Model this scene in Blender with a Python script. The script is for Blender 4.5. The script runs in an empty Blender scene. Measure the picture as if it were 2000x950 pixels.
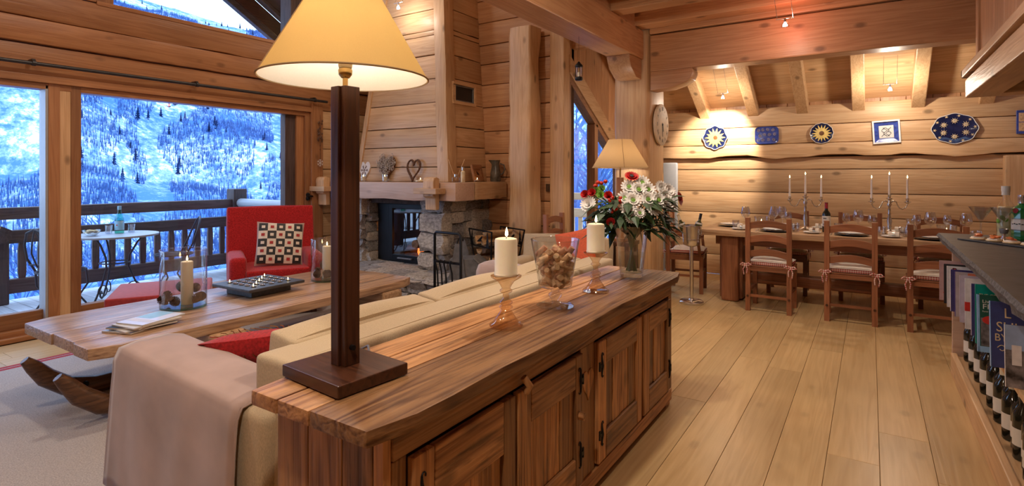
import bpy, bmesh, math, random
from mathutils import Vector, Matrix, Euler, noise
PI = math.pi
R = math.radians
random.seed(7)
sc = bpy.context.scene
COL = sc.collection

# ------------------------------------------------------------------ camera, world, exposure
FPX = 1075.0
cam_d = bpy.data.cameras.new('camera')
cam = bpy.data.objects.new('camera', cam_d)
COL.objects.link(cam)
cam.location = (0, 0, 1.38)
cam.rotation_euler = (R(90), 0, R(33.07))
cam_d.sensor_width = 36.0
cam_d.lens = 36.0 * FPX / 2000.0
cam_d.shift_y = -(475 - 340) / 2000.0
cam_d.clip_start = 0.02
cam_d.clip_end = 6000
sc.camera = cam

world = bpy.data.worlds.new('dusk_sky')
sc.world = world
world.use_nodes = True
wb = world.node_tree.nodes['Background']
wb.inputs['Color'].default_value = (0.46, 0.66, 1.0, 1)
wb.inputs['Strength'].default_value = 3.6

sc.view_settings.view_transform = 'Standard'
sc.view_settings.look = 'None'
sc.view_settings.gamma = 1.0
sc.view_settings.use_curve_mapping = False
sc.view_settings.exposure = 0.16
sc.cycles.use_denoising = True
sc.cycles.max_bounces = 9
sc.cycles.diffuse_bounces = 4
sc.cycles.glossy_bounces = 3
sc.cycles.transmission_bounces = 6
sc.cycles.transparent_max_bounces = 24
sc.cycles.sample_clamp_indirect = 4.0
sc.cycles.caustics_reflective = False
sc.cycles.caustics_refractive = False
sc.cycles.blur_glossy = 0.5

WARM = (1.0, 0.86, 0.70)
def lamp(name, loc, power, color=WARM, radius=0.05, parent=None, spot=None, aim=None, blend=0.6):
    d = bpy.data.lights.new(name, 'SPOT' if spot else 'POINT')
    d.energy = power; d.color = color; d.shadow_soft_size = radius
    o = bpy.data.objects.new(name, d); COL.objects.link(o)
    o.location = loc
    if spot:
        d.spot_size = R(spot); d.spot_blend = blend
        o.rotation_euler = (Vector(aim) - Vector(loc)).to_track_quat('-Z', 'Y').to_euler()
    if parent: o.parent = parent
    return o

# ------------------------------------------------------------------ materials
MATS = {}
def nt(name):
    m = bpy.data.materials.new(name); m.use_nodes = True
    t = m.node_tree; b = t.nodes['Principled BSDF']
    MATS[name] = m
    return m, t, b
def N(t, kind, **kw):
    n = t.nodes.new(kind)
    for k, v in kw.items():
        if k in n.inputs.keys(): n.inputs[k].default_value = v
        else: setattr(n, k, v)
    return n
def L(t, a, b): t.links.new(a, b)
def c4(c): return (c[0], c[1], c[2], 1.0)
def ramp(t, stops):
    n = t.nodes.new('ShaderNodeValToRGB'); e = n.color_ramp.elements
    e[0].position, e[0].color = stops[0][0], c4(stops[0][1])
    e[1].position, e[1].color = stops[1][0], c4(stops[1][1])
    for p, c in stops[2:]:
        x = e.new(p); x.color = c4(c)
    return n
def coords(t, rnd=30.0):
    tc = t.nodes.new('ShaderNodeTexCoord'); oi = t.nodes.new('ShaderNodeObjectInfo')
    mu = N(t, 'ShaderNodeMath', operation='MULTIPLY'); mu.inputs[1].default_value = rnd
    L(t, oi.outputs['Random'], mu.inputs[0])
    ad = N(t, 'ShaderNodeVectorMath', operation='ADD')
    L(t, tc.outputs['Object'], ad.inputs[0]); L(t, mu.outputs[0], ad.inputs[1])
    return ad.outputs[0], oi.outputs['Random']
def mixc(t, fac, a, b, mode='MIX'):
    n = t.nodes.new('ShaderNodeMix'); n.data_type = 'RGBA'; n.blend_type = mode
    for i, v in ((0, fac), (6, a), (7, b)):
        if isinstance(v, (int, float)): n.inputs[i].default_value = v
        elif isinstance(v, (tuple, list)): n.inputs[i].default_value = c4(v)
        else: L(t, v, n.inputs[i])
    return n.outputs[2]

def wood(name, light, dark, axis, knots=0.5, rough=0.5, scale=1.0, contrast=1.0, bump=0.25, spec=0.4, worn=0.0, vary=0.25):
    """timber with grain along one object axis, growth rings, knots and tone that differs from piece to piece"""
    m, t, b = nt(name)
    v, rnd = coords(t)
    mp = N(t, 'ShaderNodeMapping')
    sv = [9.0 * scale] * 3; sv['xyz'.index(axis)] = 0.55 * scale
    mp.inputs['Scale'].default_value = sv
    L(t, v, mp.inputs['Vector'])
    n1 = N(t, 'ShaderNodeTexNoise', Scale=1.0, Detail=3.0, Roughness=0.55, Distortion=0.6); L(t, mp.outputs[0], n1.inputs['Vector'])
    rings = N(t, 'ShaderNodeMath', operation='MULTIPLY'); L(t, n1.outputs['Fac'], rings.inputs[0]); rings.inputs[1].default_value = 15.0
    fr = N(t, 'ShaderNodeMath', operation='PINGPONG'); L(t, rings.outputs[0], fr.inputs[0]); fr.inputs[1].default_value = 1.0
    mp2 = N(t, 'ShaderNodeMapping'); sv2 = [70.0 * scale] * 3; sv2['xyz'.index(axis)] = 2.2 * scale
    mp2.inputs['Scale'].default_value = sv2; L(t, v, mp2.inputs['Vector'])
    n2 = N(t, 'ShaderNodeTexNoise', Scale=1.0, Detail=2.0, Roughness=0.6); L(t, mp2.outputs[0], n2.inputs['Vector'])
    grain = N(t, 'ShaderNodeMath', operation='MULTIPLY_ADD'); L(t, fr.outputs[0], grain.inputs[0]); grain.inputs[1].default_value = 0.45
    L(t, n2.outputs['Fac'], grain.inputs[2])
    md = tuple((l + d) / 2 for l, d in zip(light, dark))
    lo = tuple(m_ + (d - m_) * contrast for m_, d in zip(md, dark))
    rp = ramp(t, [(0.35, lo), (0.62, md), (0.95, light)]); L(t, grain.outputs[0], rp.inputs['Fac'])
    col = rp.outputs['Color']
    # broad tone drift within a piece and from piece to piece
    n3 = N(t, 'ShaderNodeTexNoise', Scale=1.3, Detail=2.0); L(t, v, n3.inputs['Vector'])
    dr = N(t, 'ShaderNodeMapRange'); dr.inputs['From Min'].default_value = 0.3; dr.inputs['From Max'].default_value = 0.7
    dr.inputs['To Min'].default_value = 0.85; dr.inputs['To Max'].default_value = 1.12; L(t, n3.outputs['Fac'], dr.inputs['Value'])
    pr = N(t, 'ShaderNodeMapRange'); pr.inputs['To Min'].default_value = 1 - vary; pr.inputs['To Max'].default_value = 1 + vary * 0.6; L(t, rnd, pr.inputs['Value'])
    ml = N(t, 'ShaderNodeMath', operation='MULTIPLY'); L(t, dr.outputs[0], ml.inputs[0]); L(t, pr.outputs[0], ml.inputs[1])
    col = mixc(t, 1.0, col, ml.outputs[0], 'MULTIPLY')
    if knots > 0:
        mk = N(t, 'ShaderNodeMapping'); sk = [5.0] * 3; sk['xyz'.index(axis)] = 2.6
        mk.inputs['Scale'].default_value = sk; L(t, v, mk.inputs['Vector'])
        vo = N(t, 'ShaderNodeTexVoronoi', Scale=1.0); L(t, mk.outputs[0], vo.inputs['Vector'])
        kr = N(t, 'ShaderNodeMapRange'); kr.inputs['From Min'].default_value = 0.07; kr.inputs['From Max'].default_value = 0.16
        kr.inputs['To Min'].default_value = knots; kr.inputs['To Max'].default_value = 0.0; L(t, vo.outputs['Distance'], kr.inputs['Value'])
        col = mixc(t, kr.outputs[0], col, tuple(x * 0.32 for x in dark))
    if worn > 0:
        mw = N(t, 'ShaderNodeMapping'); sw = [14.0] * 3; sw['xyz'.index(axis)] = 1.6
        mw.inputs['Scale'].default_value = sw; L(t, v, mw.inputs['Vector'])
        nw = N(t, 'ShaderNodeTexNoise', Scale=1.0, Detail=5.0, Roughness=0.7); L(t, mw.outputs[0], nw.inputs['Vector'])
        wr = N(t, 'ShaderNodeMapRange'); wr.inputs['From Min'].default_value = 0.56; wr.inputs['From Max'].default_value = 0.68
        wr.inputs['To Max'].default_value = worn; L(t, nw.outputs['Fac'], wr.inputs['Value'])
        col = mixc(t, wr.outputs[0], col, tuple(x * 0.25 for x in dark))
    L(t, col, b.inputs['Base Color'])
    b.inputs['Roughness'].default_value = rough
    b.inputs['Specular IOR Level'].default_value = spec
    bp = N(t, 'ShaderNodeBump', Strength=bump, Distance=0.004); L(t, grain.outputs[0], bp.inputs['Height']); L(t, bp.outputs[0], b.inputs['Normal'])
    return m

def plain(name, col, rough=0.5, metal=0.0, var=0.12, nscale=20.0, bump=0.0, spec=0.5, emit=None, es=0.0, trans=0.0, stretch=None, sheen=0.0, coat=0.0):
    m, t, b = nt(name)
    v, rnd = coords(t)
    if stretch:
        mp = N(t, 'ShaderNodeMapping'); mp.inputs['Scale'].default_value = stretch; L(t, v, mp.inputs['Vector']); v = mp.outputs[0]
    n = N(t, 'ShaderNodeTexNoise', Scale=nscale, Detail=3.0); L(t, v, n.inputs['Vector'])
    lo = tuple(x * (1 - var) for x in col); hi = tuple(min(1, x * (1 + var)) for x in col)
    rp = ramp(t, [(0.3, lo), (0.7, hi)]); L(t, n.outputs['Fac'], rp.inputs['Fac'])
    L(t, rp.outputs['Color'], b.inputs['Base Color'])
    b.inputs['Roughness'].default_value = rough; b.inputs['Metallic'].default_value = metal
    b.inputs['Specular IOR Level'].default_value = spec
    if coat: b.inputs['Coat Weight'].default_value = coat
    if sheen:
        b.inputs['Sheen Weight'].default_value = sheen
    if emit:
        b.inputs['Emission Color'].default_value = c4(emit); b.inputs['Emission Strength'].default_value = es
    if bump:
        bp = N(t, 'ShaderNodeBump', Strength=bump, Distance=0.003); L(t, n.outputs['Fac'], bp.inputs['Height']); L(t, bp.outputs[0], b.inputs['Normal'])
    return m

def thin_glass(name, tint=(1, 1, 1), refl=1.0, rough=0.01, base=0.04, edge=None):
    """clear thin glass: lets light straight through, reflects more at grazing angles"""
    m = bpy.data.materials.new(name); m.use_nodes = True; t = m.node_tree; MATS[name] = m
    t.nodes.clear()
    out = t.nodes.new('ShaderNodeOutputMaterial')
    tr = N(t, 'ShaderNodeBsdfTransparent'); tr.inputs['Color'].default_value = c4(tint)
    gl = N(t, 'ShaderNodeBsdfGlossy', Roughness=rough)
    lw = N(t, 'ShaderNodeLayerWeight', Blend=0.35)
    if edge:    # a longer way through the glass where the wall is seen edge-on
        er = N(t, 'ShaderNodeMapRange'); er.inputs['From Min'].default_value = 0.55; L(t, lw.outputs['Facing'], er.inputs['Value'])
        L(t, mixc(t, er.outputs[0], tint, edge), tr.inputs['Color'])
    mr = N(t, 'ShaderNodeMapRange'); mr.inputs['To Min'].default_value = base; mr.inputs['To Max'].default_value = 0.55 * refl
    L(t, lw.outputs['Facing'], mr.inputs['Value'])
    pw = N(t, 'ShaderNodeMath', operation='POWER'); L(t, lw.outputs['Facing'], pw.inputs[0]); pw.inputs[1].default_value = 2.4
    L(t, pw.outputs[0], mr.inputs['Value'])
    mx = t.nodes.new('ShaderNodeMixShader'); L(t, mr.outputs[0], mx.inputs[0]); L(t, tr.outputs[0], mx.inputs[1]); L(t, gl.outputs[0], mx.inputs[2])
    L(t, mx.outputs[0], out.inputs['Surface'])
    return m

def cloth_shade(name, col, trans=0.6, trcol=None):
    m = bpy.data.materials.new(name); m.use_nodes = True; t = m.node_tree; MATS[name] = m
    t.nodes.clear()
    out = t.nodes.new('ShaderNodeOutputMaterial')
    tc = t.nodes.new('ShaderNodeTexCoord')
    n = N(t, 'ShaderNodeTexNoise', Scale=300.0, Detail=2.0); L(t, tc.outputs['Object'], n.inputs['Vector'])
    rp = ramp(t, [(0.3, tuple(x * 0.9 for x in col)), (0.7, col)]); L(t, n.outputs['Fac'], rp.inputs['Fac'])
    d = N(t, 'ShaderNodeBsdfDiffuse'); tl = N(t, 'ShaderNodeBsdfTranslucent')
    L(t, rp.outputs[0], d.inputs['Color']); tl.inputs['Color'].default_value = c4(trcol or col)
    mx = t.nodes.new('ShaderNodeMixShader'); mx.inputs[0].default_value = trans
    L(t, d.outputs[0], mx.inputs[1]); L(t, tl.outputs[0], mx.inputs[2]); L(t, mx.outputs[0], out.inputs['Surface'])
    return m

PINE_L, PINE_D = (0.66, 0.43, 0.235), (0.52, 0.30, 0.145)
for ax in 'xyz':
    wood('pine_' + ax, PINE_L, PINE_D, ax, knots=0.75, rough=0.42, contrast=0.8, vary=0.14)
    wood('beam_' + ax, (0.57, 0.315, 0.155), (0.43, 0.205, 0.092), ax, knots=0.75, rough=0.4, contrast=0.8, vary=0.12)
    wood('honey_' + ax, (0.40, 0.19, 0.082), (0.29, 0.12, 0.047), ax, knots=0.5, rough=0.4, contrast=0.8)
    wood('old_' + ax, (0.56, 0.285, 0.118), (0.22, 0.085, 0.030), ax, knots=0.6, rough=0.45, contrast=1.25, bump=0.6, worn=0.7, vary=0.5)
    wood('chair_' + ax, (0.34, 0.135, 0.062), (0.21, 0.075, 0.034), ax, knots=0.2, rough=0.35, bump=0.15)
    wood('dark_' + ax, (0.085, 0.030, 0.014), (0.035, 0.012, 0.006), ax, knots=0.0, rough=0.3, bump=0.1, spec=0.5)
    wood('deck_' + ax, (0.11, 0.075, 0.068), (0.055, 0.033, 0.03), ax, knots=0.3, rough=0.7, bump=0.4)
wood('oak_y', (0.60, 0.405, 0.190), (0.50, 0.315, 0.135), 'y', knots=0.25, rough=0.33, contrast=0.8, bump=0.08, vary=0.09, scale=0.8)
wood('table_y', (0.50, 0.32, 0.19), (0.24, 0.13, 0.075), 'y', knots=0.4, rough=0.30, contrast=1.2, bump=0.6, worn=0.5)
wood('table_x', (0.56, 0.36, 0.20), (0.36, 0.19, 0.095), 'x', knots=0.3, rough=0.38, contrast=1.2, bump=0.4, worn=0.3)
wood('deckfloor_x', (0.62, 0.64, 0.68), (0.45, 0.46, 0.5), 'x', knots=0.1, rough=0.6)
wood('paint_x', (0.60, 0.42, 0.32), (0.50, 0.33, 0.24), 'x', knots=0.3, rough=0.5)
plain('groove', (0.09, 0.04, 0.018), rough=0.9)
plain('floor_joint', (0.30, 0.19, 0.09), rough=0.9)
plain('black_iron', (0.012, 0.012, 0.014), rough=0.45, metal=0.6, spec=0.5)
plain('wire_iron', (0.03, 0.028, 0.035), rough=0.5, metal=0.3)
plain('rod_metal', (0.06, 0.06, 0.062), rough=0.4, metal=0.7)
plain('steel', (0.72, 0.72, 0.72), rough=0.22, metal=1.0, var=0.04)
plain('silver', (0.62, 0.60, 0.57), rough=0.2, metal=1.0, var=0.08)
plain('brass', (0.55, 0.36, 0.14), rough=0.25, metal=1.0)
plain('red_fabric', (0.42, 0.018, 0.02), rough=0.9, var=0.35, nscale=90, bump=0.3, spec=0.2, sheen=0.2)
plain('red_velvet', (0.40, 0.045, 0.045), rough=0.85, var=0.15, nscale=40, spec=0.2, sheen=0.3)
plain('orange_fabric', (0.75, 0.14, 0.06), rough=0.9, var=0.1, nscale=60)
plain('sofa_fabric', (0.56, 0.44, 0.29), rough=0.95, var=0.16, nscale=1.0, stretch=(420, 420, 120), bump=0.25, spec=0.15, sheen=0.15)
plain('suede', (0.46, 0.33, 0.29), rough=0.95, var=0.16, nscale=5.0, bump=0.1, spec=0.1, sheen=0.5)
plain('carpet', (0.43, 0.40, 0.385), rough=1.0, var=0.22, nscale=160, bump=0.4, spec=0.05)
plain('carpet_red', (0.36, 0.03, 0.045), rough=1.0, var=0.2, nscale=120)
plain('wax', (0.88, 0.78, 0.58), rough=0.5, var=0.03, spec=0.4)
MATS['wax'].node_tree.nodes['Principled BSDF'].inputs['Subsurface Weight'].default_value = 0.25
MATS['wax'].node_tree.nodes['Principled BSDF'].inputs['Subsurface Radius'].default_value = (0.03, 0.015, 0.006)
plain('taper_wax', (0.9, 0.86, 0.8), rough=0.4, var=0.03)
plain('flame', (1, 0.75, 0.4), emit=(1.0, 0.72, 0.30), es=14.0)
plain('bulb', (1, 1, 1), emit=(1.0, 0.93, 0.82), es=40.0)
plain('wick', (0.02, 0.015, 0.01))
plain('cork', (0.60, 0.38, 0.21), rough=0.9, var=0.3, nscale=60, bump=0.2)
plain('cork_red', (0.42, 0.20, 0.12), rough=0.9, var=0.3, nscale=60)
plain('cone_brown', (0.13, 0.07, 0.045), rough=0.8, var=0.4, nscale=60)
plain('slate', (0.075, 0.07, 0.068), rough=0.45, var=0.25, nscale=14, bump=0.25)
plain('slate_edge', (0.09, 0.09, 0.095), rough=0.75, var=0.6, nscale=60, bump=0.9)
plain('slate_tray', (0.05, 0.05, 0.055), rough=0.5, var=0.25, nscale=40, bump=0.3)
plain('stone_a', (0.27, 0.25, 0.23), rough=0.9, var=0.45, nscale=9, bump=0.8)
plain('stone_b', (0.40, 0.355, 0.30), rough=0.9, var=0.4, nscale=11, bump=0.8)
plain('stone_c', (0.22, 0.205, 0.20), rough=0.9, var=0.5, nscale=8, bump=0.8)
plain('mortar', (0.07, 0.06, 0.055), rough=1.0, var=0.3)
plain('soot', (0.012, 0.011, 0.011), rough=0.7)
plain('white_ceramic', (0.82, 0.81, 0.79), rough=0.18, var=0.03)
plain('black_ceramic', (0.015, 0.017, 0.025), rough=0.15)
plain('navy_ceramic', (0.012, 0.018, 0.07), rough=0.15, var=0.3)
plain('blue_ceramic', (0.045, 0.075, 0.33), rough=0.2, var=0.35, nscale=30)
plain('yellow_glaze', (0.75, 0.55, 0.16), rough=0.25, var=0.15)
plain('cream_glaze', (0.72, 0.58, 0.36), rough=0.3, var=0.1)
plain('brown_glaze', (0.16, 0.07, 0.025), rough=0.3)
plain('cloth_white', (0.78, 0.70, 0.60), rough=0.95, var=0.08, nscale=30, spec=0.1)
plain('paper', (0.68, 0.66, 0.62), rough=0.5, var=0.03)
plain('ink', (0.02, 0.02, 0.022), rough=0.6)
plain('white_paint', (0.38, 0.39, 0.41), rough=0.4, var=0.03)
plain('white_petal', (0.85, 0.83, 0.80), rough=0.7, var=0.06)
plain('red_petal', (0.50, 0.012, 0.012), rough=0.6, var=0.3)
plain('green_bloom', (0.14, 0.30, 0.03), rough=0.7, var=0.3)
plain('leaf_green', (0.030, 0.065, 0.022), rough=0.55, var=0.5, nscale=25)
plain('stem_green', (0.07, 0.13, 0.03), rough=0.5, var=0.3)
plain('berry_red', (0.55, 0.03, 0.012), rough=0.25)
plain('wicker', (0.42, 0.36, 0.30), rough=0.9, var=0.4, nscale=50)
plain('twig_brown', (0.13, 0.06, 0.03), rough=0.8, var=0.4, nscale=40)
plain('heart_white', (0.72, 0.68, 0.66), rough=0.7, var=0.08)
plain('bark', (0.17, 0.10, 0.06), rough=0.95, var=0.5, nscale=30, bump=0.7)
plain('split_wood', (0.52, 0.31, 0.15), rough=0.85, var=0.25, nscale=25)
plain('ember', (0.3, 0.05, 0.01), emit=(1.0, 0.22, 0.04), es=6.0)
plain('pewter', (0.20, 0.20, 0.205), rough=0.45, metal=0.4, var=0.2)
plain('jug_glaze', (0.10, 0.085, 0.065), rough=0.25, var=0.4, nscale=20)
plain('bottle_dark', (0.010, 0.013, 0.010), rough=0.06, spec=0.7)
plain('bottle_green', (0.02, 0.17, 0.05), rough=0.06, spec=0.7, var=0.1)
plain('bottle_olive', (0.05, 0.05, 0.012), rough=0.08, spec=0.7)
plain('foil_red', (0.28, 0.015, 0.02), rough=0.35)
plain('foil_black', (0.012, 0.012, 0.018), rough=0.3)
plain('foil_cream', (0.65, 0.57, 0.42), rough=0.4)
plain('salmon', (0.80, 0.25, 0.09), rough=0.4, var=0.25, nscale=60)
plain('blini', (0.78, 0.58, 0.34), rough=0.8, var=0.15, nscale=60)
plain('cream_cheese', (0.85, 0.80, 0.70), rough=0.6)
plain('snack', (0.70, 0.52, 0.22), rough=0.7, var=0.2)
plain('aqua_label', (0.30, 0.55, 0.68), rough=0.4)
plain('liquor', (0.78, 0.68, 0.40), rough=0.1, var=0.04)
plain('clock_face', (0.68, 0.58, 0.44), rough=0.6, var=0.2, nscale=8)
plain('tv_black', (0.008, 0.008, 0.009), rough=0.35)
plain('switch_plate', (0.10, 0.06, 0.035), rough=0.4, metal=0.4)
plain('snow', (0.85, 0.88, 0.95), rough=0.9, var=0.05)
plain('clay_brown', (0.14, 0.09, 0.06), rough=0.6)
plain('wall_plaster', (0.55, 0.40, 0.27), rough=0.8)
thin_glass('pane_glass', (0.97, 0.985, 1.0), refl=0.6, base=0.02)
thin_glass('clear_glass', (0.98, 0.985, 0.985), refl=1.6, base=0.10, edge=(0.42, 0.43, 0.46))
thin_glass('crystal', (0.97, 0.97, 0.98), refl=1.8, base=0.20, edge=(0.60, 0.60, 0.66))
thin_glass('lustre_glass', (0.95, 0.84, 0.70), refl=1.5, base=0.12, edge=(0.75, 0.52, 0.34))
thin_glass('green_glass', (0.30, 0.75, 0.60), refl=1.0, base=0.06)
thin_glass('fire_glass', (0.62, 0.60, 0.62), refl=0.9, base=0.12)
thin_glass('water', (0.90, 0.93, 0.90), refl=0.5, base=0.02)
cloth_shade('shade_cream', (0.86, 0.62, 0.30), trans=0.68, trcol=(0.97, 0.70, 0.27))
cloth_shade('shade_linen', (0.46, 0.32, 0.18), trans=0.24, trcol=(0.55, 0.33, 0.14))
cloth_shade('shade_lining', (0.94, 0.92, 0.86), trans=0.6)
def M(n): return MATS[n]

# ------------------------------------------------------------------ mesh builder
class MB:
    def __init__(s): s.v = []; s.f = []; s.mi = []
    def add(s, vs, fs, mi=0):
        o = len(s.v); s.v += [tuple(x) for x in vs]
        s.f += [tuple(i + o for i in f) for f in fs]; s.mi += [mi] * len(fs); return s
    def box(s, x0, x1, y0, y1, z0, z1, mi=0):
        vs = [(x, y, z) for x in (x0, x1) for y in (y0, y1) for z in (z0, z1)]
        return s.add(vs, [(0, 1, 3, 2), (4, 6, 7, 5), (0, 4, 5, 1), (2, 3, 7, 6), (0, 2, 6, 4), (1, 5, 7, 3)], mi)
    def obox(s, c, size, rot=(0, 0, 0), mi=0):
        m = Euler(rot).to_matrix(); h = [k / 2 for k in size]
        vs = [Vector(c) + m @ Vector((x * h[0], y * h[1], z * h[2])) for x in (-1, 1) for y in (-1, 1) for z in (-1, 1)]
        return s.add(vs, [(0, 1, 3, 2), (4, 6, 7, 5), (0, 4, 5, 1), (2, 3, 7, 6), (0, 2, 6, 4), (1, 5, 7, 3)], mi)
    def lathe(s, prof, n=20, c=(0, 0, 0), mi=0, caps=True, wob=None):
        vs = []; fs = []; k = len(prof)
        for (r, z) in prof:
            for i in range(n):
                a = 2 * PI * i / n; rr = r * (wob(a, z) if wob else 1)
                vs.append((c[0] + rr * math.cos(a), c[1] + rr * math.sin(a), c[2] + z))
        for j in range(k - 1):
            for i in range(n):
                i2 = (i + 1) % n; fs.append((j * n + i, j * n + i2, (j + 1) * n + i2, (j + 1) * n + i))
        if caps:
            if prof[0][0] > 1e-5: fs.append(tuple(range(n - 1, -1, -1)))
            if prof[-1][0] > 1e-5: fs.append(tuple((k - 1) * n + i for i in range(n)))
        return s.add(vs, fs, mi)
    def tube(s, pts, r, n=8, mi=0, closed=False, sq=None):
        pts = [Vector(p) for p in pts]; k = len(pts)
        rs = r if isinstance(r, (list, tuple)) else [r] * k
        up = Vector((0, 0, 1)); vs = []; fs = []; nrm = None
        for j, p in enumerate(pts):
            a = pts[(j - 1) % k] if (closed or j > 0) else p; b2 = pts[(j + 1) % k] if (closed or j < k - 1) else p
            d = (b2 - a).normalized()
            if nrm is None:
                nrm = d.cross(up) if abs(d.z) < 0.95 else d.cross(Vector((1, 0, 0))); nrm.normalize()
            else:
                nrm = (nrm - d * nrm.dot(d)); nrm.normalize()
            bi = d.cross(nrm)
            for i in range(n):
                t = 2 * PI * (i + 0.5) / n
                vs.append(p + nrm * math.cos(t) * rs[j] * (sq or 1) + bi * math.sin(t) * rs[j])
        for j in range(k if closed else k - 1):
            j2 = (j + 1) % k
            for i in range(n):
                i2 = (i + 1) % n; fs.append((j * n + i, j * n + i2, j2 * n + i2, j2 * n + i))
        if not closed: fs += [tuple(range(n - 1, -1, -1)), tuple((k - 1) * n + i for i in range(n))]
        return s.add(vs, fs, mi)
    def prism(s, pts, a0, a1, plane='xy', mi=0):
        """extrude a 2D outline; plane says which axes the outline lies in"""
        def put(p, a):
            return {'xy': (p[0], p[1], a), 'xz': (p[0], a, p[1]), 'yz': (a, p[0], p[1])}[plane]
        n = len(pts); vs = [put(p, a0) for p in pts] + [put(p, a1) for p in pts]
        fs = [tuple(range(n - 1, -1, -1)), tuple(range(n, 2 * n))] + [(i, (i + 1) % n, n + (i + 1) % n, n + i) for i in range(n)]
        return s.add(vs, fs, mi)
    def grid(s, fn, nu, nv, mi=0, wrap_u=False):
        vs = [fn(i / (nu if wrap_u else nu - 1), j / (nv - 1)) for j in range(nv) for i in range(nu)]
        fs = [(j * nu + i, j * nu + (i + 1) % nu, (j + 1) * nu + (i + 1) % nu, (j + 1) * nu + i) for j in range(nv - 1) for i in range(nu if wrap_u else nu - 1)]
        return s.add(vs, fs, mi)
    def pillow(s, w, d, h, n=11, c=(0, 0, 0), mi=0, p=3.0, q=0.5):
        """stuffed cushion lying flat, centred on c"""
        for sg in (1, -1):
            def fn(u, v):
                x, y = 2 * u - 1, 2 * v - 1
                k = max(0.0, (1 - abs(x) ** p) * (1 - abs(y) ** p)) ** q
                pin = 1 - 0.06 * (1 - abs(x) ** 2) * (abs(y) ** 4) - 0.0
                return (c[0] + x * w / 2 * (1 - 0.05 * (1 - y * y)*abs(x)**4), c[1] + y * d / 2 * (1 - 0.05 * (1 - x * x)*abs(y)**4), c[2] + sg * h / 2 * k)
            o = len(s.f); s.grid(fn, n, n, mi)
            if sg < 0: s.f[o:] = [tuple(reversed(f)) for f in s.f[o:]]
        return s
    def mesh(s, name, mats, smooth=None, bevel=0, bseg=2):
        me = bpy.data.meshes.new(name); me.from_pydata(s.v, [], s.f)
        bm = bmesh.new(); bm.from_mesh(me)
        if s.mi and any(s.mi):
            for f, i in zip(bm.faces, s.mi): f.material_index = i
        bmesh.ops.remove_doubles(bm, verts=bm.verts, dist=1e-5)
        bmesh.ops.recalc_face_normals(bm, faces=bm.faces)
        if bevel:
            es = [e for e in bm.edges if len(e.link_faces) == 2 and e.calc_face_angle(0) > 0.6]
            bmesh.ops.bevel(bm, geom=es, offset=bevel, segments=bseg, profile=0.6, affect='EDGES', clamp_overlap=True)
        bm.to_mesh(me); bm.free()
        for m in (mats if isinstance(mats, (list, tuple)) else [mats]): me.materials.append(M(m))
        if smooth:
            me.shade_smooth(); me.set_sharp_from_angle(angle=R(smooth))
        return me
    def build(s, name, mats, parent=None, smooth=None, bevel=0, bseg=2, loc=None, rot=None):
        return link(name, s.mesh(name, mats, smooth, bevel, bseg), parent, loc, rot)

def link(name, data, parent=None, loc=None, rot=None):
    o = bpy.data.objects.new(name, data); COL.objects.link(o)
    if parent: o.parent = parent
    if loc is not None: o.location = loc
    if rot is not None: o.rotation_euler = rot
    return o
def tag(o, label, cat, group=None):
    o['label'] = label; o['category'] = cat
    if group: o['group'] = group
    return o
def thing(name, label, cat, loc=(0, 0, 0), rz=0.0, group=None, rot=None):
    o = link(name, None, None, loc, rot or (0, 0, rz)); o.empty_display_size = 0.1
    return tag(o, label, cat, group)
def struct(o): o['kind'] = 'structure'; return o
def root(name, loc=(0, 0, 0)):
    return struct(link(name, None, None, loc))
def copy_tree(o, parent=None):
    c = o.copy(); COL.objects.link(c)
    if parent is not None: c.parent = parent
    for ch in o.children: copy_tree(ch, c)
    return c
def dup(o, loc, rz=0.0, label=None, rot=None):
    c = copy_tree(o); c.location = loc; c.rotation_euler = rot or (0, 0, rz)
    if label: c['label'] = label
    return c
def nz(x, y=0.0, z=0.0): return noise.noise(Vector((x, y, z)))
def arc(c, r, a0, a1, n, plane='xz', off=0.0):
    out = []
    for i in range(n + 1):
        a = R(a0 + (a1 - a0) * i / n); u, v = c[0] + r * math.cos(a), c[1] + r * math.sin(a)
        out.append({'xz': (u, off, v), 'yz': (off, u, v), 'xy': (u, v, off)}[plane])
    return out
def text(body, size, mat, parent, loc, rot, extrude=0.0004, name='lettering', align='LEFT', sx=1.0):
    c = bpy.data.curves.new(name, 'FONT'); c.body = body; c.size = size; c.extrude = extrude; c.align_x = align
    c.resolution_u = 3
    tmp = bpy.data.objects.new('tmp', c); me = bpy.data.meshes.new_from_object(tmp); bpy.data.objects.remove(tmp)
    me.name = name; me.materials.clear(); me.materials.append(M(mat))
    o = link(name, me, parent, loc, rot); o.scale = (sx, 1, 1); return o

# ================================================================== THE SETTING
XW, YF, YD, XG = -5.90, 5.60, 7.90, -2.94      # window wall, fireplace wall, dining wall, glazed wall
XR, YB = 2.35, -2.2                            # wall behind the bar, wall behind the viewer
CORNERS = 0.012

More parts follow.
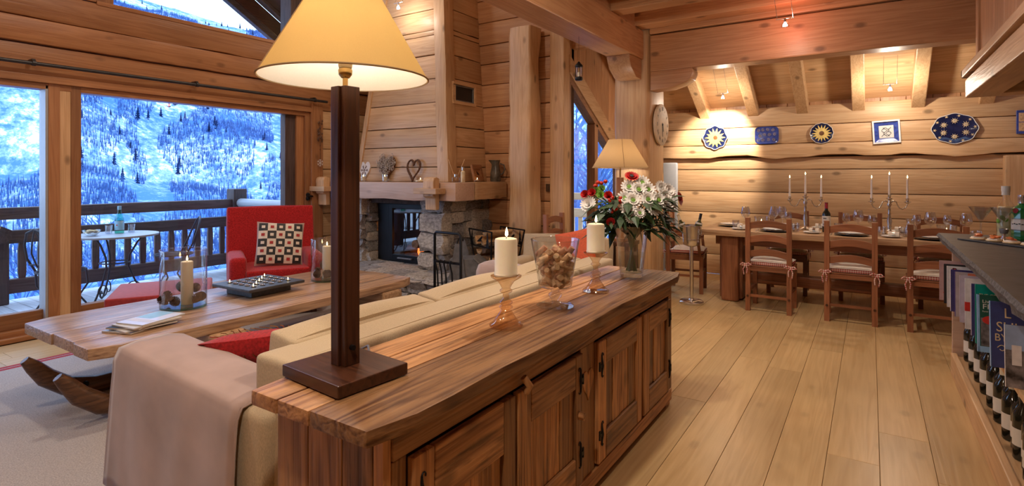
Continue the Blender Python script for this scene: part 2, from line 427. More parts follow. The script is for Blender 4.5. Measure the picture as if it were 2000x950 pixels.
def logpiece(parent, axis, a0, a1, face, depth, z0, z1, mat, wavy=0.0, name='log', seed=0, out=0.0, bev=0.014):
    """one squared log. axis 'x': runs along X, its room face at y=face (room on the -y side); axis 'y': runs along Y, room face at x=face (room on +x side)"""
    n = max(2, int((a1 - a0) / 0.12)) if wavy else 2
    mb = MB(); vs = []; fs = []
    for i in range(n + 1):
        a = a0 + (a1 - a0) * i / n
        w = wavy * (nz(a * 1.7 + seed * 7.3, seed) + 0.5 * nz(a * 4.1, seed + 3.0)) if wavy else 0
        ww = wavy * 0.25 * nz(a * 2.3 + 9, seed + 1)
        f = face + (out if axis == 'y' else -out)
        bk = face - depth if axis == 'y' else face + depth
        for (d, z) in ((bk, z0), (bk, z1), (f, z1 + ww), (f, z0 + w)):
            vs.append((a, d, z) if axis == 'x' else (d, a, z))
    for i in range(n):
        for k in range(4):
            k2 = (k + 1) % 4; fs.append((i * 4 + k, i * 4 + k2, i * 4 + 4 + k2, i * 4 + 4 + k))
    fs += [(3, 2, 1, 0), tuple(n * 4 + k for k in range(4))]
    mb.add(vs, fs)
    return mb.build(name, mat, parent, smooth=35, bevel=bev, bseg=2)

# ---- floor: a slab with oak planks laid along Y
fl = struct(MB().box(XW - 0.25, XR + 0.1, YB - 0.1, YD + 0.1, -0.14, -0.014).build('floor', 'floor_joint'))
xb = -0.397 - 0.217 * 25
k = 0
while xb < XR:
    y = YB - random.uniform(0, 1.6)
    while y < YD:
        ln = random.choice((1.9, 2.3, 2.6, 3.0))
        y0, y1 = max(YB, y), min(YD, y + ln)
        x0, x1 = max(XW, xb), min(XR, xb + 0.217)
        if y1 - y0 > 0.05 and x1 - x0 > 0.03 and not (x1 < XG and y0 > YF):
            if x1 < XG + 0.2 and y1 > YF: y1 = YF + (0 if x1 < XG else 0)
            if y1 - y0 > 0.05:
                MB().box(x0 + 0.0009, x1 - 0.0009, y0 + 0.0008, y1 - 0.0008, -0.014, 0.0).build('plank', 'oak_y', fl, bevel=0.0012, bseg=1)
        y += ln
    xb += 0.217; k += 1

# ---- window wall (x = XW): logs above and beside a wide sliding door, sloping gable window above
ww = root('wall_window')
door_y0, door_y1, door_top = -0.6, 4.44, 2.19
MB().box(XW - 0.26, XW - 0.2, YB, door_y0, 0, 4.6).box(XW - 0.26, XW - 0.2, door_y1, YF + 0.3, 0, 2.94).box(XW - 0.26, XW - 0.2, 4.36, YF + 0.3, 2.94, 4.6).box(XW - 0.26, XW - 0.2, YB, 2.02, 2.94, 4.6).build('wall_back', 'groove', ww)
for i, (z0, z1) in enumerate(((2.19, 2.475), (2.475, 2.69), (2.69, 2.935))):
    logpiece(ww, 'y', YB, YF, XW, 0.2, z0 + 0.003, z1 - 0.003, 'honey_y', wavy=0.012 if i else 0.0, seed=i + 11, out=(0.0, 0.03, 0.012)[i], bev=0.016)
for i in range(7):
    z0 = 2.935 + i * 0.24
    logpiece(ww, 'y', YB, 2.02, XW, 0.2, z0 + 0.003, z0 + 0.237, 'honey_y', seed=i + 21, out=random.uniform(0, 0.012))
    logpiece(ww, 'y', 4.36, YF, XW, 0.2, z0 + 0.003, z0 + 0.237, 'honey_y', seed=i + 31, out=random.uniform(0, 0.012))
zs = [0, 0.29, 0.58, 0.87, 1.16, 1.44, 1.70, 1.96, 2.19]
for a, b2 in zip(zs, zs[1:]):
    logpiece(ww, 'y', door_y1 + 0.14, YF, XW, 0.2, a + 0.003, b2 - 0.003, 'pine_y', seed=a * 9, out=random.uniform(0, 0.012))
    logpiece(ww, 'y', YB, door_y0 - 0.14, XW, 0.2, a + 0.003, b2 - 0.003, 'pine_y', seed=a * 9 + 2, out=random.uniform(0, 0.012))

# sliding door
dr = root('door_1')
MB().box(XW - 0.16, XW + 0.035, door_y1 - 0.03, door_y1 + 0.14, 0, 2.27).build('door_post', 'honey_z', dr, bevel=0.006)
MB().box(XW - 0.16, XW + 0.035, door_y0 - 0.14, door_y0 + 0.03, 0, 2.27).build('door_post', 'honey_z', dr, bevel=0.006)
MB().box(XW - 0.16, XW + 0.03, door_y0, door_y1 - 0.03, 2.155, 2.215).build('head_rail', 'honey_y', dr, bevel=0.005)
MB().box(XW - 0.14, XW - 0.005, door_y0, door_y1 - 0.03, 2.105, 2.155).build('head_rail', 'honey_y', dr, bevel=0.005)
MB().box(XW - 0.14, XW + 0.0, door_y0, door_y1 - 0.03, 0.0, 0.085).build('threshold', 'honey_y', dr, bevel=0.006)
MB().box(XW - 0.14, XW + 0.055, door_y0, door_y1 - 0.03, 0.0, 0.04).build('threshold', 'honey_y', dr, bevel=0.006)
MB().box(XW - 0.12, XW - 0.03, 2.02, 4.26, 0.085, 0.20).build('bottom_rail', 'honey_y', dr, bevel=0.005)
MB().box(XW - 0.13, XW - 0.06, door_y0, 1.78, 0.085, 0.215).build('bottom_rail', 'honey_y', dr, bevel=0.005)
for y0, y1, xx, mt in ((1.785, 1.865, 0.0, 'honey_z'), (1.865, 1.945, -0.01, 'pine_z'), (1.945, 2.02, -0.004, 'honey_z'), (4.24, 4.34, -0.03, 'honey_z'), (4.34, 4.41, 0.0, 'honey_z'), (-0.57, -0.47, -0.03, 'honey_z')):
    MB().box(XW - 0.14, XW + xx, y0, y1, 0.085, 2.105 if y0 > 4 or y0 < 0 else 2.2).build('stile', mt, dr, bevel=0.004)
MB().box(XW - 0.155, XW - 0.06, 4.10, 4.24, 0.2, 2.105).build('stile', 'deck_z', dr, bevel=0.004)
MB().box(XW - 0.15, XW - 0.005, 1.765, 1.785, 0.085, 2.14).build('stile', 'white_paint', dr, bevel=0.003)
MB().box(XW - 0.092, XW - 0.084, 2.02, 4.10, 0.2, 2.105).build('pane', 'pane_glass', dr)
MB().box(XW - 0.102, XW - 0.094, -0.47, 1.765, 0.215, 2.105).build('pane', 'pane_glass', dr)
h = MB().tube([(XW + 0.0, 4.375, 1.10), (XW + 0.05, 4.375, 1.10)], 0.012, 10).tube([(XW + 0.045, 4.33, 1.10), (XW + 0.05, 4.375, 1.105), (XW + 0.045, 4.42, 1.10)], [0.008, 0.013, 0.008], 8)
h.lathe([(0.018, 0), (0.03, 0.02), (0.02, 0.05), (0.028, 0.075), (0.01, 0.095)], 10, c=(XW + 0.006, 4.375, 1.05))
h.build('door_handle', 'black_iron', dr, smooth=40)

# gable window over the door and the verge of the roof outside it
gw = root('window_1')
MB().box(XW - 0.2, XW + 0.01, 2.02, 2.13, 2.94, 4.5).build('window_post', 'honey_z', gw, bevel=0.008)
MB().box(XW - 0.14, XW + 0.0, 2.13, 2.27, 2.94, 4.5).build('window_frame', 'honey_z', gw, bevel=0.006)
MB().box(XW - 0.2, XW + 0.012, 4.13, 4.36, 2.94, 4.6).build('window_post', 'deck_z', gw, bevel=0.01)
MB().box(XW - 0.17, XW + 0.02, 2.13, 4.13, 2.915, 2.955).build('window_frame', 'honey_y', gw, bevel=0.006)
MB().box(XW - 0.10, XW - 0.092, 2.27, 4.13, 2.955, 4.45).build('pane', 'pane_glass', gw)
vg = root('roof_verge')
def slope(x0, x1, d0, d1, mat, name):
    # band parallel to the verge line z = 3.10 + .58 (4.46 - y), between offsets d0 and d1 above it
    s = lambda y: 3.105 + 0.58 * (4.46 - y)
    MB().prism([(2.0, s(2.0) + d0), (5.6, s(5.6) + d0), (5.6, s(5.6) + d1), (2.0, s(2.0) + d1)], x0, x1, 'yz').build(name, mat, vg, bevel=0.006)
slope(-6.70, -6.62, 0.0, 0.09, 'deck_y', 'barge_board')
slope(-6.66, -6.60, 0.09, 0.30, 'dark_y', 'barge_board')
slope(-6.60, -6.50, 0.30, 0.36, 'deck_y', 'rafter')
slope(-6.60, -6.16, 0.36, 0.40, 'dark_y', 'soffit')

# ---- fireplace wall (y = YF)
fw = root('wall_fireplace')
MB().box(XW - 0.2, XG - 0.0, YF + 0.2, YF + 0.26, 0, 4.6).build('wall_back', 'groove', fw)
zf = [0, 0.2, 0.48, 0.77, 1.06, 1.34, 1.63, 1.91, 2.21, 2.49, 2.75, 2.99, 3.27, 3.55, 3.84, 4.12, 4.4]
for i, (a, b2) in enumerate(zip(zf, zf[1:])):
    logpiece(fw, 'x', XW, XG - 0.13, YF, 0.2, a + 0.003, b2 - 0.003, 'beam_x', seed=i + 41, out=random.uniform(0, 0.016))

# ---- glazed wall (x = XG) between the fireplace wall and the dining wall, under the roof slope
gl = root('wall_glazed')
GT = lambda y: 2.52 - 0.62 * (y - 5.62)        # upper edge of the glazing
MB().box(XG - 0.16, XG + 0.02, YF - 0.04, YF + 0.12, 0, 4.4).build('corner_post', 'pine_z', gl, bevel=0.012)
sl = lambda d0, d1, y0, y1: [(y0, GT(y0) + d0), (y1, GT(y1) + d0), (y1, GT(y1) + d1), (y0, GT(y0) + d1)]
MB().prism(sl(0.08, 0.30, 5.7, 8.0), XG - 0.14, XG + 0.03, 'yz').build('sloping_beam', 'pine_y', gl, bevel=0.012)
ys = 5.72
while ys < 7.9:
    y1 = min(ys + 0.235, 7.9)
    MB().prism([(ys + .002, GT(ys) + 0.3), (y1 - .002, GT(y1) + 0.3), (y1 - .002, 4.4), (ys + .002, 4.4)], XG - 0.12, XG + 0.0, 'yz').build('plank', 'beam_z', gl, bevel=0.006)
    ys = y1
MB().box(XG - 0.14, XG + 0.0, 7.35, 7.9, 0, 1.7).build('log', 'pine_z', gl, bevel=0.01)
w2 = root('window_2')
MB().prism(sl(0.0, 0.08, 5.72, 7.35), XG - 0.10, XG + 0.012, 'yz').build('window_frame', 'honey_y', w2, bevel=0.004)
MB().box(XG - 0.10, XG + 0.012, 5.72, 5.77, 0, GT(5.745)).build('window_frame', 'honey_z', w2, bevel=0.004)
MB().box(XG - 0.10, XG + 0.012, 6.42, 6.52, 0, GT(6.47) + 0.02).build('window_frame', 'honey_z', w2, bevel=0.004)
MB().box(XG - 0.10, XG + 0.012, 7.27, 7.35, 0, GT(7.3)).build('window_frame', 'honey_z', w2, bevel=0.004)
MB().box(XG - 0.10, XG + 0.012, 5.77, 7.27, 0, 0.16).build('bottom_rail', 'honey_y', w2, bevel=0.004)
MB().prism([(5.77, 0.16), (6.42, 0.16), (6.42, GT(6.42)), (5.77, GT(5.77))], XG - 0.05, XG - 0.044, 'yz').build('pane', 'pane_glass', w2)
MB().prism([(6.52, 0.16), (7.27, 0.16), (7.27, GT(7.27)), (6.52, GT(6.52))], XG - 0.05, XG - 0.044, 'yz').build('pane', 'pane_glass', w2)

# ---- dining wall (y = YD)
dw = root('wall_dining')
MB().box(XG - 0.14, XR, YD + 0.2, YD + 0.26, 0, 2.6).build('wall_back', 'groove', dw)
zd = [0, 0.27, 0.56, 0.85, 1.14, 1.44, 1.60, 1.77, 2.0, 2.25]
for i, (a, b2) in enumerate(zip(zd, zd[1:])):
    up = i >= 6
    logpiece(dw, 'x', XG, XR, YD, 0.2, a + 0.003, b2 - 0.003, 'pine_x', wavy=(0.05 if i == 6 else 0.012 if i in (5, 7) else 0.0), seed=i + 61, out=(0.07 if i == 6 else 0.055 if up else random.uniform(0, 0.01)), bev=0.014)
MB().box(1.20, XR, YD - 0.12, YD, 0, 1.58).build('corner_casing', 'pine_z', dw, bevel=0.01)
# board filling between rafters
for i in range(21):
    x0 = -2.9 + i * 0.25
    MB().box(x0 + .002, x0 + .248, YD + 0.02, YD + 0.05, 2.25, 2.55).build('plank', 'beam_z', dw, bevel=0.004, bseg=1)

# ---- walls behind the viewer and behind the bar
bw = root('wall_behind')
for i in range(15):
    logpiece(bw, 'x', XW, XR, YB - 0.2, 0.2, i * 0.3 + 0.003, i * 0.3 + 0.297, 'beam_x', seed=i + 81, bev=0.01)
rw = root('wall_kitchen')
for i in range(11):
    mb = MB().box(XR, XR + 0.2, YB, YD + 0.2, i * 0.3 + 0.003, i * 0.3 + 0.297).build('log', 'pine_y', rw, bevel=0.012)

# ---- ceiling: roof boards, posts' beams, joists and rafters
ce = root('ceiling')
MB().box(XW - 0.25, -2.10, YB - 0.2, YF + 0.3, 4.5, 4.6).build('roof_deck', 'beam_y', ce)
MB().box(XW - 0.9, XW - 0.1, YB, 2.3, 4.5, 4.62).build('roof_deck', 'dark_y', ce)
MB().box(-2.24, -2.14, YB, YF + 0.2, 3.1, 4.6).build('upper_wall', 'beam_y', ce)
MB().box(XG, -2.0, YF + 0.2, YF + 0.3, 2.85, 4.6).build('upper_wall', 'beam_x', ce)
i = 0
yb = YB
while yb < 5.85:
    MB().box(-2.14, XR, yb + 0.002, min(yb + 0.178, 5.87), 3.10, 3.125).build('ceiling_board', 'beam_x', ce)
    yb += 0.18
MB().box(-2.27, -2.00, YB, 5.61, 2.585, 2.885).build('long_beam', 'beam_y', ce, bevel=0.01)
MB().box(-2.2, -2.02, YB, 5.61, 2.89, 3.10).build('blocking', 'beam_y', ce)
for yy in (5.40, 4.78, 4.13, 3.5, 2.85, 2.2, 1.5, 0.8, 0.1, -0.6, -1.4):
    MB().box(-2.03, XR, yy, yy + 0.19, 2.893, 3.10).build('joist', 'beam_x', ce, bevel=0.008)
MB().box(-1.935, XR, 5.62, 5.84, 2.45, 2.83).build('main_beam', 'beam_x', ce, bevel=0.012)
MB().box(-1.935, XR, 5.60, 5.84, 2.842, 3.10).build('main_beam', 'beam_x', ce, bevel=0.01)
RS = 0.56
RZ = lambda y: 2.17 + RS * (7.8 - y)           # underside of the rafters
for xc in (-2.55, -1.92, -1.30, -0.72, -0.12, 0.46, 1.06, 1.66):
    MB().prism([(5.84, RZ(5.84)), (8.0, RZ(8.0)), (8.0, RZ(8.0) + 0.2), (5.84, RZ(5.84) + 0.2)], xc - 0.065, xc + 0.065, 'yz').build('rafter', 'pine_y', ce, bevel=0.008)
yy = 5.7
while yy < 8.05:
    y1 = yy + 0.17
    MB().prism([(yy + .002, RZ(yy) + 0.19), (y1 - .002, RZ(y1) + 0.19), (y1 - .002, RZ(y1) + 0.215), (yy + .002, RZ(yy) + 0.215)], XG - 0.1, XR, 'yz').build('ceiling_board', 'pine_x', ce)
    yy = y1
def bracket(prof, a0, a1, plane, mat):
    MB().prism(prof, a0, a1, plane).build('bracket', mat, ce, smooth=30, bevel=0.006)
pr = [(5.60, 2.585), (5.25, 2.585), (5.26, 2.53), (5.31, 2.46), (5.39, 2.415), (5.45, 2.38), (5.60, 2.375)]
bracket(pr, -2.26, -2.02, 'yz', 'beam_y')
pr = [(-1.93, 2.45), (-1.50, 2.45), (-1.495, 2.40), (-1.52, 2.345), (-1.60, 2.30), (-1.72, 2.265), (-1.93, 2.255)]
bracket(pr, 5.62, 5.82, 'xz', 'beam_x')

# ---- posts
def rough_post(name, x0, x1, y0, y1, z0, z1, mat, wob, label, seed):
    mb = MB(); n = 26; vs = []; fs = []
    cx, cy = (x0 + x1) / 2, (y0 + y1) / 2
    pts = []
    for a in range(20):
        t = 2 * PI * a / 20; c, s = math.cos(t), math.sin(t); e = 0.32
        pts.append((abs(c) ** e * (1 if c > 0 else -1), abs(s) ** e * (1 if s > 0 else -1)))
    for i in range(n + 1):
        z = z0 + (z1 - z0) * i / n
        for j, (u, v) in enumerate(pts):
            k = 1 + wob * (nz(u * 1.1 + seed, v * 1.1, z * 2.2) + 0.5 * nz(u * 2 + seed, v * 2, z * 5))
            vs.append((cx + u * (x1 - x0) / 2 * k, cy + v * (y1 - y0) / 2 * k, z))
    m = 20
    for i in range(n):
        for j in range(m):
            fs.append((i * m + j, i * m + (j + 1) % m, (i + 1) * m + (j + 1) % m, (i + 1) * m + j))
    fs += [tuple(range(m - 1, -1, -1)), tuple(n * m + j for j in range(m))]
    return tag(mb.add(vs, fs).build(name, mat, smooth=45), label, 'post')
rough_post('log_post', -3.50, -3.20, 5.29, 5.54, 0, 3.06, 'pine_z', 0.17, 'hand-hewn pale log post standing against the fireplace wall', 3.1)
rough_post('timber_post', -2.354, -1.935, 5.62, 6.16, 0, 2.9, 'pine_z', 0.03, 'massive square timber post carrying the round wall clock', 8.7)

# ================================================================== FIREPLACE
fp = thing('fireplace', 'stone fireplace with thick timber mantel and tapered wooden hood', 'fireplace')
def stone_mesh(seed):
    mb = MB(); bm = bmesh.new(); bmesh.ops.create_cube(bm, size=1.0); bmesh.ops.subdivide_edges(bm, edges=bm.edges[:], cuts=2, use_grid_fill=True)
    for v in bm.verts:
        d = v.co.normalized() * 0.62; v.co = v.co.lerp(d, 0.28)
        v.co += Vector((nz(v.co.x * 2 + seed, v.co.y * 2, v.co.z * 2), nz(v.co.y * 2, v.co.z * 2 + seed, 1.0), nz(v.co.z * 2, v.co.x * 2, seed))) * 0.20
    me = bpy.data.meshes.new('stone'); bm.to_mesh(me); bm.free(); me.shade_smooth(); me.set_sharp_from_angle(angle=R(32)); return me
STONES = []
for k in range(12):
    me = stone_mesh(k * 3.7); me.materials.append(M(('stone_a', 'stone_b', 'stone_c')[k % 3])); STONES.append(me)
def stones(face, u0, u1, z0, z1, at, depth, hmin=0.10, hmax=0.20, wmin=0.15, wmax=0.38):
    """courses of rough stones filling a rectangle on a wall face ('y' face at y=at looking -y, 'x' face at x=at looking +x)"""
    z = z0
    while z < z1 - 0.02:
        hh = min(random.uniform(hmin, hmax), z1 - z); u = u0
        if z1 - z - hh < 0.05: hh = z1 - z
        while u < u1 - 0.01:
            w = min(random.uniform(wmin, wmax), u1 - u)
            if u1 - u - w < 0.08: w = u1 - u
            j = random.uniform(-0.03, 0.03)
            o = link('stone', random.choice(STONES), fp)
            if face == 'y':
                o.location = (u + w / 2, at + depth / 2 + j, z + hh / 2); o.scale = (w * 0.99, depth, hh * 1.0)
            else:
                o.location = (at - depth / 2 + j, u + w / 2, z + hh / 2); o.scale = (depth, w * 0.99, hh * 1.0)
            u += w
        z += hh
FX0, FX1, FY = -5.60, -3.95, 4.72
# masonry core behind the face stones, firebox left open
core = MB().box(FX0 + .03, -5.30, FY + 0.06, YF - .02, 0.2, 1.10).box(-4.32, FX1 - 0.06, FY + 0.06, YF - .02, 0.2, 1.10).box(FX0 + .03, FX1 - .06, 5.3, YF - .02, 0.2, 1.10).box(FX0 + .03, FX1 - .06, FY + 0.1, YF - .02, 1.02, 1.10)
core.build('masonry', 'mortar', fp)
MB().box(-5.60, -3.36, 4.36, 5.26, 0.0, 0.25).build('hearth_base', 'mortar', fp)
stones('y', FX0, -5.28, 0.28, 1.09, FY - 0.02, 0.16)
stones('y', -4.33, FX1, 0.28, 1.09, FY - 0.03, 0.18, 0.12, 0.24, 0.16, 0.4)
stones('x', FY + 0.1, YF, 0.28, 1.09, FX1 + 0.0, 0.16, 0.08, 0.2, 0.18, 0.45)
stones('x', FY + 0.06, 5.3, 0.28, 1.05, -5.25, 0.12)
stones('y', -5.60, -3.36, 0.0, 0.28, 4.28, 0.18, 0.08, 0.15, 0.15, 0.32)
stones('x', 4.36, 5.26, 0.0, 0.28, -3.29, 0.16, 0.08, 0.15, 0.15, 0.3)
# flat hearth slabs
for i in range(8):
    for j in range(3):
        o = link('stone', random.choice(STONES), fp, ((-5.47 + i * 0.285 + 0.03 * (j % 2)), 4.43 + j * 0.29, 0.262)); o.scale = (0.29, 0.30, 0.07)
# firebox: iron liner, glass door, logs, embers
MB().box(-5.22, -5.20, 5.00, 5.30, 0.30, 1.02).box(-4.36, -4.34, 4.92, 5.30, 0.30, 1.02).box(-5.22, -4.34, 5.28, 5.30, 0.30, 1.02).box(-5.22, -4.34, 4.92, 5.30, 1.0, 1.02).box(-5.22, -4.34, 4.92, 5.30, 0.29, 0.31).build('firebox', 'soot', fp)
fdr = MB().box(-5.02, -4.96, 4.90, 4.94, 0.31, 1.01).box(-4.39, -4.34, 4.90, 4.94, 0.31, 1.01).box(-4.96, -4.39, 4.90, 4.94, 0.31, 0.39).box(-4.96, -4.39, 4.90, 4.94, 0.955, 1.01).box(-5.22, -5.02, 4.91, 4.95, 0.31, 1.01).build('fire_door', 'black_iron', fp, bevel=0.004)
MB().box(-4.96, -4.39, 4.915, 4.921, 0.39, 0.955).build('pane', 'fire_glass', fdr)
MB().box(-4.85, -4.62, 4.87, 4.90, 0.345, 0.36).build('handle', 'pewter', fdr, bevel=0.003)
for i, (x, y, z, ry, ln) in enumerate(((-4.68, 5.10, 0.37, 0.1, 0.40), (-4.72, 5.18, 0.40, -0.15, 0.42), (-4.62, 5.12, 0.47, 0.35, 0.38), (-4.55, 5.00, 0.53, -0.4, 0.3))):
    a = Vector((math.cos(ry), 0.15, math.sin(ry))) * ln / 2
    if i == 3: a = Vector((0.05, -0.5, 0.05)) * ln
    MB().tube([Vector((x, y, z)) - a, Vector((x, y, z)) + a], 0.05, 9).build('burning_log', 'bark', fp, smooth=50)
for i in range(9):
    MB().lathe([(0.0, 0), (0.03, 0.012), (0.02, 0.03), (0, 0.038)], 6, c=(random.uniform(-4.78, -4.45), random.uniform(4.98, 5.2), 0.312)).build('ember', 'ember', fp)
for i in range(6):
    x, y = random.uniform(-4.74, -4.48), random.uniform(5.0, 5.15); hh = random.uniform(0.10, 0.24)
    MB().lathe([(0.0, 0), (0.02, hh * .25), (0.012, hh * .6), (0.0, hh)], 7, c=(x, y, 0.36 + random.uniform(0, .1))).build('flame', 'ember', fp, smooth=60)
lamp('fire_glow', (-4.6, 5.04, 0.56), 6.0, (1.0, 0.32, 0.08), 0.08, fp)
# mantel: front beam, return beam, crossed tenon brackets
def wbeam(x0, x1, y0, y1, z0, z1, mat, ax, seed, name='mantel_beam', w=0.02):
    n = 14; vs = []; fs = []
    for i in range(n + 1):
        t = i / n
        k0 = w * nz(t * 5 + seed, seed); k1 = w * 0.5 * nz(t * 6 + seed + 4, seed)
        if ax == 'x':
            x = x0 + (x1 - x0) * t; q = [(x, y1, z0), (x, y1, z1), (x, y0 + k1, z1 + k1 * .4), (x, y0 + k1, z0 + k0)]
        else:
            y = y0 + (y1 - y0) * t; q = [(x0, y, z0), (x0, y, z1), (x1 + k1, y, z1 + k1 * .4), (x1 + k1, y, z0 + k0)]
        vs += q
    for i in range(n):
        for k in range(4): fs.append((i * 4 + k, i * 4 + (k + 1) % 4, i * 4 + 4 + (k + 1) % 4, i * 4 + 4 + k))
    fs += [(3, 2, 1, 0), tuple(n * 4 + k for k in range(4))]
    return MB().add(vs, fs).build(name, mat, fp, smooth=40, bevel=0.012)
wbeam(-5.86, -3.70, 4.58, 4.92, 1.085, 1.285, 'paint_x', 'x', 2.0)
wbeam(-4.1, -3.70, 4.925, 5.57, 1.09, 1.285, 'pine_y', 'y', 5.0)
wbeam(-5.86, -4.0, 4.92, 5.57, 1.20, 1.28, 'pine_x', 'x', 9.0, w=0.0)
for xc in (-5.78, -3.98):
    ov = [(4.50 + 0.06, 0.99), (4.50, 0.99), (4.495, 1.12), (4.46, 1.14), (4.46, 1.30), (4.475, 1.335), (4.51, 1.345), (4.56, 1.33)]
    MB().prism(ov, xc - 0.075, xc + 0.075, 'yz').build('tenon', 'pine_z', fp, bevel=0.008)
    MB().box(xc - 0.16, xc + 0.16, 4.40, 4.56, 1.165, 1.225).build('peg', 'pine_x', fp, bevel=0.006)
# hood: tapered box of boards
HB, HT, ZB, ZT = (-5.52, -4.02, 4.86), (-4.95, -4.22, 4.98), 1.285, 4.48
def hood_pt(u, z, d=0.0):      # u 0..1 across the front
    t = (z - ZB) / (ZT - ZB); x0 = HB[0] + (HT[0] - HB[0]) * t; x1 = HB[1] + (HT[1] - HB[1]) * t
    return Vector((x0 + (x1 - x0) * u, HB[2] + (HT[2] - HB[2]) * t + d, z))
MB().add([hood_pt(0, ZB, .05) , hood_pt(1, ZB, .05) - Vector((.04, 0, 0)), hood_pt(1, ZT, .05) - Vector((.04, 0, 0)), hood_pt(0, ZT, .05)] + [Vector((p.x, YF - .02, p.z)) for p in (hood_pt(0, ZB), hood_pt(1, ZB) - Vector((.04, 0, 0)), hood_pt(1, ZT) - Vector((.04, 0, 0)), hood_pt(0, ZT))],
         [(0, 1, 2, 3), (5, 4, 7, 6), (1, 5, 6, 2), (4, 0, 3, 7), (3, 2, 6, 7), (4, 5, 1, 0)]).build('hood_core', 'groove', fp)
zz = [ZB, 1.46, 1.70, 1.93, 2.22, 2.5, 2.78, 3.02, 3.08, 3.33, 3.6, 3.85, 4.15, ZT]
for a, b2 in zip(zz, zz[1:]):
    for side in (0, 1):
        if side == 0:
            q = [hood_pt(0, a), hood_pt(0.90, a), hood_pt(0.90, b2), hood_pt(0, b2)]; dv = Vector((0, 0.05, 0))
        else:
            q = [Vector((hood_pt(1, z).x, y, z)) for (y, z) in ((HB[2] + .12, a), (YF, a), (YF, b2), (HB[2] + .12, b2))]; dv = Vector((-0.05, 0, 0))
        n = 8; vs = []; fs = []
        for i in range(n + 1):
            t = i / n; lo = q[0].lerp(q[1], t); hi = q[3].lerp(q[2], t)
            wv = 0.012 * nz(t * 4, a * 7 + side) if 2.7 < a < 3.1 else 0.004 * nz(t * 4, a * 7)
            lo = lo + Vector((0, 0, 0.004 + wv)); hi = hi - Vector((0, 0, 0.004))
            vs += [lo, hi, hi + dv, lo + dv]
        for i in range(n):
            for k in range(4): fs.append((i * 4 + k, i * 4 + (k + 1) % 4, i * 4 + 4 + (k + 1) % 4, i * 4 + 4 + k))
        fs += [(3, 2, 1, 0), tuple(n * 4 + k for k in range(4))]
        MB().add(vs, fs).build('plank', 'pine_x' if side == 0 else 'pine_y', fp, smooth=40, bevel=0.008)
# corner trims
def trim(uv, w, d, mat):
    vs = []; n = 12
    for i in range(n + 1):
        z = ZB + (ZT - ZB) * i / n; p = hood_pt(1, z); k = 0.012 * nz(z * 2.1, 4.0)
        vs += [p + Vector((-w + k, -0.03, 0)), p + Vector((0.012 + k, -0.03, 0)), p + Vector((0.012 + k, d, 0)), p + Vector((-w + k, d, 0))]
    fs = []
    for i in range(n):
        for k in range(4): fs.append((i * 4 + k, i * 4 + (k + 1) % 4, i * 4 + 4 + (k + 1) % 4, i * 4 + 4 + k))
    fs += [(3, 2, 1, 0), tuple(n * 4 + k for k in range(4))]
    return MB().add(vs, fs).build('corner_trim', mat, fp, smooth=40, bevel=0.012)
trim(1, 0.15, 0.14, 'pine_z')
vs = []
for z in (ZB, ZT):
    p = hood_pt(0, z); vs += [p + Vector((-0.05, -0.02, 0)), p + Vector((0.02, -0.02, 0)), p + Vector((0.02, 0.06, 0)), p + Vector((-0.05, 0.06, 0))]
MB().add(vs, [(3, 2, 1, 0), (4, 5, 6, 7), (0, 1, 5, 4), (1, 2, 6, 5), (2, 3, 7, 6), (3, 0, 4, 7)]).build('corner_trim', 'pine_z', fp, bevel=0.008)
# air vent in the hood side
zc = 2.33; xc = hood_pt(1, zc).x
vt = MB()
for (y0, y1, z0, z1) in ((4.98, 5.42, 2.20, 2.235), (4.98, 5.42, 2.425, 2.46), (4.98, 5.02, 2.235, 2.425), (5.38, 5.42, 2.235, 2.425)):
    vt.box(xc - 0.02, xc + 0.035, y0, y1, z0, z1)
vtf = vt.build('vent_frame', 'pine_y', fp, bevel=0.004)
MB().box(xc - 0.01, xc + 0.012, 5.02, 5.38, 2.235, 2.425).build('vent_grille', 'tv_black', vtf)
for (y0, y1, z0, z1) in ((5.02, 5.38, 2.235, 2.25), (5.02, 5.38, 2.41, 2.425), (5.02, 5.035, 2.25, 2.41), (5.365, 5.38, 2.25, 2.41)):
    MB().box(xc + 0.01, xc + 0.028, y0, y1, z0, z1).build('vent_rim', 'pewter', vtf)

# black television box left of the fireplace
tag(MB().box(-5.85, -5.64, 4.74, 5.3, 0.02, 1.02).build('black_cabinet', 'tv_black', bevel=0.01), 'black panel standing between the window wall and the fireplace', 'cabinet')

# ================================================================== MANTEL ORNAMENTS
MZ = 1.287
def heart_pts(w, h, n=40):
    out = []
    for i in range(n):
        t = 2 * PI * i / n
        x = 16 * math.sin(t) ** 3; y = 13 * math.cos(t) - 5 * math.cos(2 * t) - 2 * math.cos(3 * t) - math.cos(4 * t)
        out.append((x / 32 * w, (y + 17) / 29 * h))
    return out
t = thing('white_heart', 'white painted wooden heart with a cut snowflake on the mantel', 'ornament', (-5.40, 4.84, MZ), rot=(R(-8), 0, 0))
MB().prism(heart_pts(0.19, 0.25), -0.012, 0.012, 'xz').build('heart_board', 'heart_white', t, bevel=0.003)
sf = MB()
for k in range(6):
    a = PI / 3 * k; c, s = math.cos(a), math.sin(a)
    sf.obox((0.032 * c, -0.013, 0.14 + 0.032 * s), (0.064, 0.002, 0.006), (0, -a, 0))
    for dd in (0.03, 0.05):
        for q in (-1, 1):
            a2 = a + q * 0.8; sf.obox((dd * c + 0.008 * math.cos(a2), -0.013, 0.14 + dd * s + 0.008 * math.sin(a2)), (0.02, 0.002, 0.005), (0, -a2, 0))
sf.build('snowflake', 'twig_brown', t)
t = thing('wicker_heart', 'large grey woven wicker heart on the mantel', 'ornament', (-4.98, 4.82, MZ), rot=(R(-8), R(-3), 0))
hp = heart_pts(0.30, 0.33, 60)
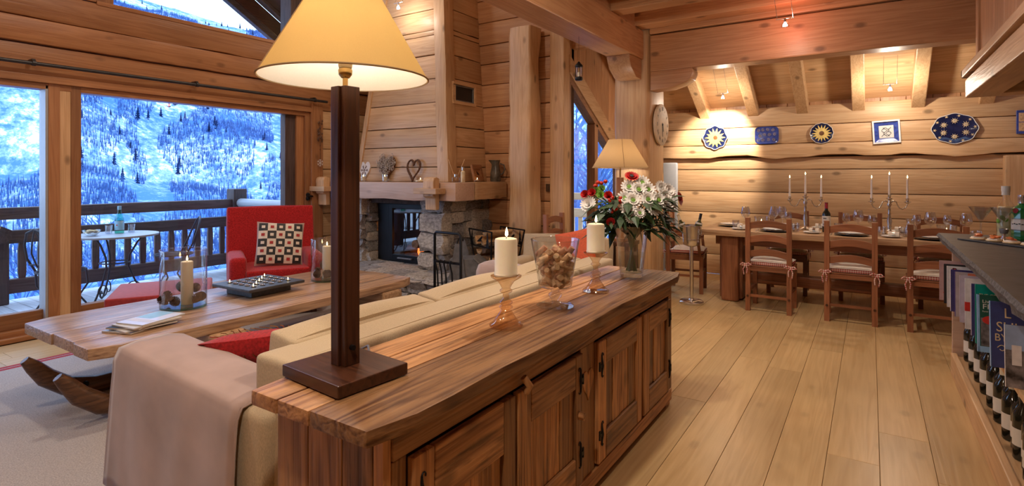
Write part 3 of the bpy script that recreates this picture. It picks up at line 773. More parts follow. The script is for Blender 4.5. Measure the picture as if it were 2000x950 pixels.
MB().prism(heart_pts(0.26, 0.29), -0.02, 0.02, 'xz').build('heart_core', 'twig_brown', t, loc=(0, 0, 0.02))
wk = MB()
for i in range(150):
    u = random.random(); p = hp[random.randrange(60)]; cxz = (0, 0.19)
    q = (cxz[0] + (p[0] - cxz[0]) * u ** .5, cxz[1] + (p[1] - cxz[1]) * u ** .5); r0 = random.uniform(0.012, 0.028); a0 = random.uniform(0, 360)
    y = -0.02 - 0.03 * (1 - u) * random.random()
    wk.tube([(x, y + random.uniform(-.012, .004), z) for (x, _, z) in arc(q, r0, a0, a0 + 230, 5)], 0.0032, 5)
wk.build('woven_cane', 'wicker', t)
t = thing('twig_heart', 'open heart wreath of twisted brown twigs on the mantel', 'ornament', (-4.53, 4.80, MZ), rot=(R(-8), 0, 0))
hp = heart_pts(0.20, 0.25, 44)
for k in range(4):
    pts = []
    for i, p in enumerate(hp):
        a = i / 44 * 2 * PI * 7 + k * PI / 2
        pts.append((p[0] + 0.008 * math.cos(a), 0.009 * math.sin(a), p[1] + 0.008 * math.cos(a) + 0.01))
    MB().tube(pts, 0.006, 6, closed=True).build('twig', 'twig_brown', t, smooth=60)
def votive(loc, label, group=None):
    t = thing('votive_candle', label, 'candle', loc, group=group)
    MB().lathe([(0.028, 0), (0.033, 0.004), (0.037, 0.085), (0.034, 0.085), (0.030, 0.012), (0, 0.012)], 18, caps=False).build('glass_cup', 'clear_glass', t, smooth=40)
    MB().lathe([(0.029, 0.013), (0.0325, 0.06), (0, 0.057)], 18).build('wax', 'wax', t, smooth=40)
    MB().lathe([(0, 0.06), (0.005, 0.067), (0.003, 0.078), (0, 0.086)], 8).build('flame', 'flame', t, smooth=60)
    return t
votive((-5.23, 4.68, MZ), 'lit votive candle in glass cup beside the white heart')
votive((-4.86, 4.68, MZ), 'lit votive candle in glass cup in front of the wicker heart')
def tealight_dish(loc, r, mat, label):
    t = thing('tealight_dish', label, 'candle holder', loc)
    MB().lathe([(r * .7, 0), (r, 0.008), (r * .98, 0.02), (r * .4, 0.018), (0, 0.018)], 18).build('dish', mat, t, smooth=40)
    MB().lathe([(0.018, 0.018), (0.018, 0.03), (0, 0.03)], 14).build('tealight', 'wax', t, smooth=40)
    MB().lathe([(0, 0.03), (0.004, 0.036), (0, 0.052)], 8).build('flame', 'flame', t, smooth=60)
    return t
tealight_dish((-4.29, 4.68, MZ), 0.06, 'cream_glaze', 'shallow round stone tealight holder beside the twig heart')
tealight_dish((-5.50, 4.66, MZ), 0.06, 'cream_glaze', 'shallow tealight holder at the end of mantel by the window')
tealight_dish((-3.80, 5.10, MZ), 0.045, 'clear_glass', 'small glass tealight in front of the wooden picture frame')
t = thing('reed_diffuser', 'clear glass reed diffuser with two wooden reeds on mantel', 'diffuser', (-3.84, 4.76, MZ))
MB().box(-0.03, 0.03, -0.03, 0.03, 0, 0.06).build('bottle', 'clear_glass', t, bevel=0.006)
MB().lathe([(0.016, 0.06), (0.018, 0.062), (0.018, 0.09), (0.008, 0.09)], 14).build('collar', 'steel', t, smooth=40)
MB().tube([(0.0, 0, 0.02), (-0.09, -0.02, 0.255)], 0.004, 6).build('reed', 'split_wood', t)
MB().tube([(0.0, 0, 0.02), (0.06, 0.08, 0.255)], 0.004, 6).build('reed', 'split_wood', t)
t = thing('scent_bottle', 'slim bottle with pale label and silver cap behind reed diffuser', 'bottle', (-3.85, 4.90, MZ))
MB().lathe([(0.026, 0), (0.027, 0.115), (0.012, 0.13), (0.012, 0.135)], 16).build('bottle_body', 'cream_glaze', t, smooth=40)
MB().lathe([(0.015, 0.135), (0.015, 0.17), (0, 0.17)], 14).build('cap', 'steel', t, smooth=40)
t = thing('wooden_frame', 'square carved wooden frame with a feather relief on mantel', 'picture frame', (-3.86, 5.22, MZ + 0.004), rot=(0, R(-12), R(12)))
fm = MB().box(-0.015, 0.0, -0.13, 0.13, 0, 0.20).build('back_board', 'honey_y', t, bevel=0.003)
for (y0, y1, z0, z1) in ((-0.13, 0.13, 0, 0.055), (-0.13, 0.13, 0.145, 0.20), (-0.13, -0.07, 0.055, 0.145), (0.07, 0.13, 0.055, 0.145)):
    MB().box(0, 0.012, y0, y1, z0, z1).build('frame_rail', 'honey_y', t, bevel=0.003)
MB().tube([(0.004, -0.03, 0.12), (0.006, -0.012, 0.095), (0.004, 0.025, 0.075)], [0.003, 0.012, 0.002], 8).build('feather', 'dark_y', t, smooth=50)
t = thing('pottery_jug', 'dark glazed pottery jug with spout and handle on mantel end', 'jug', (-3.80, 5.47, MZ))
MB().lathe([(0.06, 0), (0.066, 0.02), (0.063, 0.10), (0.047, 0.18), (0.046, 0.21), (0.058, 0.26), (0.055, 0.26), (0.043, 0.21), (0.0, 0.2)], 20, wob=lambda a, z: 1 + (0.55 * max(0, math.cos(a + 2.4)) ** 6 if z > 0.24 else 0)).build('jug_body', 'jug_glaze', t, smooth=50)
MB().tube([(0.045, 0.03, 0.22), (0.085, 0.055, 0.20), (0.095, 0.06, 0.15), (0.075, 0.05, 0.10), (0.05, 0.035, 0.085)], 0.009, 8).build('handle', 'jug_glaze', t, smooth=60)

# ================================================================== HEARTH THINGS
HZ = 0.30
t = thing('fire_tool_stand', 'tall black iron stand with four fire tools on hearth front', 'fire tools', (-3.36, 4.04, 0.0), R(-4))
st = MB().tube([(-0.17, 0, 0.0), (-0.17, 0, 0.80)] + [(-0.15, 0, 0.82), (0.15, 0, 0.82), (0.17, 0, 0.80), (0.17, 0, 0.0)], 0.014, 8)
st.build('frame', 'black_iron', t, smooth=50)
MB().box(-0.22, 0.22, -0.09, 0.09, 0.0, 0.015).build('base', 'black_iron', t, bevel=0.004)
MB().box(-0.17, 0.17, -0.012, 0.012, 0.53, 0.55).build('crossbar', 'black_iron', t)
for i, x in enumerate((-0.10, -0.045, 0.01, 0.09)):
    h = MB().tube([(x, -0.02, 0.545), (x - 0.02, -0.03, 0.56), (x - 0.03, -0.03, 0.53), (x - 0.005, -0.03, 0.45), (x + 0.005, -0.03, 0.3), (x + 0.005, -0.03, 0.06)], 0.008, 7)
    if i == 3: h.add([(x - .03, -.035, 0.32), (x + .03, -.035, 0.32), (x + .035, -.035, .1), (x - .035, -.035, .1)], [(0, 1, 2, 3)])
    if i == 0: h.lathe([(0.02, 0.05), (0.03, 0.08), (0.02, 0.16), (0.008, 0.2)], 8, c=(x, -0.03, 0))
    h.build('fire_tool', 'black_iron', t, smooth=50)
t = thing('ash_box', 'grey metal ash carrier box with hooped handle on the hearth', 'fire box', (-3.50, 4.58, HZ), R(28))
MB().prism([(-0.19, 0), (0.15, 0), (0.19, 0.10), (0.06, 0.21), (-0.19, 0.21)], -0.16, 0.16, 'xz').build('box', 'pewter', t, bevel=0.004)
MB().obox((0.125, 0, 0.165), (0.19, 0.34, 0.012), (0, R(40), 0)).build('lid', 'pewter', t, bevel=0.003)
for s_ in (-1, 1):
    MB().prism([(-0.20, 0.0), (-0.02, 0.0), (-0.05, 0.25), (-0.09, 0.37), (-0.13, 0.37), (-0.15, 0.25)], s_ * 0.17 - 0.006, s_ * 0.17 + 0.006, 'xz').build('side_plate', 'pewter', t, bevel=0.002)
MB().tube([(-0.11, 0.17 * math.cos(R(a)), 0.36 + 0.05 * math.sin(R(a))) for a in range(0, 181, 20)], 0.009, 8).build('handle', 'black_iron', t, smooth=60)
MB().box(-0.24, 0.26, -0.22, 0.22, -0.012, 0.0).build('tray', 'pewter', t, bevel=0.004)
t = thing('log_basket', 'black iron log cradle with cut-out pine tree side panels', 'log basket', (-3.52, 5.06, HZ), R(-24))
for s_, yy in ((-1, -0.20), (1, 0.22)):
    fr_ = MB().tube([(-0.24, yy, 0.46), (0.26, yy, 0.46), (0.22, yy * .9, 0.28), (-0.20, yy * .9, 0.28)], 0.009, 6, closed=True)
    fr_.tube([(0.26, yy, 0.46), (0.20, yy * .85, 0.15), (0.15, yy * .8, 0.0)], 0.009, 6).tube([(-0.24, yy, 0.46), (-0.18, yy * .85, 0.15), (-0.13, yy * .8, 0.0)], 0.009, 6)
    fr_.build('side_frame', 'black_iron', t, smooth=50)
    for px in (-0.17, 0.17):
        MB().prism([(px - 0.035, 0.29), (px + 0.035, 0.29), (px + 0.012, 0.34), (px + 0.024, 0.345), (px + 0.008, 0.39), (px + 0.014, 0.395), (px, 0.45), (px - 0.014, 0.395), (px - 0.008, 0.39), (px - 0.024, 0.345), (px - 0.012, 0.34)], yy - 0.003, yy + 0.003, 'xz').build('tree_cutout', 'black_iron', t)
    MB().prism([(-0.06, 0.33), (0.0, 0.37), (0.05, 0.40), (0.06, 0.385), (0.03, 0.355), (0.05, 0.345), (0.0, 0.335)], yy - 0.003, yy + 0.003, 'xz').build('animal_cutout', 'black_iron', t)
MB().tube([(0.0, -0.2, 0.06), (0.0, 0.2, 0.06)], 0.009, 6).tube([(-0.15, -.18, .06), (.15, -.18, .06)], .009, 6).tube([(-0.15, .18, .06), (.15, .18, .06)], .009, 6).build('bottom_bar', 'black_iron', t, smooth=50)
for i, (x, z, r) in enumerate(((-0.11, 0.13, 0.06), (0.01, 0.125, 0.055), (0.12, 0.13, 0.055), (-0.07, 0.24, 0.06), (0.06, 0.235, 0.065), (-0.12, 0.345, 0.055), (0.02, 0.35, 0.06), (0.13, 0.34, 0.05), (0.05, 0.45, 0.055))):
    g = thing('firewood', 'split firewood log stacked in the iron log cradle', 'firewood', (-3.52, 5.06, HZ + z), R(-24), 'logs in the cradle')
    a0 = random.uniform(0, 6)
    pts = [(r * math.cos(a0 + a), r * math.sin(a0 + a)) for a in (0, .6, 1.2, 1.9, 2.6, 3.1)] + [(0.01 * math.cos(a0), -0.02)]
    MB().prism([(x + p, q) for p, q in pts], -0.17, 0.17, 'xz').build('billet', ('split_wood', 'bark')[i % 3 == 1], g, bevel=0.006)

# ================================================================== LIVING ROOM
rug = thing('carpet', 'large pale woven carpet with red border stripe under the coffee table', 'carpet')
MB().box(-5.06, -1.62, -1.6, 4.12, 0.0, 0.010).build('carpet_field', 'carpet', rug, bevel=0.003)
MB().box(-5.15, -5.115, -1.6, 4.12, 0.0, 0.010).box(-5.10, -5.06, -1.6, 4.12, 0.0, 0.0098).build('border_stripe', 'carpet_red', rug)
MB().box(-5.115, -5.10, -1.6, 4.12, 0.0, 0.009).build('border_band', 'carpet', rug)
FLOORZ = 0.010
wood('runner_y', (0.20, 0.095, 0.045), (0.07, 0.03, 0.015), 'y', knots=0.3, rough=0.35, bump=0.3)

# ---- coffee table: old sledge with plank top
ct = thing('coffee_table', 'long rustic plank coffee table standing on old sledge runners', 'coffee table', (0, 0, FLOORZ))
def plank_top(parent, xs, y0, y1, z0, z1, mat, name='top_plank', end_wob=0.03, side=0.012, seed=0, tilt=0.004, corner=(0.05, 0.05)):
    """long planks side by side, each with its own worn edges"""
    for i, (a, b2) in enumerate(zip(xs, xs[1:])):
        n = 18; vs = []; fs = []
        ya, yb_ = y0 + end_wob * nz(i * 1.7 + seed, 2.2), y1 + end_wob * nz(i * 2.9 + seed, 5.0)
        for k in range(n + 1):
            y = ya + (yb_ - ya) * k / n
            wl = (side if i == 0 else 0.0015) * (nz(y * 2.1 + seed, i) + .5 * nz(y * 6, i + 4)); wr = (side if i == len(xs) - 2 else 0.0015) * (nz(y * 2.3 + seed + 7, i) + .5 * nz(y * 6, i + 9))
            cl = cr = 0.0
            if i == 0 and k in (0, n): cl = corner[0]
            if i == len(xs) - 2 and k in (0, n): cr = corner[1]
            zt = z1 + tilt * nz(y * 1.5, i * 3.0 + seed)
            vs += [(a + 0.002 + wl + cl, y, z0), (a + 0.002 + wl + cl, y, zt), (b2 - 0.002 + wr - cr, y, zt), (b2 - 0.002 + wr - cr, y, z0 + 0.4 * wr)]
        for k in range(n):
            for q in range(4): fs.append((k * 4 + q, k * 4 + (q + 1) % 4, k * 4 + 4 + (q + 1) % 4, k * 4 + 4 + q))
        fs += [(3, 2, 1, 0), tuple(n * 4 + q for q in range(4))]
        MB().add(vs, fs).build(name, mat, parent, smooth=35, bevel=0.006)
plank_top(ct, (-4.47, -3.98, -3.66, -3.42), 1.21, 3.66, 0.375, 0.44, 'table_y', seed=3)
for yy, xx0, xx1 in ((1.92, -4.3, -3.36), (3.36, -4.3, -3.40)):
    MB().box(xx0, xx1, yy - 0.10, yy + 0.12, 0.19, 0.375).build('bolster', 'table_x', ct, bevel=0.02)
for xr in (-4.07, -3.58):
    pts = [(xr, y + 0.10, z) for (y, z) in ((1.02, 0.30), (1.06, 0.25), (1.12, 0.17), (1.22, 0.09), (1.36, 0.052), (1.6, 0.05), (2.4, 0.05), (3.2, 0.05), (3.75, 0.05))]
    MB().tube(pts, [0.024, 0.040, 0.052, 0.056, 0.056, 0.052, 0.052, 0.052, 0.05], 10, sq=0.8).build('runner', 'runner_y', ct, smooth=60)
    MB().tube([(xr + 0.03, 1.40, 0.085), (xr + 0.052, 1.40, 0.085)], 0.016, 10).build('bolt', 'black_iron', ct, smooth=50)
    for yy in (1.94, 3.38):
        MB().box(xr - 0.035, xr + 0.035, yy - 0.05, yy + 0.05, 0.09, 0.20).build('strut', 'dark_z', ct, bevel=0.008)
for yy in (2.2, 3.2):
    MB().tube([(-4.07, yy, 0.10), (-3.58, yy, 0.10)], 0.022, 8).build('cross_rod', 'dark_x', ct, smooth=50)
MB().tube([(-3.58, 3.38, 0.19), (-3.58, 3.1, 0.09)], 0.007, 6).build('tie_iron', 'black_iron', ct)
TZ = 0.452

def pinecone_mesh():
    mb = MB(); mb.lathe([(0.004, 0), (0.017, 0.012), (0.019, 0.03), (0.012, 0.055), (0.003, 0.07)], 8)
    for j in range(9):
        z = 0.006 + j * 0.0072; r = 0.031 * math.sin(PI * (0.18 + 0.75 * j / 9)) ** 0.8
        for i in range(8):
            a = 2 * PI * (i + 0.5 * (j % 2)) / 8; c, s = math.cos(a), math.sin(a); w = 0.009
            mb.add([(0.008 * c - w * .4 * s, 0.008 * s + w * .4 * c, z), (0.008 * c + w * .4 * s, 0.008 * s - w * .4 * c, z), (r * c + w * s, r * s - w * c, z + 0.010), (r * 1.08 * c, r * 1.08 * s, z + 0.013), (r * c - w * s, r * s + w * c, z + 0.010)], [(0, 1, 2, 3, 4)])
    return mb.mesh('scales', 'cone_brown')
CONE = pinecone_mesh()
def flame_on(parent, x, y, z, s=1.0):
    MB().lathe([(0, 0), (0.006 * s, 0.008 * s), (0.0055 * s, 0.016 * s), (0.002 * s, 0.03 * s), (0, 0.036 * s)], 9, c=(x, y, z)).build('flame', 'flame', parent, smooth=60)
def hurricane(loc, r, h, label, clabel, seed, cone_h):
    t = thing('hurricane_glass', label, 'glass vase', loc)
    MB().lathe([(0, 0), (r * .97, 0), (r, 0.006), (r, h), (r - 0.004, h), (r - 0.005, 0.016), (0, 0.014)], 40, caps=False).build('glass_cylinder', 'clear_glass', t, smooth=40)
    MB().tube([(r * math.cos(2 * PI * i / 40) , r * math.sin(2 * PI * i / 40), h) for i in range(40)], 0.0035, 6, closed=True).build('rim', 'clear_glass', t, smooth=60)
    MB().lathe([(r - .006, 0.003), (r - .006, 0.013), (0, 0.013)], 32).build('base_disc', 'green_glass', t, smooth=40)
    c = thing('pillar_candle', clabel, 'candle', (loc[0] + 0.005, loc[1] + 0.02, loc[2] + 0.016))
    MB().lathe([(0.037, 0), (0.0385, 0.004), (0.0385, cone_h - .005), (0.034, cone_h), (0.012, cone_h - 0.004), (0, cone_h - 0.006)], 24).build('wax', 'wax', c, smooth=40)
    MB().tube([(0, 0, cone_h - 0.008), (0.002, 0, cone_h + 0.008)], 0.0015, 5).build('wick', 'wick', c)
    flame_on(c, 0.002, 0, cone_h + 0.004)
    rnd = random.Random(seed)
    for i in range(7):
        a = i * 0.9 + 0.3 + PI + 0.3; rr = r - 0.045
        zz = 0.02 if i < 5 else 0.075
        p = thing('pine_cone', 'brown pine cone inside the ' + ('larger' if r > .13 else 'smaller') + ' candle cylinder', 'pine cone', (loc[0] + rr * math.cos(a), loc[1] + rr * math.sin(a), loc[2] + zz + 0.015), rot=(rnd.uniform(-.8, .8), rnd.uniform(-.8, .8), a), group='pine cones in the ' + ('larger' if r > .13 else 'smaller') + ' cylinder')
        link('scales', CONE, p)
    return t
hurricane((-4.02, 1.97, TZ), 0.145, 0.40, 'large clear glass cylinder holding candle and pine cones beside magazines', 'thick lit cream candle inside the larger glass cylinder', 5, 0.30)
hurricane((-4.00, 3.14, TZ), 0.115, 0.36, 'clear glass candle cylinder between slate tray and table end', 'thick lit cream candle inside the smaller glass cylinder', 9, 0.28)

# magazines
for i, (x, y, a, col) in enumerate(((-3.72, 1.56, 20, 'paper'), (-3.70, 1.58, 2, 'paper'), (-3.73, 1.58, 28, 'paper'), (-3.69, 1.60, 8, 'paper'), (-3.71, 1.63, 16, 'paper'))):
    lb = ('glossy magazine lying at the bottom of the pile on coffee table', 'second magazine from the table in the pile', 'middle magazine of the pile turned askew', 'fourth magazine from the table in the pile', 'topmost magazine of the pile with sky blue and white cover')[i]
    t = thing('magazine', lb, 'magazine', (x, y, TZ + i * 0.0085), R(a), group=None)
    MB().box(-0.105, 0.105, -0.145, 0.145, 0, 0.008).build('pages', 'paper', t, bevel=0.001, bseg=1)
    MB().box(-0.1055, 0.1055, -0.1455, 0.1455, 0.0078, 0.0084).build('cover', ('white_paint', 'paper', 'ink', 'paper', 'white_ceramic')[i], t)
    if i == 4:
        MB().box(-0.10, 0.02, -0.02, 0.14, 0.0084, 0.0087).build('cover_photo', 'aqua_label', t)
        MB().box(-0.10, 0.10, -0.09, -0.04, 0.0084, 0.0087).build('cover_photo', 'cream_glaze', t)
    if i == 0:
        MB().box(0.02, 0.10, -0.14, 0.10, 0.0084, 0.0087).build('cover_photo', 'blue_ceramic', t)
# slate tealight tray
t = thing('tealight_tray', 'dark slate block with rows of lit tealights on coffee table', 'candle holder', (-4.04, 2.55, TZ), R(2))
MB().box(-0.16, 0.16, -0.17, 0.17, 0, 0.055).build('block', 'slate_tray', t, bevel=0.004)
MB().box(-0.24, 0.24, -0.24, 0.24, 0.055, 0.078).build('slab', 'slate_tray', t, bevel=0.006)
for i in range(5):
    for j in range(5):
        x, y = -0.15 + i * 0.075, -0.15 + j * 0.075
        q = MB().lathe([(0.020, 0), (0.021, 0.008), (0.017, 0.008), (0.016, 0.005), (0, 0.005)], 12, c=(x, y, 0.078)).build('tealight', 'silver', t, smooth=40)
        if (i * 5 + j) % 4 == 0: flame_on(q, x, y, 0.084, 0.6)

# ---- red armchair
def rbox(w, d, h, r, name, mat, parent, loc, rot=None, puff=0.0, seg=3):
    bm = bmesh.new(); bmesh.ops.create_cube(bm, size=1.0)
    for v in bm.verts: v.co = Vector((v.co.x * w, v.co.y * d, v.co.z * h))
    if puff: bmesh.ops.subdivide_edges(bm, edges=bm.edges[:], cuts=7, use_grid_fill=True)
    if puff:
        for v in bm.verts:
            u, q, s_ = 2 * v.co.x / w, 2 * v.co.y / d, 2 * v.co.z / h
            v.co.z += math.copysign(1, v.co.z) * puff * (1 - u * u) * (1 - q * q) if abs(abs(s_) - 1) < 1e-4 else 0
            v.co.y += math.copysign(1, v.co.y) * puff * .5 * (1 - u * u) * (1 - s_ * s_) if abs(abs(q) - 1) < 1e-4 else 0
            v.co.x += math.copysign(1, v.co.x) * puff * .5 * (1 - q * q) * (1 - s_ * s_) if abs(abs(u) - 1) < 1e-4 else 0
    es = [e for e in bm.edges if e.calc_face_angle(0) > 0.9]
    bmesh.ops.bevel(bm, geom=es, offset=r, segments=seg, profile=0.6, affect='EDGES', clamp_overlap=True)
    me = bpy.data.meshes.new(name); bm.to_mesh(me); bm.free(); me.materials.append(M(mat)); me.shade_smooth(); me.set_sharp_from_angle(angle=R(50))
    return link(name, me, parent, loc, rot)
ac = thing('armchair', 'red upholstered armchair with a squared cushion by the window', 'armchair', (-5.06, 3.36, FLOORZ), R(62 - 0))
# local axes: x along the front edge, -y towards the sitter's front
def armchair(t, mat):
    rbox(0.80, 0.74, 0.24, 0.04, 'seat_base', mat, t, (0, 0, 0.20))
    rbox(0.56, 0.68, 0.15, 0.045, 'seat_cushion', mat, t, (0, -0.05, 0.385), puff=0.02)
    rbox(0.84, 0.20, 0.80, 0.06, 'backrest', mat, t, (0, 0.33, 0.62), (R(-9), 0, 0), puff=0.012)
    for s_ in (-1, 1): rbox(0.15, 0.66, 0.46, 0.05, 'arm', mat, t, (s_ * 0.345, -0.03, 0.36))
    for sx in (-1, 1):
        for sy in (-1, 1): MB().box(sx * 0.33 - .025, sx * .33 + .025, sy * 0.30 - .025, sy * .30 + .025, 0, 0.09).build('leg', 'dark_z', t)
armchair(ac, 'red_fabric')
pc = thing('patchwork_cushion', 'square cushion with black, white and red checks on red armchair', 'cushion', (-4.91, 3.32, 0.685), rot=(R(72), R(4), R(58)))
MB().pillow(0.44, 0.44, 0.13, 13).build('cushion_back', 'suede', pc, smooth=60)
patch = [[], [], [], []]
def pil_z(x, y):
    k = max(0.0, (1 - abs(x / .22) ** 3) * (1 - abs(y / .22) ** 3)) ** 0.5; return 0.065 * k + 0.003
def quad(mt, x0, x1, y0, y1, dz):
    MB().grid(lambda u, v: (x0 + (x1 - x0) * u, y0 + (y1 - y0) * v, pil_z(x0 + (x1 - x0) * u, y0 + (y1 - y0) * v) + dz), 3, 3).build('patch', mt, pc)
for i in range(5):
    for j in range(5):
        x0, y0 = -0.20 + i * 0.08, -0.20 + j * 0.08
        dk = (i + j) % 2 == 0
        quad('ink' if dk else 'cloth_white', x0, x0 + .08, y0, y0 + .08, 0.0)
        quad('cloth_white' if dk else ('red_velvet' if (i * 3 + j) % 4 != 2 else 'clay_brown'), x0 + .024, x0 + .056, y0 + .026, y0 + .054, 0.002)

ot = thing('ottoman', 'low red upholstered footstool between coffee table and sliding door', 'footstool', (-4.96, 2.27, FLOORZ), R(60))
rbox(0.68, 0.66, 0.20, 0.05, 'body', 'red_velvet', ot, (0, 0, 0.20))
rbox(0.70, 0.68, 0.13, 0.05, 'cushion', 'red_velvet', ot, (0, 0, 0.355), puff=0.015)
for sx in (-1, 1):
    for sy in (-1, 1): MB().box(sx * 0.29 - .025, sx * .29 + .025, sy * 0.28 - .025, sy * .28 + .025, 0, 0.11).build('leg', 'dark_z', ot)

# ---- beige sofa behind the sideboard
so = thing('sofa', 'long beige sofa backing onto the sideboard, a suede throw on each arm', 'sofa', (0, 0, FLOORZ))
rbox(0.86, 2.20, 0.30, 0.03, 'seat_base', 'sofa_fabric', so, (-2.04, 2.36, 0.21))
rbox(0.20, 2.60, 0.69, 0.07, 'backrest', 'sofa_fabric', so, (-1.625, 2.37, 0.425), puff=0.008, seg=4)
for yc in (1.72, 2.36, 3.00):
    rbox(0.66, 0.635, 0.16, 0.05, 'seat_cushion', 'sofa_fabric', so, (-2.12, yc, 0.41), puff=0.02)
for yc in (1.58, 2.36, 3.12):
    c_ = rbox(0.15, 0.76, 0.42, 0.055, 'back_cushion', 'sofa_fabric', so, (-1.795, yc, 0.580), (0, R(8), 0), puff=0.035)
    MB().tube([(-0.055, -0.36, 0.20), (-0.055, 0.36, 0.20)], 0.006, 6).build('piping', 'sofa_fabric', c_, smooth=60)
for yc in (1.13, 3.59):
    rbox(0.90, 0.22, 0.60, 0.035, 'arm', 'sofa_fabric', so, (-2.06, yc, 0.33), (0, R(3.0), 0))
for xx in (-2.4, -1.65):
    for yy in (1.1, 3.62): MB().box(xx - .03, xx + .03, yy - .03, yy + .03, 0, 0.07).build('leg', 'dark_z', so)
def throw(yc, label):
    t = thing('suede_throw', label, 'throw', (0, 0, FLOORZ))
    # cloth over the arm: runs down the outer face, over the top and down the inner face
    prof = [(-0.155, 0.085), (-0.150, 0.25), (-0.142, 0.45), (-0.135, 0.585), (-0.12, 0.628), (-0.06, 0.640), (0.06, 0.640), (0.12, 0.626), (0.13, 0.57), (0.135, 0.46)]
    n = 26
    def fn(u, v):
        x = -2.56 + 0.86 * u; k = v * (len(prof) - 1); i = min(int(k), len(prof) - 2); f_ = k - i
        d = prof[i][0] + (prof[i + 1][0] - prof[i][0]) * f_; z = prof[i][1] + (prof[i + 1][1] - prof[i][1]) * f_
        fold = 0.016 * nz(x * 6, v * 2.0, yc) * max(0, 1 - v * 2.4)
        z -= (x + 2.06) * 0.052; x2 = x - 0.05 * max(0, 0.55 - v) * (1 - u) * 1.6
        return (x2, yc + d - abs(fold) * 1.2, z + 0.004)
    mb = MB(); mb.grid(fn, n, 28)
    o = mb.build('cloth', 'suede', t, smooth=70)
    md = o.modifiers.new('thickness', 'SOLIDIFY'); md.thickness = 0.006; md.offset = 1
    MB().tube([fn(i / 20, 0.43) for i in range(21)], 0.005, 6).build('seam', 'suede', t, smooth=60)
    MB().tube([fn(1.0, v / 20) for v in range(21)], 0.005, 6).build('seam', 'suede', t, smooth=60)
    return t
throw(1.13, 'mauve suede throw draped over the sofa arm by the lamp')
throw(3.59, 'mauve suede throw draped over the sofa arm by the hearth')
t = thing('red_cushion', 'red cushion with gold wave embroidery on the beige sofa seat', 'cushion', (-2.20, 1.44, 0.575), rot=(R(40), R(8), R(-150)))
MB().pillow(0.42, 0.42, 0.15, 13).build('cover', 'red_fabric', t, smooth=60)
wv = MB()
for i in range(-5, 6):
    pts = []
    for j in range(17):
        y = -0.18 + j * 0.0225; x = i * 0.036 + 0.012 * math.sin(j * 0.9 + i)
        if abs(x) < .2: pts.append((x, y, (0.08 * max(0.0, (1 - abs(x / .23) ** 3) * (1 - abs(y / .23) ** 3)) ** 0.5) + 0.001))
    if len(pts) > 3: wv.tube(pts, 0.0022, 4); wv.tube([(x, y, -z) for x, y, z in pts], 0.0022, 4)
wv.build('embroidery', 'brass', t)

# second, low beige armchair by the glazed wall
s2 = thing('beige_armchair', 'low beige armchair with an orange cushion beside the glazed wall', 'armchair', (-2.60, 4.78, 0.0), R(4))
rbox(0.92, 0.66, 0.26, 0.04, 'seat_base', 'sofa_fabric', s2, (0, 0, 0.20))
rbox(0.66, 0.58, 0.15, 0.05, 'seat_cushion', 'sofa_fabric', s2, (0, -0.06, 0.40), puff=0.02)
rbox(0.94, 0.17, 0.52, 0.07, 'backrest', 'sofa_fabric', s2, (0, 0.27, 0.48), (R(-8), 0, 0), puff=0.02, seg=4)
for s_ in (-1, 1): rbox(0.15, 0.62, 0.40, 0.05, 'arm', 'sofa_fabric', s2, (s_ * 0.41, -0.02, 0.33))
for sx in (-1, 1):
    for sy in (-1, 1): MB().box(sx * 0.38 - .02, sx * .38 + .02, sy * 0.27 - .02, sy * .27 + .02, 0, 0.08).build('leg', 'dark_z', s2)
t = thing('orange_cushion', 'plain orange cushion leaning in the low beige armchair', 'cushion', (-2.44, 4.90, 0.63), rot=(R(70), R(-14), R(10)))
MB().pillow(0.40, 0.40, 0.13, 11).build('cover', 'orange_fabric', t, smooth=60)

# ---- sideboard of reclaimed timber
sb = thing('sideboard', 'long low sideboard of reclaimed brown timber with four panelled doors', 'sideboard')
SX0, SX1, SY0, SY1, SZ = -1.44, -1.005, 0.965, 3.31, 0.77
plank_top(sb, (-1.478, -1.345, -1.21, -0.965), 0.90, 3.43, 0.728, SZ, 'old_y', seed=8, end_wob=0.005, side=0.012, tilt=0.003, corner=(0.008, 0.03))
MB().box(SX0, SX1 - 0.03, SY0 + 0.025, SY1 - 0.025, 0.07, 0.72).build('carcass', 'groove', sb)
xe = [SX0, -1.30, -1.16, -1.045, SX1]
for a, b2 in zip(xe, xe[1:]):
    MB().box(a + .0015, b2 - .0015, SY0, SY0 + 0.026, 0.02, 0.728).build('end_board', 'old_z', sb, bevel=0.004)
    MB().box(a + .0015, b2 - .0015, SY1 - 0.026, SY1, 0.02, 0.728).build('end_board', 'old_z', sb, bevel=0.004)
MB().box(SX0 - .005, SX0 + .02, SY0 + .02, SY1 - .02, 0.07, 0.70).build('back_board', 'old_y', sb)
FXX = SX1                                         # front plane
def fboard(y0, y1, z0, z1, name, mat, out=0.0, parent=None, th=0.03, bev=0.004):
    return MB().box(FXX - th + out, FXX + out, y0 + .001, y1 - .001, z0 + .001, z1 - .001).build(name, mat, parent or sb, bevel=bev)
fboard(SY0 + .026, SY1 - .026, 0.655, 0.728, 'top_rail', 'old_y', 0.004)
fboard(SY0 + .026, SY1 - .026, 0.03, 0.10, 'bottom_rail', 'old_y', 0.008)
for (a, b2) in ((SY0 + .026, 1.045), (2.06, 2.20), (3.24, SY1 - .026)): fboard(a, b2, 0.10, 0.655, 'stile', 'old_z', 0.0)
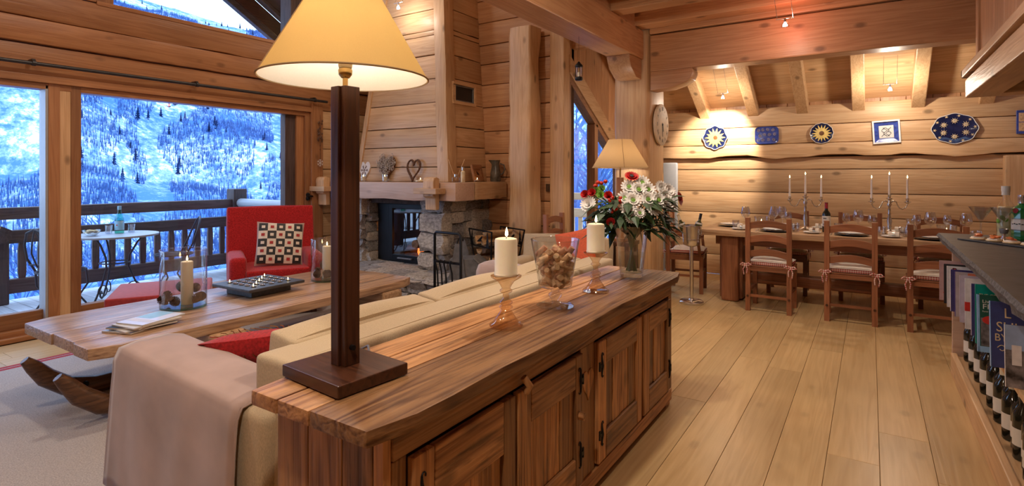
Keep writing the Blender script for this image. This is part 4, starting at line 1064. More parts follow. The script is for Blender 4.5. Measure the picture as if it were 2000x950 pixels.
# carved heart on the middle stile
hp = [(2.13 + x, 0.42 + z) for x, z in heart_pts(0.105, 0.13, 30)]
MB().prism(hp, FXX - 0.005, FXX + 0.004, 'yz').build('carved_heart', 'old_z', sb, bevel=0.002)
def hinge(y, z, s_, parent):
    """wrought iron S hinge"""
    pts = arc((y + s_ * .008, z + .046), 0.008, 180 if s_ > 0 else 0, -40 if s_ > 0 else 220, 7, 'yz', FXX + 0.02)
    pts = list(reversed(pts)) + [(FXX + 0.02, y, z + .03), (FXX + 0.022, y + s_ * .004, z), (FXX + 0.02, y, z - .03)] + arc((y + s_ * .007, z - .046), 0.007, 180 if s_ > 0 else 0, 360 if s_ > 0 else -180, 6, 'yz', FXX + 0.02)
    rr = [0.002] * 7 + [0.0035, 0.005, 0.0065, 0.005, 0.004] + [0.002] * 20
    h = MB().tube(pts, rr[:len(pts)], 7)
    h.box(FXX + .012, FXX + .023, y - .022 if s_ > 0 else y - .004, y + .004 if s_ > 0 else y + .022, z - .008, z + .008)
    h.tube([(FXX + .018, y - s_ * .022, z - .02), (FXX + .018, y - s_ * .022, z + .02)], 0.006, 8)
    return h.build('hinge', 'black_iron', parent, smooth=50)
def door(y0, y1, side, boards, tall):
    d = link('door', None, sb)
    z0, z1 = 0.115, 0.645; st_ = 0.085
    def p(a, b2, c, e, nm, mt, out): return fboard(a, b2, c, e, nm, mt, out, d, 0.024, 0.005)
    p(y0, y0 + st_, z0, z1, 'door_stile', 'old_z', 0.018); p(y1 - st_ * .8, y1, z0, z1, 'door_stile', 'old_z', 0.018)
    p(y0 + st_, y1 - st_ * .8, z1 - tall, z1, 'door_rail', 'old_y', 0.018); p(y0 + st_, y1 - st_ * .8, z0, z0 + 0.12, 'door_rail', 'old_y', 0.018)
    a = y0 + st_; w = (y1 - st_ * .8 - a) / len(boards); 
    for i, k in enumerate(boards): p(a + i * w, a + (i + 1) * w, z0 + 0.12, z1 - tall, 'door_panel', 'old_z', 0.004 + k)
    hy = y0 + 0.03 if side < 0 else y1 - 0.03
    for z in (0.24, 0.54): hinge(hy, z, 1 if side < 0 else -1, d)
    return d
door(1.05, 1.54, -1, (0.0, 0.004, 0.0), 0.17)
door(1.555, 2.055, 1, (0.002, 0.0, 0.003), 0.13)
door(2.205, 2.745, -1, (0.0, 0.004, 0.0, 0.002), 0.11)
door(2.775, 3.235, 1, (0.0, 0.004, 0.0), 0.11)
MB().tube([(FXX + .02, 1.60, 0.635), (FXX + .035, 1.60, 0.66), (FXX + .02, 1.585, 0.69)], 0.013, 8).build('turn_latch', 'old_z', sb, smooth=50)
MB().tube([(FXX + .012, 2.02, 0.40), (FXX + .04, 2.02, 0.40)], 0.016, 8).build('knob', 'old_x', sb, smooth=50)
for (x, y) in ((SX0 + .04, SY0 + .05), (SX1 - .04, SY0 + .05), (SX0 + .04, SY1 - .06), (SX1 - .04, SY1 - .06), (SX1 - .04, 2.1)):
    MB().box(x - .035, x + .035, y - .04, y + .04, 0, 0.07).build('foot', 'old_z', sb, bevel=0.005)

# ---- big table lamp
lp = thing('table_lamp', 'tall dark wooden table lamp with glowing cream cone shade on sideboard', 'lamp', (-1.325, 1.115, SZ + 0.004), R(-5))
MB().box(-0.142, 0.142, -0.122, 0.122, 0, 0.035).build('base', 'dark_x', lp, bevel=0.004)
MB().box(-0.030, 0.007, -0.030, 0.022, 0.035, 0.868).build('post', 'dark_z', lp, bevel=0.002)
MB().box(0.010, 0.030, -0.022, 0.030, 0.035, 0.868).build('post', 'dark_z', lp, bevel=0.002)
MB().box(0.006, 0.012, -0.018, 0.018, 0.04, 0.86).build('spacer', 'dark_z', lp)
MB().tube([(0.03, 0.0, 0.09), (0.042, 0, 0.09)], 0.008, 10).build('screw', 'black_iron', lp)
MB().tube([(0, 0, 0.868), (0, 0, 0.905)], 0.008, 10).lathe([(0.012, 0.895), (0.02, 0.905), (0.021, 0.918), (0.017, 0.925)], 16).build('stem', 'brass', lp, smooth=50)
MB().lathe([(0.019, 0.925), (0.021, 0.935), (0.019, 0.938), (0.021, 0.945), (0.019, 0.948), (0.021, 0.958), (0.018, 0.962)], 18).build('socket', 'cream_glaze', lp, smooth=50)
MB().lathe([(0.020, 0.962), (0.034, 0.966), (0.034, 0.969), (0.020, 0.971)], 20).build('gallery_ring', 'brass', lp, smooth=40)
MB().lathe([(0.012, 0.972), (0.03, 1.0), (0.032, 1.03), (0.02, 1.055), (0, 1.062)], 16).build('bulb', 'bulb', lp, smooth=60)
SR0, SR1, SZ0, SZ1 = 0.247, 0.095, 0.893, 1.158
sh = MB().lathe([(SR0, SZ0), (SR1, SZ1)], 64, caps=False).build('lamp_shade', 'shade_cream', lp, smooth=60)
MB().lathe([(SR0 - .004, SZ0), (SR1 - .004, SZ1)], 64, caps=False).build('lining', 'shade_lining', sh, smooth=60)
MB().tube([(SR0 * math.cos(2 * PI * i / 64), SR0 * math.sin(2 * PI * i / 64), SZ0) for i in range(64)], 0.0028, 6, closed=True).build('hem', 'shade_linen', sh, smooth=60)
MB().tube([(SR1 * math.cos(2 * PI * i / 48), SR1 * math.sin(2 * PI * i / 48), SZ1) for i in range(48)], 0.0028, 6, closed=True).build('hem', 'shade_linen', sh, smooth=60)
a = R(-103)
MB().tube([((SR0 + .001) * math.cos(a), (SR0 + .001) * math.sin(a), SZ0), ((SR1 + .001) * math.cos(a), (SR1 + .001) * math.sin(a), SZ1)], 0.0016, 5).build('seam', 'shade_linen', sh)
MB().tube([(0, 0, 1.06), (0, 0, 1.15)], 0.003, 6).tube([(-SR1, 0, 1.15), (SR1, 0, 1.15)], 0.002, 6).tube([(0, -SR1, 1.15), (0, SR1, 1.15)], 0.002, 6).build('harp', 'steel', lp)
MB().tube([(-0.04, 0.12, 0.02), (-0.10, 0.16, 0.03), (-0.16, 0.16, 0.0), (-0.19, 0.13, -0.05)], 0.004, 8).build('cord', 'pewter', lp, smooth=60)
lamp('lamp_light', (0, 0, 1.03), 42.0, WARM, 0.035, lp)

# ---- lustre glass candle holders and candles
def candle_holder(loc, label, clabel, h=0.20):
    t = thing('glass_candle_holder', label, 'candle holder', loc)
    pr_ = [(0.0, 0.004), (0.066, 0.0), (0.068, 0.006), (0.050, 0.020), (0.032, 0.045), (0.019, 0.066), (0.027, 0.072), (0.027, 0.078), (0.017, 0.084), (0.026, 0.090), (0.026, 0.097), (0.014, 0.106), (0.013, 0.128), (0.025, 0.136), (0.025, 0.143), (0.017, 0.149), (0.022, 0.160), (0.034, 0.178), (0.060, 0.194), (0.062, 0.200), (0.03, 0.199), (0.0, 0.196)]
    MB().lathe(pr_, 32).build('stem_glass', 'lustre_glass', t, smooth=60)
    c = thing('pillar_candle', clabel, 'candle', (loc[0], loc[1], loc[2] + 0.201))
    MB().lathe([(0.048, 0), (0.050, 0.006), (0.046, 0.012), (0.0455, 0.138), (0.043, 0.146), (0.034, 0.149), (0.015, 0.144), (0, 0.142)], 32, wob=lambda a_, z: 1 + (0.03 * math.sin(a_ * 3) if z < 0.008 else 0.0)).build('wax', 'wax', c, smooth=50)
    MB().tube([(0, 0, 0.140), (0.002, 0.001, 0.158)], 0.0015, 5).build('wick', 'wick', c)
    flame_on(c, 0.002, 0.001, 0.153, 1.1)
candle_holder((-1.22, 1.83, SZ + .004), 'amber lustre glass candlestick beside the glass of corks, towards the lamp', 'thick cream candle on the candlestick between lamp and corks')
candle_holder((-1.19, 2.62, SZ + .004), 'amber lustre glass candlestick between the corks and flowers', 'thick cream candle on the candlestick between corks and flowers')

# ---- footed glass of corks
CG = (-1.215, 2.23, SZ + .004)
t = thing('footed_glass', 'large footed glass vase filled with wine corks', 'glass vase', CG)
MB().lathe([(0, 0.004), (0.085, 0.0), (0.086, 0.004), (0.03, 0.012), (0.016, 0.02), (0.018, 0.03), (0.031, 0.045), (0.031, 0.055), (0.018, 0.066), (0.024, 0.078), (0.066, 0.086), (0.076, 0.094), (0.084, 0.15), (0.112, 0.305), (0.109, 0.305), (0.08, 0.15), (0.07, 0.10), (0.0, 0.092)], 40).build('glass_body', 'clear_glass', t, smooth=60)
MB().tube([(0.111 * math.cos(2 * PI * i / 48), 0.111 * math.sin(2 * PI * i / 48), 0.305) for i in range(48)], 0.0025, 6, closed=True).build('rim', 'clear_glass', t, smooth=60)
cork_me = [MB().lathe([(0.0125, -0.030), (0.0138, -0.027), (0.0138, 0.027), (0.0125, 0.030)], 12).mesh('cork', m_, smooth=40) for m_ in ('cork', 'cork_red', 'cork')]
rnd = random.Random(4); nc = 0
for layer in range(7):
    z = 0.114 + layer * 0.022; r_in = 0.062 + (z - 0.1) * 0.16 - 0.008
    for ring in (0, 1, 2):
        rr = (r_in - 0.012) * (ring / 2.0 if ring else 0.12); cnt = (1, 3, 6)[ring]
        if layer == 6: cnt = (1, 3, 4)[ring]
        for i in range(cnt):
            a = 2 * PI * (i + rnd.random() * .5) / cnt + layer
            o = link('wine_cork', cork_me[0 if rnd.random() < .75 else 1], None, (CG[0] + rr * math.cos(a), CG[1] + rr * math.sin(a), CG[2] + z + rnd.uniform(-.004, .004)), (rnd.uniform(0.5, 2.6), rnd.uniform(-.6, .6), a + (PI / 2 if ring == 2 else rnd.uniform(0, 3)) + rnd.uniform(-.5, .5)))
            tag(o, 'used wine cork lying in the footed glass vase', 'cork', 'wine corks in the footed glass'); nc += 1

# ---- vase of flowers
VL = (-1.19, 3.13, SZ + .004)
t = thing('flower_vase', 'tapered square clear glass vase holding the mixed flowers', 'vase', VL, R(20))
def sq(r, z): return [(r * math.copysign(abs(math.cos(a)) ** .55, math.cos(a)), r * math.copysign(abs(math.sin(a)) ** .55, math.sin(a)), z) for a in [2 * PI * i / 32 for i in range(32)]]
def sqlathe(prof):
    vs = [p for r, z in prof for p in sq(r, z)]; fs = []
    for j in range(len(prof) - 1):
        for i in range(32): fs.append((j * 32 + i, j * 32 + (i + 1) % 32, (j + 1) * 32 + (i + 1) % 32, (j + 1) * 32 + i))
    return MB().add(vs, fs)
sqlathe([(0.001, 0.0), (0.062, 0.0), (0.066, 0.006), (0.098, 0.30), (0.095, 0.30), (0.062, 0.024), (0.001, 0.022)]).build('glass_body', 'clear_glass', t, smooth=50)
sqlathe([(0.001, 0.024), (0.060, 0.025), (0.075, 0.135), (0.001, 0.135)]).build('water', 'water', t, smooth=50)
V0 = Vector(VL)
def petals(n, r, w, mat_b, cup, layers, name='petals'):
    mb = MB()
    for l_ in range(layers):
        rr = r * (1 - 0.24 * l_); up = cup + l_ * 0.28
        for i in range(n):
            a = 2 * PI * (i + 0.5 * (l_ % 2)) / n; c, s = math.cos(a), math.sin(a)
            def P(d, o, z): return (d * c - o * s, d * s + o * c, z)
            z1 = rr * math.sin(up); d1 = rr * math.cos(up)
            mb.add([P(0.003, -w * .3, 0.002 * l_), P(0.003, w * .3, 0.002 * l_), P(d1 * .6, w, z1 * .5), P(d1 * .9, w * .75, z1 * .9), P(d1, 0, z1), P(d1 * .9, -w * .75, z1 * .9), P(d1 * .6, -w, z1 * .5)], [(0, 1, 2, 6), (2, 3, 5, 6), (3, 4, 5)])
    return mb.mesh(name, mat_b)
DAISY = petals(15, 0.047, 0.0065, 'white_petal', 0.25, 3); MUM = petals(18, 0.052, 0.007, 'white_petal', 0.35, 5)
GERB = petals(22, 0.045, 0.0055, 'red_petal', 0.15, 3); ROSE = petals(9, 0.034, 0.012, 'red_petal', 0.7, 4); POM = petals(14, 0.028, 0.006, 'green_bloom', 0.5, 5)
DISC_Y = MB().lathe([(0.013, 0), (0.012, 0.007), (0, 0.011)], 12).mesh('flower_disc', 'green_bloom', smooth=60)
DISC_B = MB().lathe([(0.013, 0), (0.012, 0.006), (0, 0.009)], 12).mesh('flower_disc', 'ink', smooth=60)
CRT, UPV = Vector((math.cos(R(33.07)), math.sin(R(33.07)), 0)), Vector((0, 0, 1)); TOC = Vector((math.sin(R(33.07)), -math.cos(R(33.07)), 0))
def bloom(kind, me, disc, dx, dz, dy, label, cat, group, face=(0, 0, 0), scale=1.0):
    """a cut flower: dx sideways, dz above the table, dy out of the bunch"""
    dz -= 0.05
    if kind == 'white_daisy': dx = 0.03 + (dx - 0.03) * 1.25
    p = V0 + CRT * dx + UPV * dz + TOC * dy
    t = thing(kind, label, cat, V0 + Vector((0, 0, 0.03)), group=group)
    lp_ = p - (V0 + Vector((0, 0, 0.03)))
    a = Vector((0, 0, 0)) + CRT * (-dx * 0.12) + TOC * (-dy * .1); mid = CRT * (dx * 0.16) + TOC * (dy * .25) + UPV * 0.27
    if mid.length > 0: pass
    MB().tube([a + UPV * 0.0, (a + mid) / 2, mid, mid.lerp(lp_, 0.5) + UPV * 0.02, lp_ - UPV * .004], 0.0026, 5).build('stem', 'stem_green', t, smooth=60)
    d = (TOC * 0.9 + CRT * (dx * 2.2 + face[0]) + UPV * (0.55 + face[1])).normalized()
    q = d.to_track_quat('Z', 'Y').to_euler()
    o = link('petals', me, t, lp_, q); o.scale = (scale,) * 3
    if disc:
        e = link('flower_disc', disc, t, lp_ + d * 0.004, q); e.scale = (scale,) * 3
    return t
W = 'white daisy chrysanthemum in the glass vase'
for (dx, dz, dy) in ((-0.005, 0.50, 0.10), (0.065, 0.505, 0.09), (0.115, 0.50, 0.08), (-0.03, 0.455, 0.12), (0.02, 0.43, 0.13), (0.03, 0.56, 0.05), (0.075, 0.56, 0.04), (-0.035, 0.51, 0.06), (0.085, 0.455, 0.11), (-0.01, 0.575, 0.02), (0.055, 0.60, 0.0), (-0.02, 0.40, 0.14)):
    bloom('white_daisy', DAISY, DISC_Y, dx, dz, dy, W, 'flower', 'white daisies in the vase', scale=1.15 if dz > .44 else 0.8)
for (dx, dz, dy) in ((0.19, 0.52, 0.03), (0.175, 0.565, 0.0), (0.215, 0.55, 0.0), (-0.26, 0.475, 0.05), (0.20, 0.48, 0.05)):
    bloom('white_chrysanthemum', MUM, None, dx, dz, dy, 'full white chrysanthemum at the side of the flower bunch', 'flower', 'full white chrysanthemums in the vase', scale=1.05)
bloom('red_gerbera', GERB, DISC_B, 0.275, 0.51, 0.02, 'single red gerbera leaning out over the champagne bucket', 'flower', None, (0.9, -0.2), 1.05)
bloom('red_gerbera', GERB, DISC_B, 0.0, 0.64, 0.0, 'dark red gerbera at the very top of the bunch', 'flower', None, (0, 0.6), 1.0)
for (dx, dz, dy, lb) in ((-0.15, 0.525, 0.08, 'red carnation above the cluster of red berries'), (-0.145, 0.375, 0.13, 'low red carnation against the dark leaves'), (-0.275, 0.53, 0.02, 'red carnation hanging outermost towards the fireplace'), (-0.235, 0.54, 0.03, 'red carnation next to the outermost red carnation')):
    bloom('red_carnation', ROSE, None, dx, dz, dy, lb, 'flower', None, (0, 0), 1.0)
for (dx, dz, dy) in ((-0.18, 0.565, 0.02), (-0.215, 0.55, 0.02), (-0.19, 0.53, 0.05)):
    bloom('green_pompom', POM, None, dx, dz, dy, 'round green pompom flower among the red carnations', 'flower', 'green pompom flowers in the vase')
t = thing('berry_sprig', 'sprig of shiny red berries in the vase', 'berries', V0 + Vector((0, 0, 0.03)))
base = CRT * -0.125 + TOC * 0.13 + UPV * 0.395
MB().tube([(0, 0, 0), TOC * .03 + UPV * .27, base], 0.003, 5).build('stem', 'stem_green', t)
rnd = random.Random(2)
for i in range(16):
    p = base + CRT * rnd.uniform(-.04, .035) + UPV * rnd.uniform(-.05, .05) + TOC * rnd.uniform(-.01, .02)
    MB().lathe([(0, -0.0085), (0.0065, -0.006), (0.009, 0), (0.0065, 0.006), (0, 0.0085)], 10, c=p).build('berry', 'berry_red', t, smooth=60)
for (dx, dz) in ((-0.18, 0.60), (-0.155, 0.61), (-0.215, 0.585), (-0.2, 0.605)):
    p = CRT * dx + UPV * (dz - .08); MB().tube([base, p], 0.0018, 4).build('stem', 'stem_green', t)
    MB().lathe([(0, -0.012), (0.012, -0.006), (0.014, 0.004), (0.006, 0.012), (0, 0.013)], 9, c=p).build('berry', 'berry_red', t, smooth=60)
# leaves: two sorts of foliage
def leaf(mb, p, d, ln, w, droop=0.3):
    d = Vector(d).normalized(); s_ = d.cross(UPV); s_.normalize() if s_.length > 1e-3 else None
    q = [p, p + d * ln * .4 + s_ * w - UPV * ln * droop * .1, p + d * ln - UPV * ln * droop, p + d * ln * .4 - s_ * w - UPV * ln * droop * .1, p + d * ln * .45 + UPV * .003]
    mb.add(q, [(0, 1, 4), (1, 2, 4), (2, 3, 4), (3, 0, 4)])
rnd = random.Random(11)
fo = thing('leafy_greenery', 'dark green leaves filling the bunch above the vase rim', 'foliage', V0)
for i in range(190):
    mb = MB(); a = rnd.uniform(-.26, .24); z = rnd.uniform(0.27, 0.50) - abs(a) * .12; p = CRT * a * .85 + UPV * z + TOC * rnd.uniform(-.08, .13)
    leaf(mb, p, CRT * (a * 4 + rnd.uniform(-.6, .6)) + TOC * rnd.uniform(-.2, 1) + UPV * rnd.uniform(-.6, .4), rnd.uniform(.07, .125), rnd.uniform(.020, .034))
    mb.build('leaf', 'leaf_green', fo)
for i in range(26):
    a = rnd.uniform(-.22, .2); e = CRT * a + UPV * rnd.uniform(.34, .5) + TOC * rnd.uniform(-.08, .1)
    MB().tube([CRT * (-a * .15) + UPV * .03 + TOC * rnd.uniform(-.03, .03), CRT * a * .12 + UPV * .26 + TOC * rnd.uniform(-.03, .03), e], 0.003, 5).build('stem', 'stem_green', fo, smooth=60)
sp = thing('trailing_sprig', 'fine-leaved green sprigs trailing from the vase towards the bucket stand', 'foliage', V0)
for i in range(6):
    e = CRT * (0.17 + .035 * rnd.random() * 2) + UPV * (0.27 + 0.045 * i) + TOC * rnd.uniform(-.05, .08); s0 = CRT * .03 + UPV * .31
    pts = [s0, s0.lerp(e, .5) + UPV * .04, e]; MB().tube([UPV * .05, s0] + pts[1:], 0.0018, 4).build('stem', 'stem_green', sp)
    mb = MB()
    for k in range(18):
        f_ = k / 18; p = (s0.lerp(pts[1], f_ * 2) if f_ < .5 else pts[1].lerp(e, f_ * 2 - 1)); leaf(mb, p, CRT * rnd.uniform(-.3, 1) + UPV * rnd.choice((-1, 1)) * .8 + TOC * rnd.uniform(-.5, .8), .036, .0055)
    mb.build('leaves', 'leaf_green', sp)['kind'] = 'stuff'

# ---- small lamp and table by the timber post
t = thing('side_table', 'small dark wooden side table between armchair and timber post', 'side table', (-2.14, 5.31, 0))
MB().box(-0.15, 0.15, -0.15, 0.15, 0.66, 0.70).build('table_top', 'dark_x', t, bevel=0.006)
for sx in (-1, 1):
    for sy in (-1, 1): MB().box(sx * .12 - .02, sx * .12 + .02, sy * .12 - .02, sy * .12 + .02, 0, 0.66).build('leg', 'dark_z', t, bevel=0.004)
t = thing('linen_lamp', 'wooden table lamp with linen cone shade before the timber post', 'lamp', (-2.14, 5.31, 0.70))
MB().box(-0.09, 0.09, -0.09, 0.09, 0, 0.03).build('base', 'honey_x', t, bevel=0.005)
MB().box(-0.028, 0.028, -0.028, 0.028, 0.03, 0.645).build('post', 'honey_z', t, bevel=0.004)
MB().tube([(0, 0, 0.645), (0, 0, 0.76)], 0.008, 8).build('stem', 'brass', t)
MB().lathe([(0.02, 0.76), (0.03, 0.80), (0.02, 0.84), (0, 0.845)], 12).build('bulb', 'bulb', t, smooth=60)
s_ = MB().lathe([(0.285, 0.742), (0.118, 1.03)], 48, caps=False).build('lamp_shade', 'shade_linen', t, smooth=60)
MB().tube([(0.285 * math.cos(2 * PI * i / 48), 0.285 * math.sin(2 * PI * i / 48), 0.742) for i in range(48)], 0.003, 5, closed=True).build('hem', 'shade_linen', s_)
a = R(-60); MB().tube([(0.286 * math.cos(a), 0.286 * math.sin(a), 0.742), (0.119 * math.cos(a), 0.119 * math.sin(a), 1.03)], 0.002, 4).build('seam', 'twig_brown', s_)
lamp('lamp_light', (0, 0, 0.82), 24.0, WARM, 0.03, t)

# ---- curtain rod, dried flowers, snowflake, lantern, switch
t = thing('curtain_rod', 'long dark metal curtain rod on the logs above the sliding door', 'curtain rod')
MB().tube([(XW + 0.09, -1.6, 2.298), (XW + 0.09, 4.60, 2.298)], 0.016, 10).build('rod', 'rod_metal', t, smooth=50)
for y in (-0.2, 1.66, 2.98, 4.42):
    MB().box(XW, XW + 0.09, y - .012, y + .012, 2.31, 2.335).tube([(XW + .09, y - .012, 2.30), (XW + .09, y + .012, 2.30)], 0.024, 10).build('rod_bracket', 'rod_metal', t, smooth=50)
t = thing('dried_garland', 'hanging bunch of dried brown cones on the door post', 'garland', (XW + 0.075, 4.505, 1.77))
rnd = random.Random(8)
MB().tube([(0, 0, -0.22), (0, 0, 0.36)], 0.002, 4).build('string', 'twig_brown', t)
for i in range(26):
    z = rnd.uniform(0.02, 0.28); a = rnd.uniform(0, 6.28); r = 0.028
    o = MB().lathe([(0, -0.018), (0.011, -0.008), (0.011, 0.006), (0, 0.018)], 7, c=(r * .6 * math.cos(a), r * math.sin(a), z)).build('cone', 'twig_brown', t, smooth=60)
for z in (-0.03, -0.08): MB().lathe([(0, -0.012), (0.008, 0), (0, 0.012)], 7, c=(0, 0, z)).build('cone', 'twig_brown', t)
t = thing('snowflake_ornament', 'white snowflake ornament hanging below the dried bunch', 'ornament', (XW + 0.075, 4.505, 1.52))
sf = MB()
for k in range(6):
    a = PI / 3 * k + PI / 6; c, s = math.cos(a), math.sin(a)
    sf.obox((0, 0.022 * c, 0.022 * s), (0.004, 0.044, 0.006), (a, 0, 0))
    for q in (-1, 1):
        a2 = a + q * .9; sf.obox((0, .03 * c + .008 * math.cos(a2), .03 * s + .008 * math.sin(a2)), (.004, .018, .005), (a2, 0, 0))
sf.build('flake', 'heart_white', t)
t = thing('hanging_lantern', 'small black lantern hanging on a wire from the long beam', 'lantern', (-2.14, 4.36, 2.27))
MB().tube([(0, 0, 0.09), (0, 0, 0.315)], 0.0012, 4).build('wire', 'black_iron', t)
MB().lathe([(0.030, -0.07), (0.034, -0.066), (0.034, -0.045), (0.028, -0.04)], 16).lathe([(0.028, 0.045), (0.036, 0.05), (0.034, 0.062), (0.02, 0.075), (0.01, 0.09), (0.004, 0.095)], 16).build('lantern_cap', 'black_iron', t, smooth=50)
for k in range(4):
    a = PI / 4 + PI / 2 * k; MB().tube([(0.029 * math.cos(a), 0.029 * math.sin(a), -.05), (0.029 * math.cos(a), 0.029 * math.sin(a), .05)], 0.003, 5).build('bar', 'black_iron', t)
MB().lathe([(0.026, -0.042), (0.026, 0.046)], 16, caps=False).build('lantern_glass', 'clear_glass', t, smooth=60)
MB().lathe([(0.012, -0.045), (0.012, 0.0), (0, 0.003)], 10).build('candle', 'wax', t)
t = thing('light_switch', 'small dark metal light switch between log post and glazing', 'switch', (-3.13, YF - 0.016, 1.22))
MB().box(-0.03, 0.03, -0.012, 0.0, -0.045, 0.045).build('plate', 'switch_plate', t, bevel=0.003)
MB().box(-0.012, 0.012, -0.018, -0.012, -0.02, 0.02).build('rocker', 'switch_plate', t, bevel=0.002)

# ================================================================== DINING
def colx(px, Y):
    """x of the point seen in photo column px on the plane y = Y (a thing standing at depth Y)"""
    a = (px - 1000) / FPX; s, c = math.sin(R(33.07)), math.cos(R(33.07))
    return Y * (a * c - s) / (a * s + c)
dt = thing('dining_table', 'long heavy rustic dining table laid for dinner', 'dining table')
DZ = 0.77
for i, (a, b2) in enumerate(((6.22, 6.53), (6.53, 6.88), (6.88, 7.22))):
    n = 16; vs = []; fs = []
    for k in range(n + 1):
        x = -1.60 + 3.0 * k / n; w = 0.012 * nz(x * 2.4, i) if i == 0 else 0
        vs += [(x, a + .001 + w, DZ - .06), (x, a + .001 + w, DZ), (x, b2 - .001, DZ), (x, b2 - .001, DZ - .06)]
    for k in range(n):
        for q in range(4): fs.append((k * 4 + q, k * 4 + (q + 1) % 4, k * 4 + 4 + (q + 1) % 4, k * 4 + 4 + q))
    fs += [(3, 2, 1, 0), tuple(n * 4 + q for q in range(4))]
    MB().add(vs, fs).build('top_plank', 'table_x', dt, smooth=35, bevel=0.006)
MB().box(-1.45, 1.3, 6.40, 6.46, 0.60, 0.71).box(-1.45, 1.3, 6.98, 7.04, 0.60, 0.71).build('apron', 'chair_x', dt, bevel=0.006)
for xc in (-1.28, 1.1):
    MB().box(xc - .12, xc + .12, 6.36, 7.08, 0.02, 0.71).build('trestle', 'chair_z', dt, bevel=0.02)
    MB().box(xc - .09, xc + .09, 6.28, 6.42, 0.0, 0.71).build('leg', 'chair_z', dt, bevel=0.03)
MB().box(-1.2, 1.05, 6.62, 6.76, 0.16, 0.28).build('stretcher', 'chair_x', dt, bevel=0.02)

def gingham():
    m, t, b = nt('gingham')
    tc = t.nodes.new('ShaderNodeTexCoord'); sp_ = t.nodes.new('ShaderNodeSeparateXYZ'); L(t, tc.outputs['Object'], sp_.inputs[0])
    fac = []
    for ax in ('X', 'Z'):
        w = N(t, 'ShaderNodeMath', operation='MULTIPLY'); L(t, sp_.outputs[ax], w.inputs[0]); w.inputs[1].default_value = 55.0
        f_ = N(t, 'ShaderNodeMath', operation='FRACT'); L(t, w.outputs[0], f_.inputs[0])
        g = N(t, 'ShaderNodeMath', operation='GREATER_THAN'); L(t, f_.outputs[0], g.inputs[0]); g.inputs[1].default_value = 0.5
        fac.append(g.outputs[0])
    ad = N(t, 'ShaderNodeMath', operation='ADD'); L(t, fac[0], ad.inputs[0]); L(t, fac[1], ad.inputs[1])
    dv = N(t, 'ShaderNodeMath', operation='MULTIPLY'); L(t, ad.outputs[0], dv.inputs[0]); dv.inputs[1].default_value = 0.5
    L(t, mixc(t, dv.outputs[0], (0.75, 0.62, 0.52), (0.42, 0.03, 0.03)), b.inputs['Base Color']); b.inputs['Roughness'].default_value = 0.95
gingham()
def chair_bow(t, x, y, z, s_):
    mb = MB()
    mb.tube([(x, y, z), (x - s_ * .03, y - .02, z + .015), (x - s_ * .055, y - .025, z), (x - s_ * .03, y - .02, z - .01), (x, y, z)], 0.007, 6)
    mb.tube([(x, y, z), (x + s_ * .03, y - .02, z + .012), (x + s_ * .05, y - .025, z - .005), (x + s_ * .02, y - .02, z - .012), (x, y, z)], 0.007, 6)
    mb.tube([(x, y - .01, z), (x + s_ * .02, y - .03, z - .05), (x + s_ * .012, y - .03, z - .10)], 0.006, 6).tube([(x, y - .01, z), (x - s_ * .02, y - .03, z - .04), (x - s_ * .015, y - .03, z - .085)], 0.006, 6)
    mb.build('tie', 'gingham', t, smooth=60)
def ladder_chair(label, group=None, arms=False):
    """local: back at y=0, sitter faces +y"""
    t = thing('arm_chair' if arms else 'dining_chair', label, 'chair', group=group)
    for s_ in (-1, 1):
        x = s_ * 0.188
        MB().tube([(x, 0.0, 0.0), (x, 0.0, 0.45), (x, -0.012, 0.94)], 0.031, 4).build('back_post', 'chair_z', t)
        MB().tube([(x, 0.37, 0.0), (x, 0.37, 0.435)], 0.030, 4).build('leg', 'chair_z', t)
        MB().tube([(x, 0.02, 0.20), (x, 0.35, 0.20)], 0.018, 4).build('stretcher', 'chair_y', t)
        MB().box(x - .018, x + .018, 0.02, 0.36, 0.38, 0.44).build('seat_rail', 'chair_y', t)
        MB().tube([(x, -0.024, 0.15), (x, -0.028, 0.15)], 0.012, 8).build('peg', 'dark_y', t)
    MB().tube([(-.18, 0.0, 0.155), (.18, 0.0, 0.155)], 0.017, 4).build('stretcher', 'chair_x', t)
    MB().tube([(-.18, 0.37, 0.24), (.18, 0.37, 0.24)], 0.017, 4).build('stretcher', 'chair_x', t)
    MB().box(-.19, .19, -0.012, 0.012, 0.405, 0.44).build('seat_rail', 'chair_x', t)
    MB().box(-.19, .19, 0.358, 0.382, 0.38, 0.44).build('seat_rail', 'chair_x', t)
    MB().box(-.21, .21, 0.02, 0.40, 0.44, 0.455).build('seat', 'chair_x', t, bevel=0.004)
    for z in (0.85, 0.71, 0.565):
        n = 10
        up = [(-.185 + .37 * i / n, z + 0.035 + 0.032 * math.sin(PI * i / n)) for i in range(n + 1)]
        dn = [(.185 - .37 * i / n, z - 0.030 + 0.030 * math.sin(PI * i / n)) for i in range(n + 1)]
        yb_ = -0.010 * (z - .45) / .45
        MB().prism(up + dn, yb_ - 0.009, yb_ + 0.009, 'xz').build('back_slat', 'chair_x', t, bevel=0.003, bseg=1)
    q = link('seat_cushion', None, t)
    rbox(0.40, 0.37, 0.032, 0.012, 'cushion_pad', 'gingham', q, (0, 0.21, 0.475))
    MB().pillow(0.41, 0.38, 0.045, 9, c=(0, 0.21, 0.494), p=6).build('cushion_top', 'cloth_white', q, smooth=60)
    for s_ in (-1, 1): chair_bow(t, s_ * .205, -0.028, 0.47, s_)
    if arms:
        for s_ in (-1, 1):
            MB().tube([(s_ * .215, -0.02, 0.66), (s_ * .225, 0.15, 0.675), (s_ * .225, 0.40, 0.665)], 0.024, 6).build('armrest', 'chair_y', t, smooth=50)
            MB().tube([(s_ * .21, 0.36, 0.43), (s_ * .225, 0.33, 0.67)], 0.022, 4).build('arm_post', 'chair_z', t)
    return t
